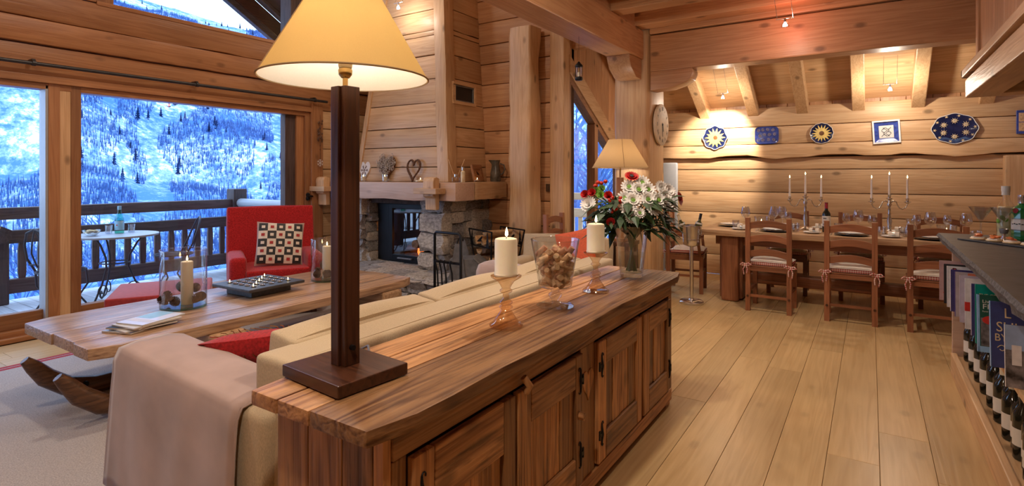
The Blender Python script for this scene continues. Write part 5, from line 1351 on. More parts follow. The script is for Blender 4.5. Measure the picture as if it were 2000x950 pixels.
c0 = ladder_chair('ladder-back chair with its back to the kitchen, next to champagne bucket'); c0.location = (-0.85, 5.975, 0); c0.rotation_euler = (0, 0, R(-1))
c0['group'] = 'dining chairs'
dup(c0, (-0.155, 5.955, 0), R(1), 'ladder-back chair with its back to the kitchen, between the bucket-side and bar-side chairs')
dup(c0, (0.48, 5.925, 0), R(-1), 'ladder-back chair with its back to the kitchen, half behind the bar')
c0['group'] = 'dining chairs'
for x, lb in ((-0.82, 'ladder-back chair facing the kitchen opposite the bucket-end chair'), (-0.10, 'middle ladder-back chair against the dining wall'), (0.62, 'ladder-back chair against the dining wall nearest the bar')):
    dup(c0, (x, 7.38, 0), R(180 + random.uniform(-3, 3)), lb)
ca = ladder_chair('ladder-back armchair at the head of table beside the timber post', arms=True); ca.location = (-2.02, 6.62, 0); ca.rotation_euler = (0, 0, R(-82))
dup(c0, (-2.93, 5.37, 0), R(-90), 'lone ladder-back chair behind the low beige armchair')

# ---- table laying
def plate_me(r, mat): return MB().lathe([(r * .55, 0), (r * .6, 0.002), (r, 0.014), (r * .985, 0.017), (r * .6, 0.006), (0, 0.005)], 28).mesh('plate', mat, smooth=50)
P_BLK, P_WHT, P_SIDE = plate_me(0.15, 'black_ceramic'), plate_me(0.125, 'white_ceramic'), plate_me(0.085, 'white_ceramic')
def plate(x, y, kind, label, group):
    return tag(link(kind, {'dinner_plate': P_WHT, 'charger_plate': P_BLK, 'side_plate': P_SIDE}[kind], None, (x, y, DZ + 0.001 + (0.016 if kind == 'dinner_plate' else 0))), label, 'plate', group)
ROLL = MB().tube([(0, -0.045, 0), (0, 0.045, 0)], 0.022, 12).mesh('napkin', 'cloth_white', smooth=50)
RING = MB().lathe([(0.0235, -0.012), (0.026, -0.012), (0.026, 0.012), (0.0235, 0.012)], 16).mesh('ring', 'silver', smooth=50)
def napkin(x, y, a):
    t = thing('napkin_roll', 'rolled white napkin in a silver ring on a side plate', 'napkin', (x, y, DZ + 0.034), R(a), 'napkins on the dining table')
    link('napkin', ROLL, t); link('ring', RING, t, None, (R(90), 0, 0))
for x in (-0.84, -0.155, 0.48, 1.1):
    plate(x, 6.40, 'charger_plate', 'black charger plate at a near place of the dining table', 'black charger plates'); plate(x, 6.40, 'dinner_plate', 'white dinner plate on a black charger, near side', 'white plates near side')
for x in (-1.20, -0.50, 0.17, 0.82):
    plate(x, 6.42, 'side_plate', 'small white side plate between the near places', 'near side plates'); napkin(x + .02, 6.43, 75)
for x in (-0.82, -0.10, 0.62):
    plate(x, 7.03, 'charger_plate', 'black charger plate at a far place of the dining table', 'far charger plates'); plate(x, 7.03, 'dinner_plate', 'white dinner plate on a black charger, far side', 'white plates far side')
for x in (-0.47, 0.26): plate(x, 7.03, 'side_plate', 'small white side plate between the far places', 'far side plates'); napkin(x, 7.03, 80)
plate(-1.36, 6.78, 'charger_plate', 'black charger at the head of table', None); plate(-1.36, 6.78, 'dinner_plate', 'white dinner plate at the head of table', None)
for x in (-1.02, -0.33, 0.30): 
    for dx in (0, 0.03):
        t = thing('table_knife', 'steel knife lying beside a near dinner plate', 'cutlery', (x + dx, 6.40, DZ + 0.001), R(90), 'knives and forks')
        MB().box(-0.10, 0.02, -.006, .006, 0, .003).build('blade', 'steel', t); MB().box(0.02, 0.10, -.005, .005, 0, .006).build('handle', 'steel', t)
def wine_glass_me(h, r, stemh):
    return MB().lathe([(0, 0.002), (r * .92, 0.0), (r * .9, 0.003), (0.006, 0.010), (0.004, 0.02), (0.004, stemh), (0.012, stemh + 0.012), (r * .8, stemh + (h - stemh) * .28), (r, stemh + (h - stemh) * .5), (r * .72, h), (r * .70, h), (r * .97, stemh + (h - stemh) * .5), (r * .75, stemh + (h - stemh) * .3), (0, stemh + 0.018)], 24).mesh('wine_glass', 'crystal', smooth=60)
WG_L, WG_S = wine_glass_me(0.235, 0.052, 0.09), wine_glass_me(0.195, 0.04, 0.085)
TUM = MB().lathe([(0, 0.001), (0.032, 0.0), (0.038, 0.09), (0.036, 0.09), (0.030, 0.008), (0, 0.008)], 20).mesh('tumbler', 'crystal', smooth=60)
def glass(px, Y, kind, label):
    me = {'large_wine_glass': WG_L, 'small_wine_glass': WG_S, 'tumbler': TUM}[kind]
    tag(link(kind, me, None, (colx(px, Y), Y, DZ + 0.001)), label, 'glass', kind.replace('_', ' ') + ' set on the dining table')
for px, Y in ((1456, 6.72), (1512, 6.95), (1528, 7.0), (1676, 6.72), (1817, 6.72), (1887, 6.75)): glass(px, Y, 'large_wine_glass', 'large empty wine glass on the dining table')
for px, Y in ((1508, 6.75), (1539, 6.68), (1653, 6.78), (1703, 6.62), (1790, 6.85), (1850, 7.0)): glass(px, Y, 'small_wine_glass', 'small empty wine glass on the dining table')
for px, Y in ((1437, 6.55), (1554, 6.5), (1637, 6.72), (1722, 6.52), (1764, 6.62), (1905, 6.5)): glass(px, Y, 'tumbler', 'clear water tumbler on the dining table')
for px, Y, lb in ((1487, 6.80, 'lit candle bowl of cut glass beside the first candelabra'), (1849, 6.62, 'cut glass candle bowl at the bar end of table')):
    t = thing('candle_bowl', lb, 'candle holder', (colx(px, Y), Y, DZ + .001))
    MB().lathe([(0, 0.002), (0.058, 0.0), (0.070, 0.02), (0.078, 0.125), (0.074, 0.125), (0.062, 0.014), (0, 0.012)], 16).build('bowl', 'clear_glass', t, smooth=25)
    MB().lathe([(0.05, 0.014), (0.056, 0.06), (0, 0.06)], 20).build('wax', 'wax', t, smooth=40); flame_on(t, 0, 0, 0.062)
    for k in range(12):
        a = 2 * PI * k / 12; MB().tube([(0.069 * math.cos(a), 0.069 * math.sin(a), .02), (0.077 * math.cos(a), 0.077 * math.sin(a), .115)], 0.003, 4).build('rib', 'clear_glass', t)
for px, Y, lb in ((1641, 6.6, 'glass salt shaker beside the wine bottle'), (1656, 6.58, 'glass pepper shaker beside the salt shaker')):
    t = thing('spice_shaker', lb, 'shaker', (colx(px, Y), Y, DZ + .001))
    MB().lathe([(0.02, 0), (0.022, 0.004), (0.022, 0.04), (0.014, 0.055)], 14).build('glass_pot', 'clear_glass', t, smooth=50); MB().lathe([(0.019, 0.002), (0.019, 0.03), (0, 0.03)], 12).build('filling', 'paper', t)
    MB().lathe([(0.016, 0.05), (0.016, 0.062), (0, 0.068)], 12).build('cap', 'silver', t, smooth=50)
Y = 6.56; t = thing('water_carafe', 'clear glass water carafe beside the second candelabra', 'carafe', (colx(1778, Y), Y, DZ + .001))
MB().lathe([(0, 0.002), (0.052, 0), (0.056, 0.01), (0.05, 0.09), (0.028, 0.13), (0.036, 0.175), (0.033, 0.175), (0.025, 0.13), (0.047, 0.09), (0.05, 0.012), (0, 0.01)], 24).build('glass_body', 'crystal', t, smooth=60)

def bottle_parts(t, h, r, body, foil, label_mat, neck=0.30, lab=(0.18, 0.52)):
    MB().lathe([(0, 0.004), (r * .9, 0), (r, 0.006), (r, h * .60), (r * .9, h * .655), (r * .42, h * .74), (r * .38, h * .80), (r * .38, h * .975), (r * .42, h * .98), (r * .42, h), (0, h)], 20).build('bottle_body', body, t, smooth=50)
    MB().lathe([(r * .41, h * .80), (r * .405, h * .99), (r * .43, h * .99), (r * .43, h * 1.004), (0, h * 1.005)], 16).build('foil', foil, t, smooth=50)
    if label_mat: MB().lathe([(r * 1.006, h * lab[0]), (r * 1.006, h * lab[1])], 20, caps=False).build('label', label_mat, t, smooth=60)
Y = 6.62; t = thing('red_wine_bottle', 'red wine bottle with white label and red capsule on dining table', 'bottle', (colx(1614, Y), Y, DZ + .001), R(-12))
bottle_parts(t, 0.31, 0.039, 'bottle_dark', 'foil_red', 'paper', lab=(.2, .55))
MB().obox((-0.004, -0.0392, 0.145), (0.03, 0.001, 0.014)).obox((-0.0, -0.0393, 0.118), (0.04, 0.001, 0.003)).obox((0, -0.0393, 0.11), (0.034, 0.001, 0.003)).obox((0, -0.0393, 0.082), (0.038, 0.001, 0.02)).build('label_print', 'pewter', t)

def candelabra(px, Y, label, clabels, rz):
    x = colx(px, Y); t = thing('candelabra', label, 'candelabra', (x, Y, DZ + .001), rz)
    MB().lathe([(0, 0.0), (0.062, 0.0), (0.066, 0.006), (0.05, 0.016), (0.022, 0.03), (0.013, 0.05), (0.022, 0.075), (0.017, 0.085), (0.024, 0.13), (0.011, 0.19), (0.016, 0.205), (0.010, 0.22), (0.014, 0.24), (0.009, 0.27), (0.024, 0.30), (0.012, 0.32), (0.012, 0.345)], 20).build('stem', 'silver', t, smooth=60)
    for s_ in (-1, 1):
        pts = [(s_ * 0.01, 0, 0.315), (s_ * 0.035, 0, 0.335), (s_ * 0.06, 0, 0.325), (s_ * 0.072, 0, 0.29), (s_ * 0.088, 0, 0.262), (s_ * 0.112, 0, 0.252), (s_ * 0.14, 0, 0.268), (s_ * 0.156, 0, 0.30), (s_ * 0.157, 0, 0.325)]
        MB().tube(pts, 0.006, 8).build('arm', 'silver', t, smooth=60)
    for i, (cx, cz) in enumerate(((-0.157, 0.325), (0.0, 0.36), (0.157, 0.325))):
        MB().lathe([(0.008, -0.02), (0.03, 0.0), (0.031, 0.004), (0.012, 0.006), (0.014, 0.03), (0.018, 0.036), (0.010, 0.036)], 16, c=(cx, 0, cz)).build('drip_cup', 'silver', t, smooth=50)
        w = Matrix.Rotation(rz, 3, 'Z') @ Vector((cx, 0, 0))
        c = thing('taper_candle', 'lit white taper candle ' + clabels[i], 'candle', (x + w.x, Y + w.y, DZ + cz + 0.034))
        MB().lathe([(0.0105, 0), (0.0075, 0.20), (0, 0.203)], 12).build('wax', 'taper_wax', c, smooth=50)
        MB().tube([(0, 0, 0.2), (0, 0, 0.212)], 0.001, 4).build('wick', 'wick', c); flame_on(c, 0, 0, 0.207, 0.9)
candelabra(1573, 6.78, 'three-armed silver candelabra between wine bottle and candle bowl', ('on the bucket-side arm of first candelabra', 'in the centre of the bottle-side candelabra', 'on the arm above the wine bottle'), R(20))
candelabra(1737, 6.78, 'three-armed silver candelabra nearer the bar', ('on the bottle-side arm of the bar-end candelabra', 'in the centre of the bar-end candelabra', 'on the bar-side arm of the bar-end candelabra'), R(16))

# ---- champagne bucket on stand
t = thing('bucket_stand', 'polished steel stand holding an ice bucket beside the dining table', 'stand', (-1.60, 5.97, 0))
MB().lathe([(0.125, 0), (0.125, 0.02), (0.11, 0.034), (0.03, 0.04), (0.02, 0.05), (0.019, 0.60), (0.06, 0.615), (0.06, 0.62), (0, 0.62)], 28).build('pedestal', 'steel', t, smooth=40)
t = thing('ice_bucket', 'steel champagne bucket with ring handles on the stand', 'ice bucket', (-1.60, 5.97, 0.621))
MB().lathe([(0, 0.002), (0.080, 0), (0.088, 0.01), (0.090, 0.06), (0.093, 0.062), (0.093, 0.068), (0.091, 0.07), (0.104, 0.20), (0.110, 0.205), (0.110, 0.213), (0.100, 0.213), (0.084, 0.01), (0, 0.008)], 32).build('bucket', 'steel', t, smooth=40)
for a in (-20, 160):
    c, s = math.cos(R(a)), math.sin(R(a))
    MB().tube([((0.105) * c - 0.024 * math.cos(2 * PI * i / 16) * s, 0.105 * s + 0.024 * math.cos(2 * PI * i / 16) * c, 0.145 + 0.024 * math.sin(2 * PI * i / 16)) for i in range(16)], 0.004, 6, closed=True).build('ring_handle', 'steel', t, smooth=60)
for dx, rx, ry, foil, lb in ((-0.035, 0.35, -0.32, 'foil_cream', 'bottle with pale foil leaning in the ice bucket'), (0.035, -0.1, 0.20, 'foil_black', 'bottle with dark foil leaning in the ice bucket')):
    t = thing('champagne_bottle', lb, 'bottle', (-1.60 + dx, 5.97, 0.665), rot=(rx * .6, ry, 0)); bottle_parts(t, 0.30, 0.036, 'bottle_olive', foil, 'paper', lab=(.62, .68))

# ---- wall plates, clock, radiator, picture
YP = YD - 0.062
def flower_shape(mb, cx, cz, r0, r1, n, y, ph=0.0, jitter=0.12):
    rnd = random.Random(int(cx * 1000 + cz * 77)); pts = []
    for i in range(n * 2):
        a = PI * i / n + ph; r = (r1 if i % 2 == 0 else r0) * (1 + rnd.uniform(-jitter, jitter)); pts.append((cx + r * math.cos(a), cz + r * math.sin(a)))
    mb.prism(pts, y, y + 0.001, 'xz')
def disc(prof_r, lobes, amp, dep=0.03, ex=1.0, n=64):
    """dished plate facing -y, outline with lobes"""
    vs = []; fs = []
    prof = [(0.0, dep * .75), (0.62, dep * .75), (0.72, dep * .6), (0.97, 0.002), (1.0, 0.0), (1.0, 0.006), (0.7, dep)]
    for (k, y) in prof:
        for i in range(n):
            a = 2 * PI * i / n; r = prof_r * k * (1 + amp * math.cos(lobes * a) * (k ** 2)); vs.append((r * ex * math.cos(a), y, r * math.sin(a)))
    for j in range(len(prof) - 1):
        for i in range(n): fs.append((j * n + i, j * n + (i + 1) % n, (j + 1) * n + (i + 1) % n, (j + 1) * n + i))
    return MB().add(vs, fs)
def rimtube(t, r, lobes, amp, mat, ex=1.0, th=0.005):
    MB().tube([(r * (1 + amp * math.cos(lobes * a)) * ex * math.cos(a), 0.001, r * (1 + amp * math.cos(lobes * a)) * math.sin(a)) for a in [2 * PI * i / 64 for i in range(64)]], th, 6, closed=True).build('rim', mat, t, smooth=60)
def wallplate(px, pz, name, label):
    return thing(name, label, 'plate', (colx(px, YP), YP - 0.028, pz))
t = wallplate(1397, 1.875, 'sunflower_plate', 'octagonal navy plate with one big sunflower, nearest the clock')
disc(0.155, 8, 0.045).build('dish', 'navy_ceramic', t, smooth=50); rimtube(t, 0.155, 8, 0.045, 'white_ceramic')
mb = MB(); flower_shape(mb, 0, 0, 0.075, 0.135, 14, 0.010); mb.build('sunflower', 'yellow_glaze', t); mb = MB(); mb.lathe([(0.028, 0), (0, 0.002)], 16).build('flower_eye', 'brown_glaze', t, loc=(0.005, 0.009, 0), rot=(R(90), 0, 0))
t = wallplate(1605, 1.885, 'sunflower_plate', 'round navy plate with a yellow sunflower between two blue plates')
disc(0.125, 12, 0.02).build('dish', 'navy_ceramic', t, smooth=50); rimtube(t, 0.125, 12, 0.02, 'white_ceramic', th=0.003)
mb = MB(); flower_shape(mb, 0, 0, 0.06, 0.108, 16, 0.010); mb.build('sunflower', 'yellow_glaze', t); MB().lathe([(0.028, 0), (0, 0.002)], 16).build('flower_eye', 'brown_glaze', t, loc=(0, 0.009, 0), rot=(R(90), 0, 0))
t = wallplate(1498, 1.885, 'swirl_plate', 'blue rounded rectangular plate with pale swirls')
def srect(w, h, dep, e=0.4, n=64):
    vs = []; fs = []; prof = [(0.0, dep), (0.8, dep), (0.98, 0.003), (1.0, 0.0), (1.0, 0.006), (.8, dep + .006)]
    for (k, y) in prof:
        for i in range(n):
            a = 2 * PI * i / n; c, s = math.cos(a), math.sin(a); vs.append((w / 2 * k * math.copysign(abs(c) ** e, c), y, h / 2 * k * math.copysign(abs(s) ** e, s)))
    for j in range(len(prof) - 1):
        for i in range(n): fs.append((j * n + i, j * n + (i + 1) % n, (j + 1) * n + (i + 1) % n, (j + 1) * n + i))
    return MB().add(vs, fs)
srect(0.285, 0.225, 0.012).build('dish', 'blue_ceramic', t, smooth=50)
sw = MB()
for i, (x, z) in enumerate(((-.10, .06), (-.045, .07), (.015, .075), (.075, .07), (-.085, -.005), (-.03, .01), (.03, .005), (.095, .01), (-.1, -.065), (-.045, -.06), (.02, -.055), (.08, -.06))):
    sw.tube([(x + r * math.cos(a), 0.004 if abs(x) > .09 or abs(z) > .06 else 0.009, z + r * math.sin(a)) for a, r in [(k * 0.6 + i, 0.022 * (1 - k / 22)) for k in range(20)]], 0.0022, 4)
sw.build('swirl', 'wicker', t)
t = wallplate(1731, 1.875, 'square_plate', 'square blue plate with white border and a knot pattern'); t.rotation_euler = (0, R(-3), 0)
srect(0.27, 0.27, 0.02, e=0.14).build('dish', 'blue_ceramic', t, smooth=40)
for (x0, x1, z0, z1) in ((-.136, .136, .118, .136), (-.136, .136, -.136, -.118), (-.136, -.118, -.118, .118), (.118, .136, -.118, .118)): MB().box(x0, x1, -0.004, 0.008, z0, z1).build('border', 'white_ceramic', t, bevel=0.003)
MB().box(-.072, .072, 0.014, 0.018, -.07, .075).build('centre', 'paper', t)
kn = MB()
for s_ in (-1, 1):
    for q in (0, 1):
        kn.tube([(s_ * (0.012 + .018 * q) + 0.016 * math.sin(z * 90 + q * PI), 0.012, z) for z in [-.055 + .11 * k / 24 for k in range(25)]], 0.003, 4)
kn.build('knot_pattern', 'ink', t)
t = wallplate(1864, 1.885, 'edelweiss_plate', 'large scalloped oval black plate with six cream edelweiss flowers')
disc(0.165, 8, 0.03, ex=1.22).build('dish', 'navy_ceramic', t, smooth=50); rimtube(t, 0.165, 8, 0.03, 'white_ceramic', ex=1.22, th=0.004)
for i in range(6):
    a = 2 * PI * i / 6 + PI / 2; cx, cz = 0.112 * math.cos(a), 0.088 * math.sin(a)
    mb = MB(); flower_shape(mb, cx, cz, 0.014, 0.038, 9, 0.013); mb.build('edelweiss', 'cream_glaze', t); MB().lathe([(0.010, 0), (0, 0.002)], 10).build('flower_eye', 'wicker', t, loc=(cx, 0.012, cz), rot=(R(90), 0, 0))
for i in range(10):
    a = 2 * PI * i / 10 + .1; cx, cz = 0.178 * math.cos(a), 0.145 * math.sin(a)
    mb = MB(); flower_shape(mb, cx, cz, 0.006, 0.02, 6, 0.003); mb.build('rim_flower', 'cream_glaze', t)
t = thing('tile_picture', 'small framed tile picture with blue-grey frame on dining wall', 'picture', (colx(1998, YP) + .02, YP - 0.01, 1.93))
MB().box(-.075, .075, -0.012, 0.010, -.125, .125).build('frame', 'blue_ceramic', t, bevel=0.003)
for x in (-.03, .03):
    for z in (-.05, .05): MB().box(x - .027, x + .027, -0.016, -0.010, z - .047, z + .047).build('tile', 'cork', t, bevel=0.002)

t = thing('wall_clock', 'large round wooden clock with roman numerals on timber post', 'clock', (-1.925, 5.915, 1.915))
MB().lathe([(0, 0.0), (0.222, 0.0), (0.225, 0.006), (0.225, 0.022), (0.215, 0.028), (0.0, 0.028)], 48).build('dial', 'clock_face', t, smooth=40, rot=(0, R(90), 0))
for k, nm in enumerate(('XII', 'I', 'II', 'III', 'IV', 'V', 'VI', 'VII', 'VIII', 'IX', 'X', 'XI')):
    a = R(-30 * k)   # clockwise seen from +x
    g = thing('numeral', '', ''); del g['label']; del g['category']; g.parent = t
    g.rotation_euler = (0, 0, 0)
    cy, cz = 0.172 * math.sin(-a), 0.172 * math.cos(a)
    o = text(nm, 0.055, 'ink', g, (0, 0, 0), (0, 0, 0), align='CENTER', sx=0.8)
    o.location = (0.0295, cy - math.sin(-a) * 0.018, cz - math.cos(a) * 0.018)
    o.rotation_euler = Matrix(((0, 0, 1), (math.cos(a), -math.sin(a), 0), (math.sin(a), math.cos(a), 0))).to_euler()
MB().obox((0.032, -0.002, -0.055), (0.002, 0.008, 0.15), (R(2), 0, 0)).build('minute_hand', 'ink', t)
MB().obox((0.034, 0.01, -0.03), (0.002, 0.011, 0.09), (R(12), 0, 0)).build('hour_hand', 'ink', t)
MB().lathe([(0.012, 0), (0.012, 0.008), (0, 0.01)], 12).build('boss', 'ink', t, loc=(0.028, 0, 0), rot=(0, R(90), 0))

t = thing('panel_radiator', 'pale grey panel heater standing against the dining wall corner', 'radiator', (-2.42, YD - 0.09, 0.0))
rbox(0.27, 0.06, 1.06, 0.025, 'panel', 'white_paint', t, (0, 0, 1.01))
MB().box(-.09, -.05, -.03, .03, 0, 0.5).box(.05, .09, -.03, .03, 0, .5).build('foot', 'white_paint', t)

# ---- halogen spotlights on bars
def spot_fixture(loc, label, drop, ang=0.0):
    t = thing('halogen_spot', label, 'spotlight', loc, ang)
    MB().lathe([(0.010, 0.03), (0.014, 0.022), (0.03, -0.012), (0.032, -0.018), (0.028, -0.018), (0.012, 0.015)], 16).build('reflector', 'clear_glass', t, smooth=50)
    MB().lathe([(0, -0.014), (0.02, -0.012), (0.010, 0.012), (0, 0.016)], 12).build('bulb', 'bulb', t, smooth=60)
    MB().lathe([(0.009, 0.024), (0.009, 0.045), (0.004, 0.05)], 10).build('socket', 'steel', t, smooth=50)
    MB().tube([(-0.07, 0, 0.05), (0.07, 0, 0.05)], 0.003, 6).build('bar', 'steel', t)
    for s_ in (-1, 1): MB().tube([(s_ * 0.06, 0, 0.05), (s_ * 0.06, drop[1], drop[0])], 0.002, 5).build('wire', 'steel', t)
    return t
SPOTS = [((-0.60, 5.12, 2.635), 'halogen spot hanging on two rods under the joists before the main beam', (0.26, -0.25)),
         ((-1.545, 7.2, 2.34), 'halogen spot between the rafters above the clock-side sunflower plate', (0.32, -0.25)),
         ((0.178, 7.2, 2.30), 'halogen spot between rafters above the square blue plate', (0.32, -0.2)),
         ((-4.62, 4.66, 3.33), 'halogen spot high up in front of the fireplace hood', (0.4, 0.2))]
for loc, lb, dp in SPOTS: spot_fixture(loc, lb, dp)

# ================================================================== BAR
bar = thing('bar_counter', 'long bar counter with dark slate top over open wooden shelves', 'bar counter')
BX, BY1, BZ = 0.405, 4.95, 0.96
# slate top with chipped edge
n = 60; vs = []; fs = []
for k in range(n + 1):
    y = 0.4 + (BY1 - 0.4) * k / n; j1 = 0.010 * (nz(y * 9, 1.0) + .6 * nz(y * 23, 2.0)); j2 = 0.016 * (nz(y * 7, 5.0) + .7 * nz(y * 19, 3.0))
    vs += [(1.35, y, BZ - .06), (1.35, y, BZ), (BX + 0.004 + j1 * .3, y, BZ), (BX - 0.004 + j1, y, BZ - 0.02), (BX + 0.01 + j2, y, BZ - .042), (BX + 0.012 + j2, y, BZ - .06)]
for k in range(n):
    for q in range(6): fs.append((k * 6 + q, k * 6 + (q + 1) % 6, k * 6 + 6 + (q + 1) % 6, k * 6 + 6 + q))
fs += [(5, 4, 3, 2, 1, 0), tuple(n * 6 + q for q in range(6))]
mb = MB().add(vs, fs)
for i, f_ in enumerate(fs):
    if i < n * 6 and i % 6 in (2, 3, 4): mb.mi[i] = 1
    if i >= n * 6: mb.mi[i] = 1
mb.build('slate_top', ['slate', 'slate_edge'], bar, smooth=30)
MB().box(0.475, 1.30, 4.85, 4.885, 0.0, 0.90).build('end_panel', 'paint_x', bar, bevel=0.004)
MB().box(0.475, 1.30, 0.45, 0.485, 0.0, 0.90).build('end_panel', 'paint_x', bar, bevel=0.004)
MB().box(0.465, 0.50, 0.485, 4.85, 0.0, 0.145).build('plinth', 'pine_y', bar, bevel=0.006)
MB().box(0.50, 0.90, 0.485, 4.85, 0.10, 0.125).build('shelf', 'pine_y', bar, bevel=0.003)
MB().box(0.50, 0.90, 0.485, 4.85, 0.485, 0.512).build('shelf', 'pine_y', bar, bevel=0.003)
MB().box(0.90, 0.93, 0.485, 4.85, 0.0, 0.90).build('back_panel', 'pine_y', bar)
MB().box(0.49, 1.30, 0.485, 4.85, 0.868, 0.90).build('sub_top', 'pine_y', bar)
# wine bottles under the shelf
for i in range(17):
    y = 4.76 - i * 0.108
    t = thing('wine_bottle', 'dark wine bottle with white label standing on the low bar shelf', 'bottle', (0.565 + 0.015 * (i % 2), y, 0.126), R(random.uniform(-20, 20)), 'wine bottles on the bar shelf')
    if i == 0: b0 = t; bottle_parts(t, 0.315, 0.040, 'bottle_dark', 'foil_black', 'paper', lab=(.20, .44))
    elif i == 9: b1 = t; bottle_parts(t, 0.30, 0.043, 'bottle_dark', 'foil_cream', 'paper', lab=(.18, .42))
    else:
        for ch in (b1 if i > 9 and i % 3 != 2 else b0).children: copy_tree(ch, t)
    if i in (9, 10, 12, 13, 15, 16): t['label'] = 'dark wine bottle with white label and cream capsule on low bar shelf'; t['group'] = 'cream-capped wine bottles on the bar shelf'
# books standing on the upper shelf; covers face along the bar
def book(x0, y, w, h, th, cover, spine, label, lean=0.0, pages='paper', name='book'):
    t = thing(name, label, 'book', (x0, y, 0.513), rot=(lean, 0, 0))
    MB().box(0.003, w - .002, -th / 2 + .0015, th / 2 - .0015, 0.002, h - .003).build('pages', pages, t)
    MB().box(0, w, -th / 2, -th / 2 + .0015, 0, h).box(0, w, th / 2 - .0015, th / 2, 0, h).build('cover', cover, t)
    MB().box(-0.001, 0.0015, -th / 2, th / 2, 0, h).build('spine', spine, t)
    return t
for nm, col in (('cv_pink', (0.55, 0.36, 0.36)), ('cv_black', (0.02, 0.02, 0.025)), ('cv_white', (0.72, 0.72, 0.74)), ('cv_navy', (0.045, 0.04, 0.17)), ('cv_violet', (0.07, 0.045, 0.30)), ('cv_lilac', (0.45, 0.42, 0.55)), ('cv_grey', (0.42, 0.38, 0.42)), ('cv_teal', (0.0, 0.26, 0.22)), ('cv_green', (0.015, 0.085, 0.06)), ('cv_blue', (0.045, 0.06, 0.20)), ('cv_sky', (0.30, 0.42, 0.66)), ('cv_red', (0.60, 0.04, 0.03)), ('cv_orange', (0.70, 0.20, 0.10)), ('cv_photo', (0.16, 0.15, 0.16)), ('cv_ltblue', (0.25, 0.45, 0.75))):
    plain(nm, col, rough=0.35, var=0.12 if nm != 'cv_photo' else 0.9, nscale=25)
BK = [(0.400, 4.79, .20, .27, .012, 'cv_pink', 'cv_pink', 'pink-covered magazine standing outermost at the end panel'),
      (0.415, 4.68, .20, .262, .02, 'cv_black', 'cv_black', 'black book next to the pink magazine'),
      (0.420, 4.56, .22, .265, .018, 'cv_white', 'cv_white', 'white magazine with bold black title on bar shelf'),
      (0.425, 4.43, .21, .262, .02, 'cv_navy', 'cv_white', 'navy book in front of the white magazine'),
      (0.432, 4.28, .21, .27, .016, 'cv_grey', 'cv_violet', 'violet-spined book with orange title corner'),
      (0.440, 4.13, .21, .272, .02, 'cv_lilac', 'cv_lilac', 'lilac-grey book between violet and white books'),
      (0.446, 3.97, .21, .28, .016, 'cv_white', 'cv_white', 'white book with a red block on its spine'),
      (0.455, 3.83, .20, .275, .02, 'cv_navy', 'cv_lilac', 'dark blue book behind the green guide'),
      (0.452, 3.66, .12, .30, .022, 'cv_teal', 'cv_teal', 'teal travel guide with gold title'),
      (0.440, 3.50, .15, .275, .02, 'cv_green', 'cv_ltblue', 'green and blue travel book about France with street photo'),
      (0.455, 3.26, .17, .29, .026, 'cv_blue', 'cv_ltblue', 'dark blue book with large silver capitals'),
      (0.462, 2.98, .19, .25, .012, 'cv_photo', 'cv_white', 'brochure with a village street photo at the shelf front')]
FR = (R(90), 0, 0)
for i, b_ in enumerate(BK):
    t = book(*b_, lean=R(-2 if i < 9 else -5))
    w, h, th = b_[2], b_[3], b_[4]; yf = -th / 2 - 0.0006
    if i == 0: MB().tube([(0.02, yf, .05), (.05, yf, .1), (.03, yf, .16), (.06, yf, .22)], 0.003, 4).build('cover_art', 'cv_red', t)
    if i == 1: text('U', 0.05, 'cv_white', t, (0.012, yf, 0.03), FR)
    if i == 2: text('Rana', 0.048, 'ink', t, (0.025, yf, h - .042), FR, sx=1.1); MB().box(.0255, .045, yf - .0003, yf, h - .036, h - .012).build('title_block', 'cv_red', t)
    if i == 4: MB().box(.06, .16, yf - .0005, yf, h - .03, h - .004).build('title_block', 'cv_orange', t)
    if i == 6: MB().box(-.002, .02, yf - .0005, -yf, .10, .15).build('spine_block', 'cv_red', t)
    if i == 8: text('THE GREEN G', 0.020, 'cream_glaze', t, (0.012, yf, h - .058), FR)
    if i == 9:
        MB().box(.012, w - .012, yf - .0004, yf, .03, .165).build('cover_photo', 'cv_photo', t)
        text('Living and', 0.022, 'paper', t, (0.018, yf - .0003, .237), FR, sx=1.05); text('FRAN', 0.034, 'paper', t, (0.018, yf - .0003, .208), FR, sx=1.1); text('Rural Hampshire', 0.010, 'paper', t, (0.018, yf - .0003, .193), FR)
        MB().lathe([(0.028, 0), (0.028, .0006)], 24).build('cover_badge', 'cv_red', t, loc=(0.052, yf - .0008, .155), rot=FR).scale = (1.25, .75, 1)
        MB().box(0, w, yf - .0003, yf, 0, .028).box(0, .008, yf - .0003, yf, 0, h).build('cover_edge', 'cv_ltblue', t)
    if i == 10:
        for s_, sz, x, z in (('L', .062, .045, .222), ('SUI', .062, .018, .160), ('BY M', .046, .012, .118), ('D', .05, .06, .062)): text(s_, sz, 'cream_glaze', t, (x, yf, z), FR, sx=.85)
        MB().tube([(.022 + .03 * k / 8, yf, .088 + .012 * math.sin(PI * k / 8)) for k in range(9)], .0018, 4).build('emblem', 'cream_glaze', t)
        MB().tube([(.03 + .016 * k / 6, yf, .082 - .006 * math.sin(PI * k / 6)) for k in range(7)], .0018, 4).build('emblem', 'cream_glaze', t)
    if i == 11:
        MB().box(0.0, w, yf - .0004, yf, .15, h).build('cover_photo', 'cv_sky', t); MB().box(.02, .05, yf - .0006, yf, .09, .17).build('cover_photo', 'cv_white', t); MB().box(.10, w, yf - .0006, yf, .02, .14).build('cover_photo', 'clay_brown', t)

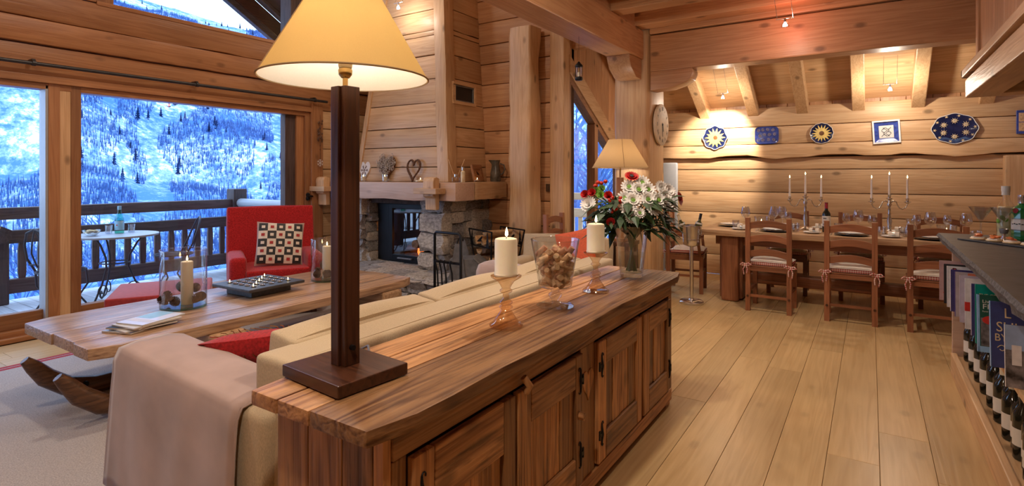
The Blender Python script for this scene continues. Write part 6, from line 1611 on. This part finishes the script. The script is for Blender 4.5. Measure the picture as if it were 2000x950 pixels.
# ---- things on the bar
t = thing('slate_platter', 'thin black slate platter with salmon canapes on the bar', 'platter', (0.695, 4.33, BZ + .002), R(-50))
MB().box(-.27, .27, -.075, .075, 0, .008).build('slab', 'slate_tray', t, bevel=.002)
for i in range(5):
    c, s = math.cos(R(-50)), math.sin(R(-50)); d = -0.20 + i * .103
    q = thing('salmon_canape', 'round canape with cream cheese and smoked salmon on the slate platter', 'canape', (0.695 + d * c, 4.33 + d * s, BZ + .011), R(i * 50), 'canapes on the slate platter')
    MB().lathe([(.040, 0), (.043, .004), (.040, .009), (0, .010)], 18).build('blini', 'blini', q, smooth=50)
    MB().lathe([(.036, .009), (.034, .015), (.015, .018), (0, .018)], 14, wob=lambda a, z: 1 + .1 * math.sin(5 * a)).build('cream_cheese', 'cream_cheese', q, smooth=60)
    for k in range(3): MB().pillow(.045, .026, .014, 6, c=(0, 0, 0)).build('salmon', 'salmon', q, smooth=60, loc=(random.uniform(-.012, .012), random.uniform(-.012, .012), .022 + k * .004), rot=(random.uniform(-.3, .3), random.uniform(-.3, .3), k * 1.2))
    MB().tube([(-.01, 0, .036), (0, .005, .041), (.012, 0, .037)], .0015, 4).build('dill', 'leaf_green', q)
def martini(loc, label):
    t = thing('martini_glass', label, 'glass', loc); t.scale = (1.12, 1.12, 1.28)
    MB().lathe([(0, .003), (.038, 0), (.038, .003), (.005, .010), (.0045, .085), (.012, .092), (.058, .160), (.0565, .160), (.010, .096), (0, .094)], 28).build('glass_body', 'crystal', t, smooth=60)
    MB().lathe([(0.001, .098), (.040, .138), (0, .138)], 24).build('cocktail', 'water', t, smooth=50)
martini((0.607, 4.70, BZ), 'martini glass behind the end canape')
martini((0.712, 4.68, BZ), 'martini glass next to the spirit bottles')
t = thing('jigger', 'double-ended steel spirit measure beside the martini glasses', 'jigger', (0.695, 4.53, BZ))
MB().lathe([(.019, 0), (.021, .002), (.009, .042), (.022, .078), (.020, .078), (0, .05)], 20).build('cups', 'steel', t, smooth=50)
MB().lathe([(.0185, .055), (.0232, .079), (.0232, .068), (.0185, .05)], 20, caps=False).build('band', 'pewter', t, smooth=50)
t = thing('spirit_bottle', 'clear bottle of pale yellow liqueur with white cap on the bar', 'bottle', (0.755, 4.86, BZ)); t.scale = (1.08, 1.08, 1.19)
MB().lathe([(0, .003), (.042, 0), (.044, .005), (.046, .155), (.040, .178), (.022, .205), (.019, .25), (.019, .262)], 24).build('glass_body', 'clear_glass', t, smooth=60)
MB().lathe([(.001, .005), (.041, .006), (.043, .15), (.036, .172), (0, .172)], 24).build('liqueur', 'liquor', t, smooth=60)
MB().lathe([(.0205, .235), (.0205, .255), (.022, .256), (.022, .285), (0, .286)], 18).build('cap', 'paper', t, smooth=50)
MB().lathe([(.0455, .03), (.0468, .10)], 24, caps=False).build('label', 'water', t, smooth=60)
for a in (-150, -120, -100): MB().lathe([(.013, 0), (0, .003)], 12).build('label_print', 'green_bloom', t, loc=(.0465 * math.cos(R(a)), .0465 * math.sin(R(a)), .05 + .01 * (a % 7)), rot=(R(90), 0, R(a + 90)))
t = thing('gin_bottle', 'squat green gin bottle with silver cap and white label', 'bottle', (0.812, 4.70, BZ), R(-40)); t.scale = (1.08, 1.08, 1.18)
MB().lathe([(0, .003), (.048, 0), (.052, .006), (.052, .15), (.046, .172), (.024, .188), (.022, .20)], 10).build('bottle_body', 'bottle_green', t, smooth=25)
MB().lathe([(.024, .198), (.024, .222), (.0245, .223), (.0245, .242), (0, .243)], 18).build('cap', 'steel', t, smooth=40)
MB().lathe([(.0528, .055), (.0528, .115)], 10, caps=False).build('label', 'paper', t)
MB().lathe([(.0532, .052), (.0532, .057)], 10, caps=False).build('label_band', 'pewter', t); MB().lathe([(.0532, .113), (.0532, .117)], 10, caps=False).build('label_band', 'pewter', t)
for k in range(5): MB().obox((.0535 * math.cos(R(-90 + (k - 2) * 14)), .0535 * math.sin(R(-90 + (k - 2) * 14)), .086 + .003 * (k % 2)), (.009, .001, .005), (0, 0, R((k - 2) * 14))).build('label_print', 'ink', t)
MB().lathe([(.014, 0), (.014, .003), (0, .004)], 14).build('seal', 'foil_red', t, loc=(.047 * math.cos(R(-100)), .047 * math.sin(R(-100)), .158), rot=(R(80), 0, R(-10)))

# ---- wooden canopy above the bar
cn = thing('extractor_canopy', 'boxed timber extractor canopy hanging over the bar', 'canopy')
MB().box(0.55, 0.72, 0.4, 4.90, 1.905, 2.03).build('lower_beam', 'pine_y', cn, bevel=0.006)
MB().box(0.72, 1.6, 4.72, 4.90, 1.905, 2.03).build('end_beam', 'pine_x', cn, bevel=0.006)
MB().box(0.53, 0.58, 0.4, 4.93, 2.045, 2.10).build('moulding', 'pine_y', cn, bevel=0.008)
MB().box(0.53, 1.6, 4.88, 4.93, 2.045, 2.10).build('moulding', 'pine_x', cn, bevel=0.008)
MB().box(0.60, 1.6, 0.4, 4.86, 2.03, 2.045).build('soffit', 'tv_black', cn)
MB().box(0.72, 1.6, 2.4, 2.5, 1.98, 2.03).build('cross_bar', 'pine_x', cn)
MB().box(0.60, 0.69, 4.78, 4.86, 2.10, 2.89).build('corner_post', 'beam_z', cn, bevel=0.006)
yy = 0.4
while yy < 4.77:
    MB().box(0.615, 0.635, yy + .002, min(yy + .30, 4.78) - .002, 2.10, 2.89).build('plank', 'beam_z', cn, bevel=0.004); yy += .30
for k in range(4): MB().box(0.69 + k * .23 + .002, 0.92 + k * .23 - .002, 4.82, 4.84, 2.10, 2.89).build('plank', 'beam_z', cn, bevel=0.004)

# ================================================================== OUTSIDE
dk = struct(MB().box(-8.1, XW - 0.26, -1.5, 4.85, -0.30, -0.055).build('deck', 'deck_y'))
y = -1.4; k = 0
while y < 4.8:
    MB().box(-8.08, XW - 0.27, y + .003, y + .137, -0.055, -0.03).build('deck_board', 'deckfloor_x', dk, bevel=0.003, bseg=1); y += 0.14
XRL = -7.85; DKZ = -0.03
rl = thing('deck_railing', 'dark weathered timber railing along the snowy deck', 'railing')
def rail(y0, y1, z0, z1, w, seed, mat='deck_y', name='rail', x=XRL, nx=10):
    vs = []; fs = []; n = nx
    for k in range(n + 1):
        yy = y0 + (y1 - y0) * k / n; j = 0.012 * nz(yy * 2 + seed, seed); j2 = 0.010 * nz(yy * 2.3 + seed + 4, seed)
        vs += [(x - w, yy, z0 + j), (x - w, yy, z1 + j2), (x + w, yy, z1 + j2), (x + w, yy, z0 + j)]
    for k in range(n):
        for q in range(4): fs.append((k * 4 + q, k * 4 + (q + 1) % 4, k * 4 + 4 + (q + 1) % 4, k * 4 + 4 + q))
    fs += [(3, 2, 1, 0), tuple(n * 4 + q for q in range(4))]
    return MB().add(vs, fs).build(name, mat, rl, smooth=40, bevel=0.02)
rail(-1.4, 4.52, 0.885, 1.015, 0.06, 1, name='top_rail'); rail(-1.4, 4.52, 0.62, 0.765, 0.05, 2, name='mid_rail'); rail(-1.4, 4.52, 0.075, 0.235, 0.05, 3, name='bottom_rail')
BAL = MB().prism([(-.024, 0.0), (.024, 0.0), (.036, .10), (.036, .34), (.024, .46), (-.024, .46), (-.036, .34), (-.036, .10)], -.018, .018, 'yz').mesh('baluster', 'deck_z', bevel=0.004)
y = -1.3
while y < 4.45:
    if abs(y - 1.93) > .1: link('baluster', BAL, rl, (XRL, y, 0.20))
    y += 0.172
for yy, h_, w in ((1.93, 0.72, .085), (4.60, 1.16, .10)):
    MB().box(XRL - w, XRL + w, yy - w, yy + w, DKZ, h_).build('post', 'deck_z', rl, bevel=0.015)
MB().tube([(XRL + .02, 1.93, .84 - .11), (XRL + .16, 1.93, .84 - .11)], .095, 6).build('log_end', 'deck_x', rl)
for z0, z1, mt in ((0.89, 1.02, 'white_paint'), (0.62, 0.765, 'deck_x'), (0.075, 0.235, 'deck_x')):
    MB().tube([(XRL + .1, 4.60, (z0 + z1) / 2), (XW - .30, 4.60, (z0 + z1) / 2)], (z1 - z0) / 2, 10).build('return_rail', mt, rl, smooth=50)
for i in range(9): link('baluster', BAL, rl, (XRL + .25 + i * .172, 4.60, .20), (0, 0, R(90)))
bt = thing('bistro_table', 'round metal bistro table with scrolled legs on the deck', 'table', (-6.88, 2.66, DKZ))
MB().lathe([(0, .735), (.40, .735), (.405, .742), (.405, .755), (0, .758)], 40).build('table_top', 'white_paint', bt, smooth=40)
for k in range(3):
    a = R(60 + 120 * k); c, s = math.cos(a), math.sin(a)
    P = lambda r, z: (r * c, r * s, z)
    pts = [P(.26, .73), P(.20, .66), P(.13, .52), P(.12, .40), P(.18, .24), P(.25, .12), P(.30, .04), P(.34, .015), P(.375, .03), P(.38, .07), P(.35, .09), P(.325, .07)]
    MB().tube(pts, .010, 7).build('leg', 'wire_iron', bt, smooth=60)
    MB().tube([P(.17 + .06 * math.cos(t_), .17 + .06 * math.sin(t_)) for t_ in [i * .5 for i in range(11)]], .006, 6).build('scroll', 'wire_iron', bt, smooth=60)
MB().tube([(.14 * math.cos(i * PI / 8), .14 * math.sin(i * PI / 8), .45) for i in range(16)], .007, 6, closed=True).build('ring', 'wire_iron', bt, smooth=60)
def wire_chair(label, loc, rz):
    t = thing('wire_chair', label, 'chair', loc, rz)
    MB().tube([(.20 * math.cos(i * PI / 12), .20 * math.sin(i * PI / 12), .44) for i in range(24)], .010, 6, closed=True).build('seat_ring', 'wire_iron', t, smooth=60)
    for k in range(-4, 5):
        w = math.sqrt(.2 ** 2 - (k * .042) ** 2); MB().tube([(k * .042, -w, .44), (k * .042, w, .44)], .004, 5).build('seat_wire', 'wire_iron', t)
    for k in (-2, 0, 2):
        w = math.sqrt(.2 ** 2 - (k * .06) ** 2); MB().tube([(-w, k * .06, .44), (w, k * .06, .44)], .004, 5).build('seat_wire', 'wire_iron', t)
    bk = [(-.18, .10, .44), (-.20, .17, .58), (-.17, .22, .72), (-.10, .26, .84), (0, .275, .88), (.10, .26, .84), (.17, .22, .72), (.20, .17, .58), (.18, .10, .44)]
    MB().tube(bk, .011, 7).build('back_hoop', 'wire_iron', t, smooth=60)
    MB().tube([(-.06, .19, .50), (-.085, .225, .64), (-.04, .255, .78), (0, .27, .875)], .007, 6).tube([(.06, .19, .50), (.085, .225, .64), (.04, .255, .78), (0, .27, .875)], .007, 6).tube([(-.19, .16, .52), (.19, .16, .52)], .008, 6).build('back_scroll', 'wire_iron', t, smooth=60)
    for sx in (-1, 1):
        MB().tube([(sx * .15, .13, .44), (sx * .17, .10, .30), (sx * .12, .05, .18), (sx * .17, .12, .05), (sx * .20, .17, .0)], .010, 7).build('leg', 'wire_iron', t, smooth=60)
        MB().tube([(sx * .15, -.13, .44), (sx * .18, -.12, .30), (sx * .12, -.08, .18), (sx * .17, -.15, .05), (sx * .20, -.20, .0)], .010, 7).build('leg', 'wire_iron', t, smooth=60)
wire_chair('dark wire chair on the deck turned away beside the door mullion', (-6.80, 2.16, DKZ), R(205))
wire_chair('dark wire chair on the deck at the railing side of the table', (-7.08, 3.36, DKZ), R(-18))
wire_chair('dark wire chair at the far end of the deck behind the corner post', (-7.2, 1.35, DKZ), R(120))
BTZ = DKZ + .759
t = thing('water_bottle', 'green glass mineral water bottle with pale blue label on bistro table', 'bottle', (-6.93, 2.72, BTZ))
MB().lathe([(0, .002), (.042, 0), (.044, .006), (.044, .15), (.036, .18), (.018, .23), (.015, .28), (.017, .29), (0, .295)], 20).build('bottle_body', 'green_glass', t, smooth=60)
MB().lathe([(.0448, .035), (.0448, .135)], 20, caps=False).build('label', 'aqua_label', t, smooth=60)
MB().lathe([(.0165, .255), (.0185, .262), (.0185, .296), (0, .297)], 14).build('cap', 'aqua_label', t, smooth=50)
MB().lathe([(.008, 0), (.008, .001)], 8).build('label_star', 'cv_red', t, loc=(.0448 * math.cos(R(-52)), .0448 * math.sin(R(-52)), .09), rot=(R(90), 0, R(38)))
for dx, dy, lb in ((-.11, -.09, 'water glass between snack bowl and water bottle'), (-.02, .12, 'water glass on the far side of water bottle')):
    tag(link('water_glass', TUM, None, (-6.93 + dx * .3, 2.72 + dy, BTZ)), lb, 'glass')
t = thing('snack_bowl', 'small glass bowl of nibbles on the bistro table', 'bowl', (-6.87, 2.44, BTZ))
MB().lathe([(0, .002), (.04, 0), (.07, .03), (.082, .06), (.079, .06), (.066, .03), (.04, .006), (0, .006)], 22).build('glass_bowl', 'clear_glass', t, smooth=60)
rnd = random.Random(5)
cr = MB()
for i in range(40): cr.pillow(.04, .03, .008, 4, c=(rnd.uniform(-.045, .045), rnd.uniform(-.045, .045), .03 + rnd.uniform(0, .03)))
cr.build('nibbles', 'snack', t)['kind'] = 'stuff'

# ---- mountain side across the valley
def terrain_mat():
    m, t, b = nt('snow_forest_haze')
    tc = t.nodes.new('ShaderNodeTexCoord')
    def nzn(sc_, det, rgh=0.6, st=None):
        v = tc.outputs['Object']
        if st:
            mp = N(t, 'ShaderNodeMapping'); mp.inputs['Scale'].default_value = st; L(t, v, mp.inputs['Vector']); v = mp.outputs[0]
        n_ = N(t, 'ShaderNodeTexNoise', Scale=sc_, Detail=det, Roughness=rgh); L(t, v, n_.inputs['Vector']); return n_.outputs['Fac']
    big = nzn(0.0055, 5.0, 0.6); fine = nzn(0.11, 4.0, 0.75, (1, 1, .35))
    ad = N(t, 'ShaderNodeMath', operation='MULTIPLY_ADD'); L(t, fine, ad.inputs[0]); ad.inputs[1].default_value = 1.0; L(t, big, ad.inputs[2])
    r_ = ramp(t, [(0.39, (0.74, 0.80, 0.88)), (0.455, (0.30, 0.43, 0.68)), (0.58, (0.085, 0.20, 0.50))])  # blue distance haze painted into the snow and forest tones
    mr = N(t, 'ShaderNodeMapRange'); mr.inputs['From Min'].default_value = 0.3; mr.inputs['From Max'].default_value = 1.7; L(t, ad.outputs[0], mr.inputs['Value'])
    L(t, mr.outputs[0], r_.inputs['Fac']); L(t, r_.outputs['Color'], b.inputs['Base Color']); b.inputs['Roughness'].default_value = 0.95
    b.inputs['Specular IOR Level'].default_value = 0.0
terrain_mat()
def prof(r):
    P = [(9, -3.2), (40, -9), (120, -26), (300, -42), (480, -36), (700, 10), (1000, 130), (1400, 330), (1800, 445), (2300, 520)]
    for (a, za), (b_, zb) in zip(P, P[1:]):
        if r <= b_: return za + (zb - za) * max(0, (r - a)) / (b_ - a)
    return P[-1][1]
def tz(th, r):
    x, y = -math.sin(th) * r, math.cos(th) * r
    k = min(1, r / 600)
    z = prof(r * (1 + 0.10 * nz(th * 6, 2.0))) + k * (45 * nz(x * .0022, y * .0022, 1.0) + 20 * nz(x * .007, y * .007, 3.0) + 6 * nz(x * .025, y * .025, 5.0))
    if r > 700: z *= 1.0 + 0.16 * math.sin((th - 1.05) * 5.0) - 0.12 * max(0, (0.85 - th)) 
    return z
NT, NR = 150, 130
vs = []; fs = []
rads = [9 * (2300 / 9) ** (j / (NR - 1)) for j in range(NR)]
for j, r in enumerate(rads):
    for i in range(NT):
        th = R(4) + (R(102) - R(4)) * i / (NT - 1); vs.append((-math.sin(th) * r, math.cos(th) * r, tz(th, r)))
for j in range(NR - 1):
    for i in range(NT - 1): fs.append((j * NT + i, j * NT + i + 1, (j + 1) * NT + i + 1, (j + 1) * NT + i))
mt_ = MB().add(vs, fs).build('mountain', 'snow_forest_haze', smooth=80); struct(mt_)
plain('conifer_haze', (0.010, 0.025, 0.075), rough=0.95, var=0.4, nscale=0.4, spec=0.0)  # navy rather than green: distance haze put into the base colour
plain('bare_wood_haze', (0.09, 0.17, 0.36), rough=0.95, var=0.3, nscale=0.5, spec=0.0)  # blue haze painted into the wood colour, near trees included
def conifer():
    mb = MB(); mb.tube([(0, 0, -.1), (0, 0, .2)], .025, 5)
    for k in range(5):
        z0 = .08 + k * .17; r = .20 * (1 - k / 5.6)
        mb.lathe([(r, z0), (r * .45, z0 + .12), (0.0, z0 + .30 if k < 4 else 1.0)], 8, caps=False, wob=lambda a, z: 1 + .22 * math.sin(a * 4 + z * 20))
    return mb.mesh('conifer', 'conifer_haze')
CON = conifer(); rnd = random.Random(21); cnt = 0
def place_tree(th, r, h):
    x, y = -math.sin(th) * r, math.cos(th) * r
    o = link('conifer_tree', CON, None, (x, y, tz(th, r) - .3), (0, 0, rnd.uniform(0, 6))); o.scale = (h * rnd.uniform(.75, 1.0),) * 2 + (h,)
    tag(o, 'dark haze-tinted conifer on the mountainside across the valley', 'tree', 'conifers on the mountainside')
while cnt < 210:
    th = R(rnd.uniform(52.5, 78)); r = rnd.uniform(650, 1650)
    if nz(th * 14, r * .004, 9.0) < -0.12: continue
    place_tree(th, r, rnd.uniform(8, 17)); cnt += 1
# leafless woods: upright stems too many to count
rnd = random.Random(3)
mb = MB(); vs = []; fs = []
def stick(x, y, z, h, w):
    a = rnd.uniform(0, PI); dx, dy = w * math.cos(a), w * math.sin(a); o = len(vs)
    vs.extend([(x - dx, y - dy, z), (x + dx, y + dy, z), (x, y, z + h), (x - dy, y + dx, z), (x + dy, y - dx, z)]); fs.extend([(o, o + 1, o + 2), (o + 3, o + 4, o + 2)])
k = 0
while k < 60000:
    th = R(rnd.uniform(50, 80)); r = math.sqrt(rnd.uniform(380 ** 2, 1500 ** 2))
    dens = nz(th * 9, r * .0035, 2.0) + .5 * nz(th * 30, r * .012, 6.0)
    k += 1
    if dens < -0.22: continue
    x, y = -math.sin(th) * r, math.cos(th) * r; stick(x, y, tz(th, r) - .5, rnd.uniform(5, 10), rnd.uniform(.25, .6))
mb.add(vs, fs); o = mb.build('woodland', 'bare_wood_haze', mt_); o['kind'] = 'stuff'
# bare trees just below the deck and beside the glazed wall
def bare_tree(label, loc, h, seed, group):
    rn = random.Random(seed); t = thing('bare_tree', label, 'tree', loc, group=group); br = MB()
    tr = [Vector((0, 0, 0)), Vector((.05, 0, h * .3)), Vector((0, .08, h * .6)), Vector((.06, .02, h))]
    MB().tube(tr, [h * .018, h * .014, h * .009, .004], 7).build('trunk', 'bare_wood_haze', t, smooth=60)
    for i in range(26):
        f_ = rn.uniform(.25, .95); p = tr[0].lerp(tr[3], f_); a = rn.uniform(0, 6.28); ln = h * .38 * (1.05 - f_)
        e = p + Vector((math.cos(a) * ln, math.sin(a) * ln, ln * 1.1)); br.tube([p, p.lerp(e, .5) + Vector((0, 0, ln * .05)), e], [h * .006, h * .004, .003], 4)
        for q in range(5):
            p2 = p.lerp(e, rn.uniform(.35, .95)); a2 = a + rn.uniform(-1.2, 1.2); l2 = ln * .45; br.tube([p2, p2 + Vector((math.cos(a2) * l2, math.sin(a2) * l2, l2 * .9))], [h * .003, .002], 3)
    br.build('branches', 'bare_wood_haze', t)['kind'] = 'stuff'
for i, (th, r, h) in enumerate(((70, 26, 6.5), (72.5, 30, 7), (64, 34, 6.5), (60, 30, 5.6), (57, 36, 7), (67, 40, 7.2), (75, 34, 7))):
    x, y = -math.sin(R(th)) * r, math.cos(R(th)) * r; bare_tree('leafless tree in the snow below the deck', (x, y, tz(R(th), r)), h, i, 'leafless trees below the deck')
for i, (th, r, h) in enumerate(((26.6, 16, 8), (25.2, 20, 9), (27.4, 24, 9), (24.2, 17, 8))):
    x, y = -math.sin(R(th)) * r, math.cos(R(th)) * r; bare_tree('leafless haze-tinted tree outside the glazed wall', (x, y, tz(R(th), r)), h, 40 + i, 'leafless trees outside the glazed wall')
# porch railing outside the glazed wall
pr_ = thing('porch_railing', 'pale timber railing outside the glazed wall', 'railing')
YP2 = 9.2
for z0, z1 in ((0.90, 1.03), (0.58, 0.74)): MB().box(-5.6, -3.3, YP2, YP2 + .08, z0, z1).build('rail', 'pine_x', pr_, bevel=.012)
for i in range(14): MB().box(-5.5 + i * .16, -5.42 + i * .16, YP2 + .02, YP2 + .055, 0.06, .58).build('baluster', 'pine_z', pr_, bevel=.006)
MB().box(-5.6, -3.3, YP2, YP2 + .08, 0.0, .08).build('rail', 'pine_x', pr_)
struct(MB().box(-5.8, XG - .16, 5.9, 9.4, -.25, -.03).build('porch_deck', 'deckfloor_x'))

# ================================================================== ROOM LIGHTS
for loc, lb, dp in SPOTS:
    pass
lamp('spot_light', (-0.60, 5.12, 2.60), 60, WARM, 0.03, spot=130, aim=(-0.60, 5.12, 0), blend=1.0)
lamp('spot_light', (-0.60, 5.12, 2.60), 5, WARM, 0.03)
lamp('dichroic_glow', (-0.60, 5.30, 2.72), 3.0, (1.0, 0.16, 0.10), 0.03)
lamp('spot_light', (-1.545, 7.2, 2.30), 150, WARM, 0.02, spot=75, aim=(-1.75, 7.9, 1.75), blend=.5)
lamp('spot_light', (-1.545, 7.2, 2.30), 12, WARM, 0.03)
lamp('spot_light', (0.178, 7.2, 2.26), 26, WARM, 0.03)
lamp('spot_light', (-4.62, 4.66, 3.29), 7, WARM, 0.03)
# extra ceiling spots, out of view, added as fill light for the room
for i, (loc, lb, pw, rad) in enumerate((((-1.15, 2.6, 2.70), 'added fill spot under the joists above the oak floor', 55, .05), ((-0.7, 0.3, 2.70), 'added fill spot under the joists behind the sideboard end', 50, .05),
                        ((-3.4, 2.2, 4.05), 'added fill spot high over the coffee table', 75, .08), ((-3.6, 0.0, 4.05), 'added fill spot high over the living room carpet', 60, .08), ((-4.6, 3.6, 4.05), 'added fill spot high over the red armchair', 25, .08), ((1.6, 3.2, 2.6), 'added fill spot over the kitchen side of the bar', 16, .05))):
    spot_fixture(loc, lb, (0.18, 0.0) if loc[2] < 3 else (0.42, 0.0))
    lamp('spot_light', (loc[0], loc[1], loc[2] - .04), pw * 0.9, WARM, rad, spot=155, aim=(loc[0], loc[1], 0), blend=1.0)
    lamp('spot_light', (loc[0], loc[1], loc[2] - .04), pw * 0.5, WARM, rad)
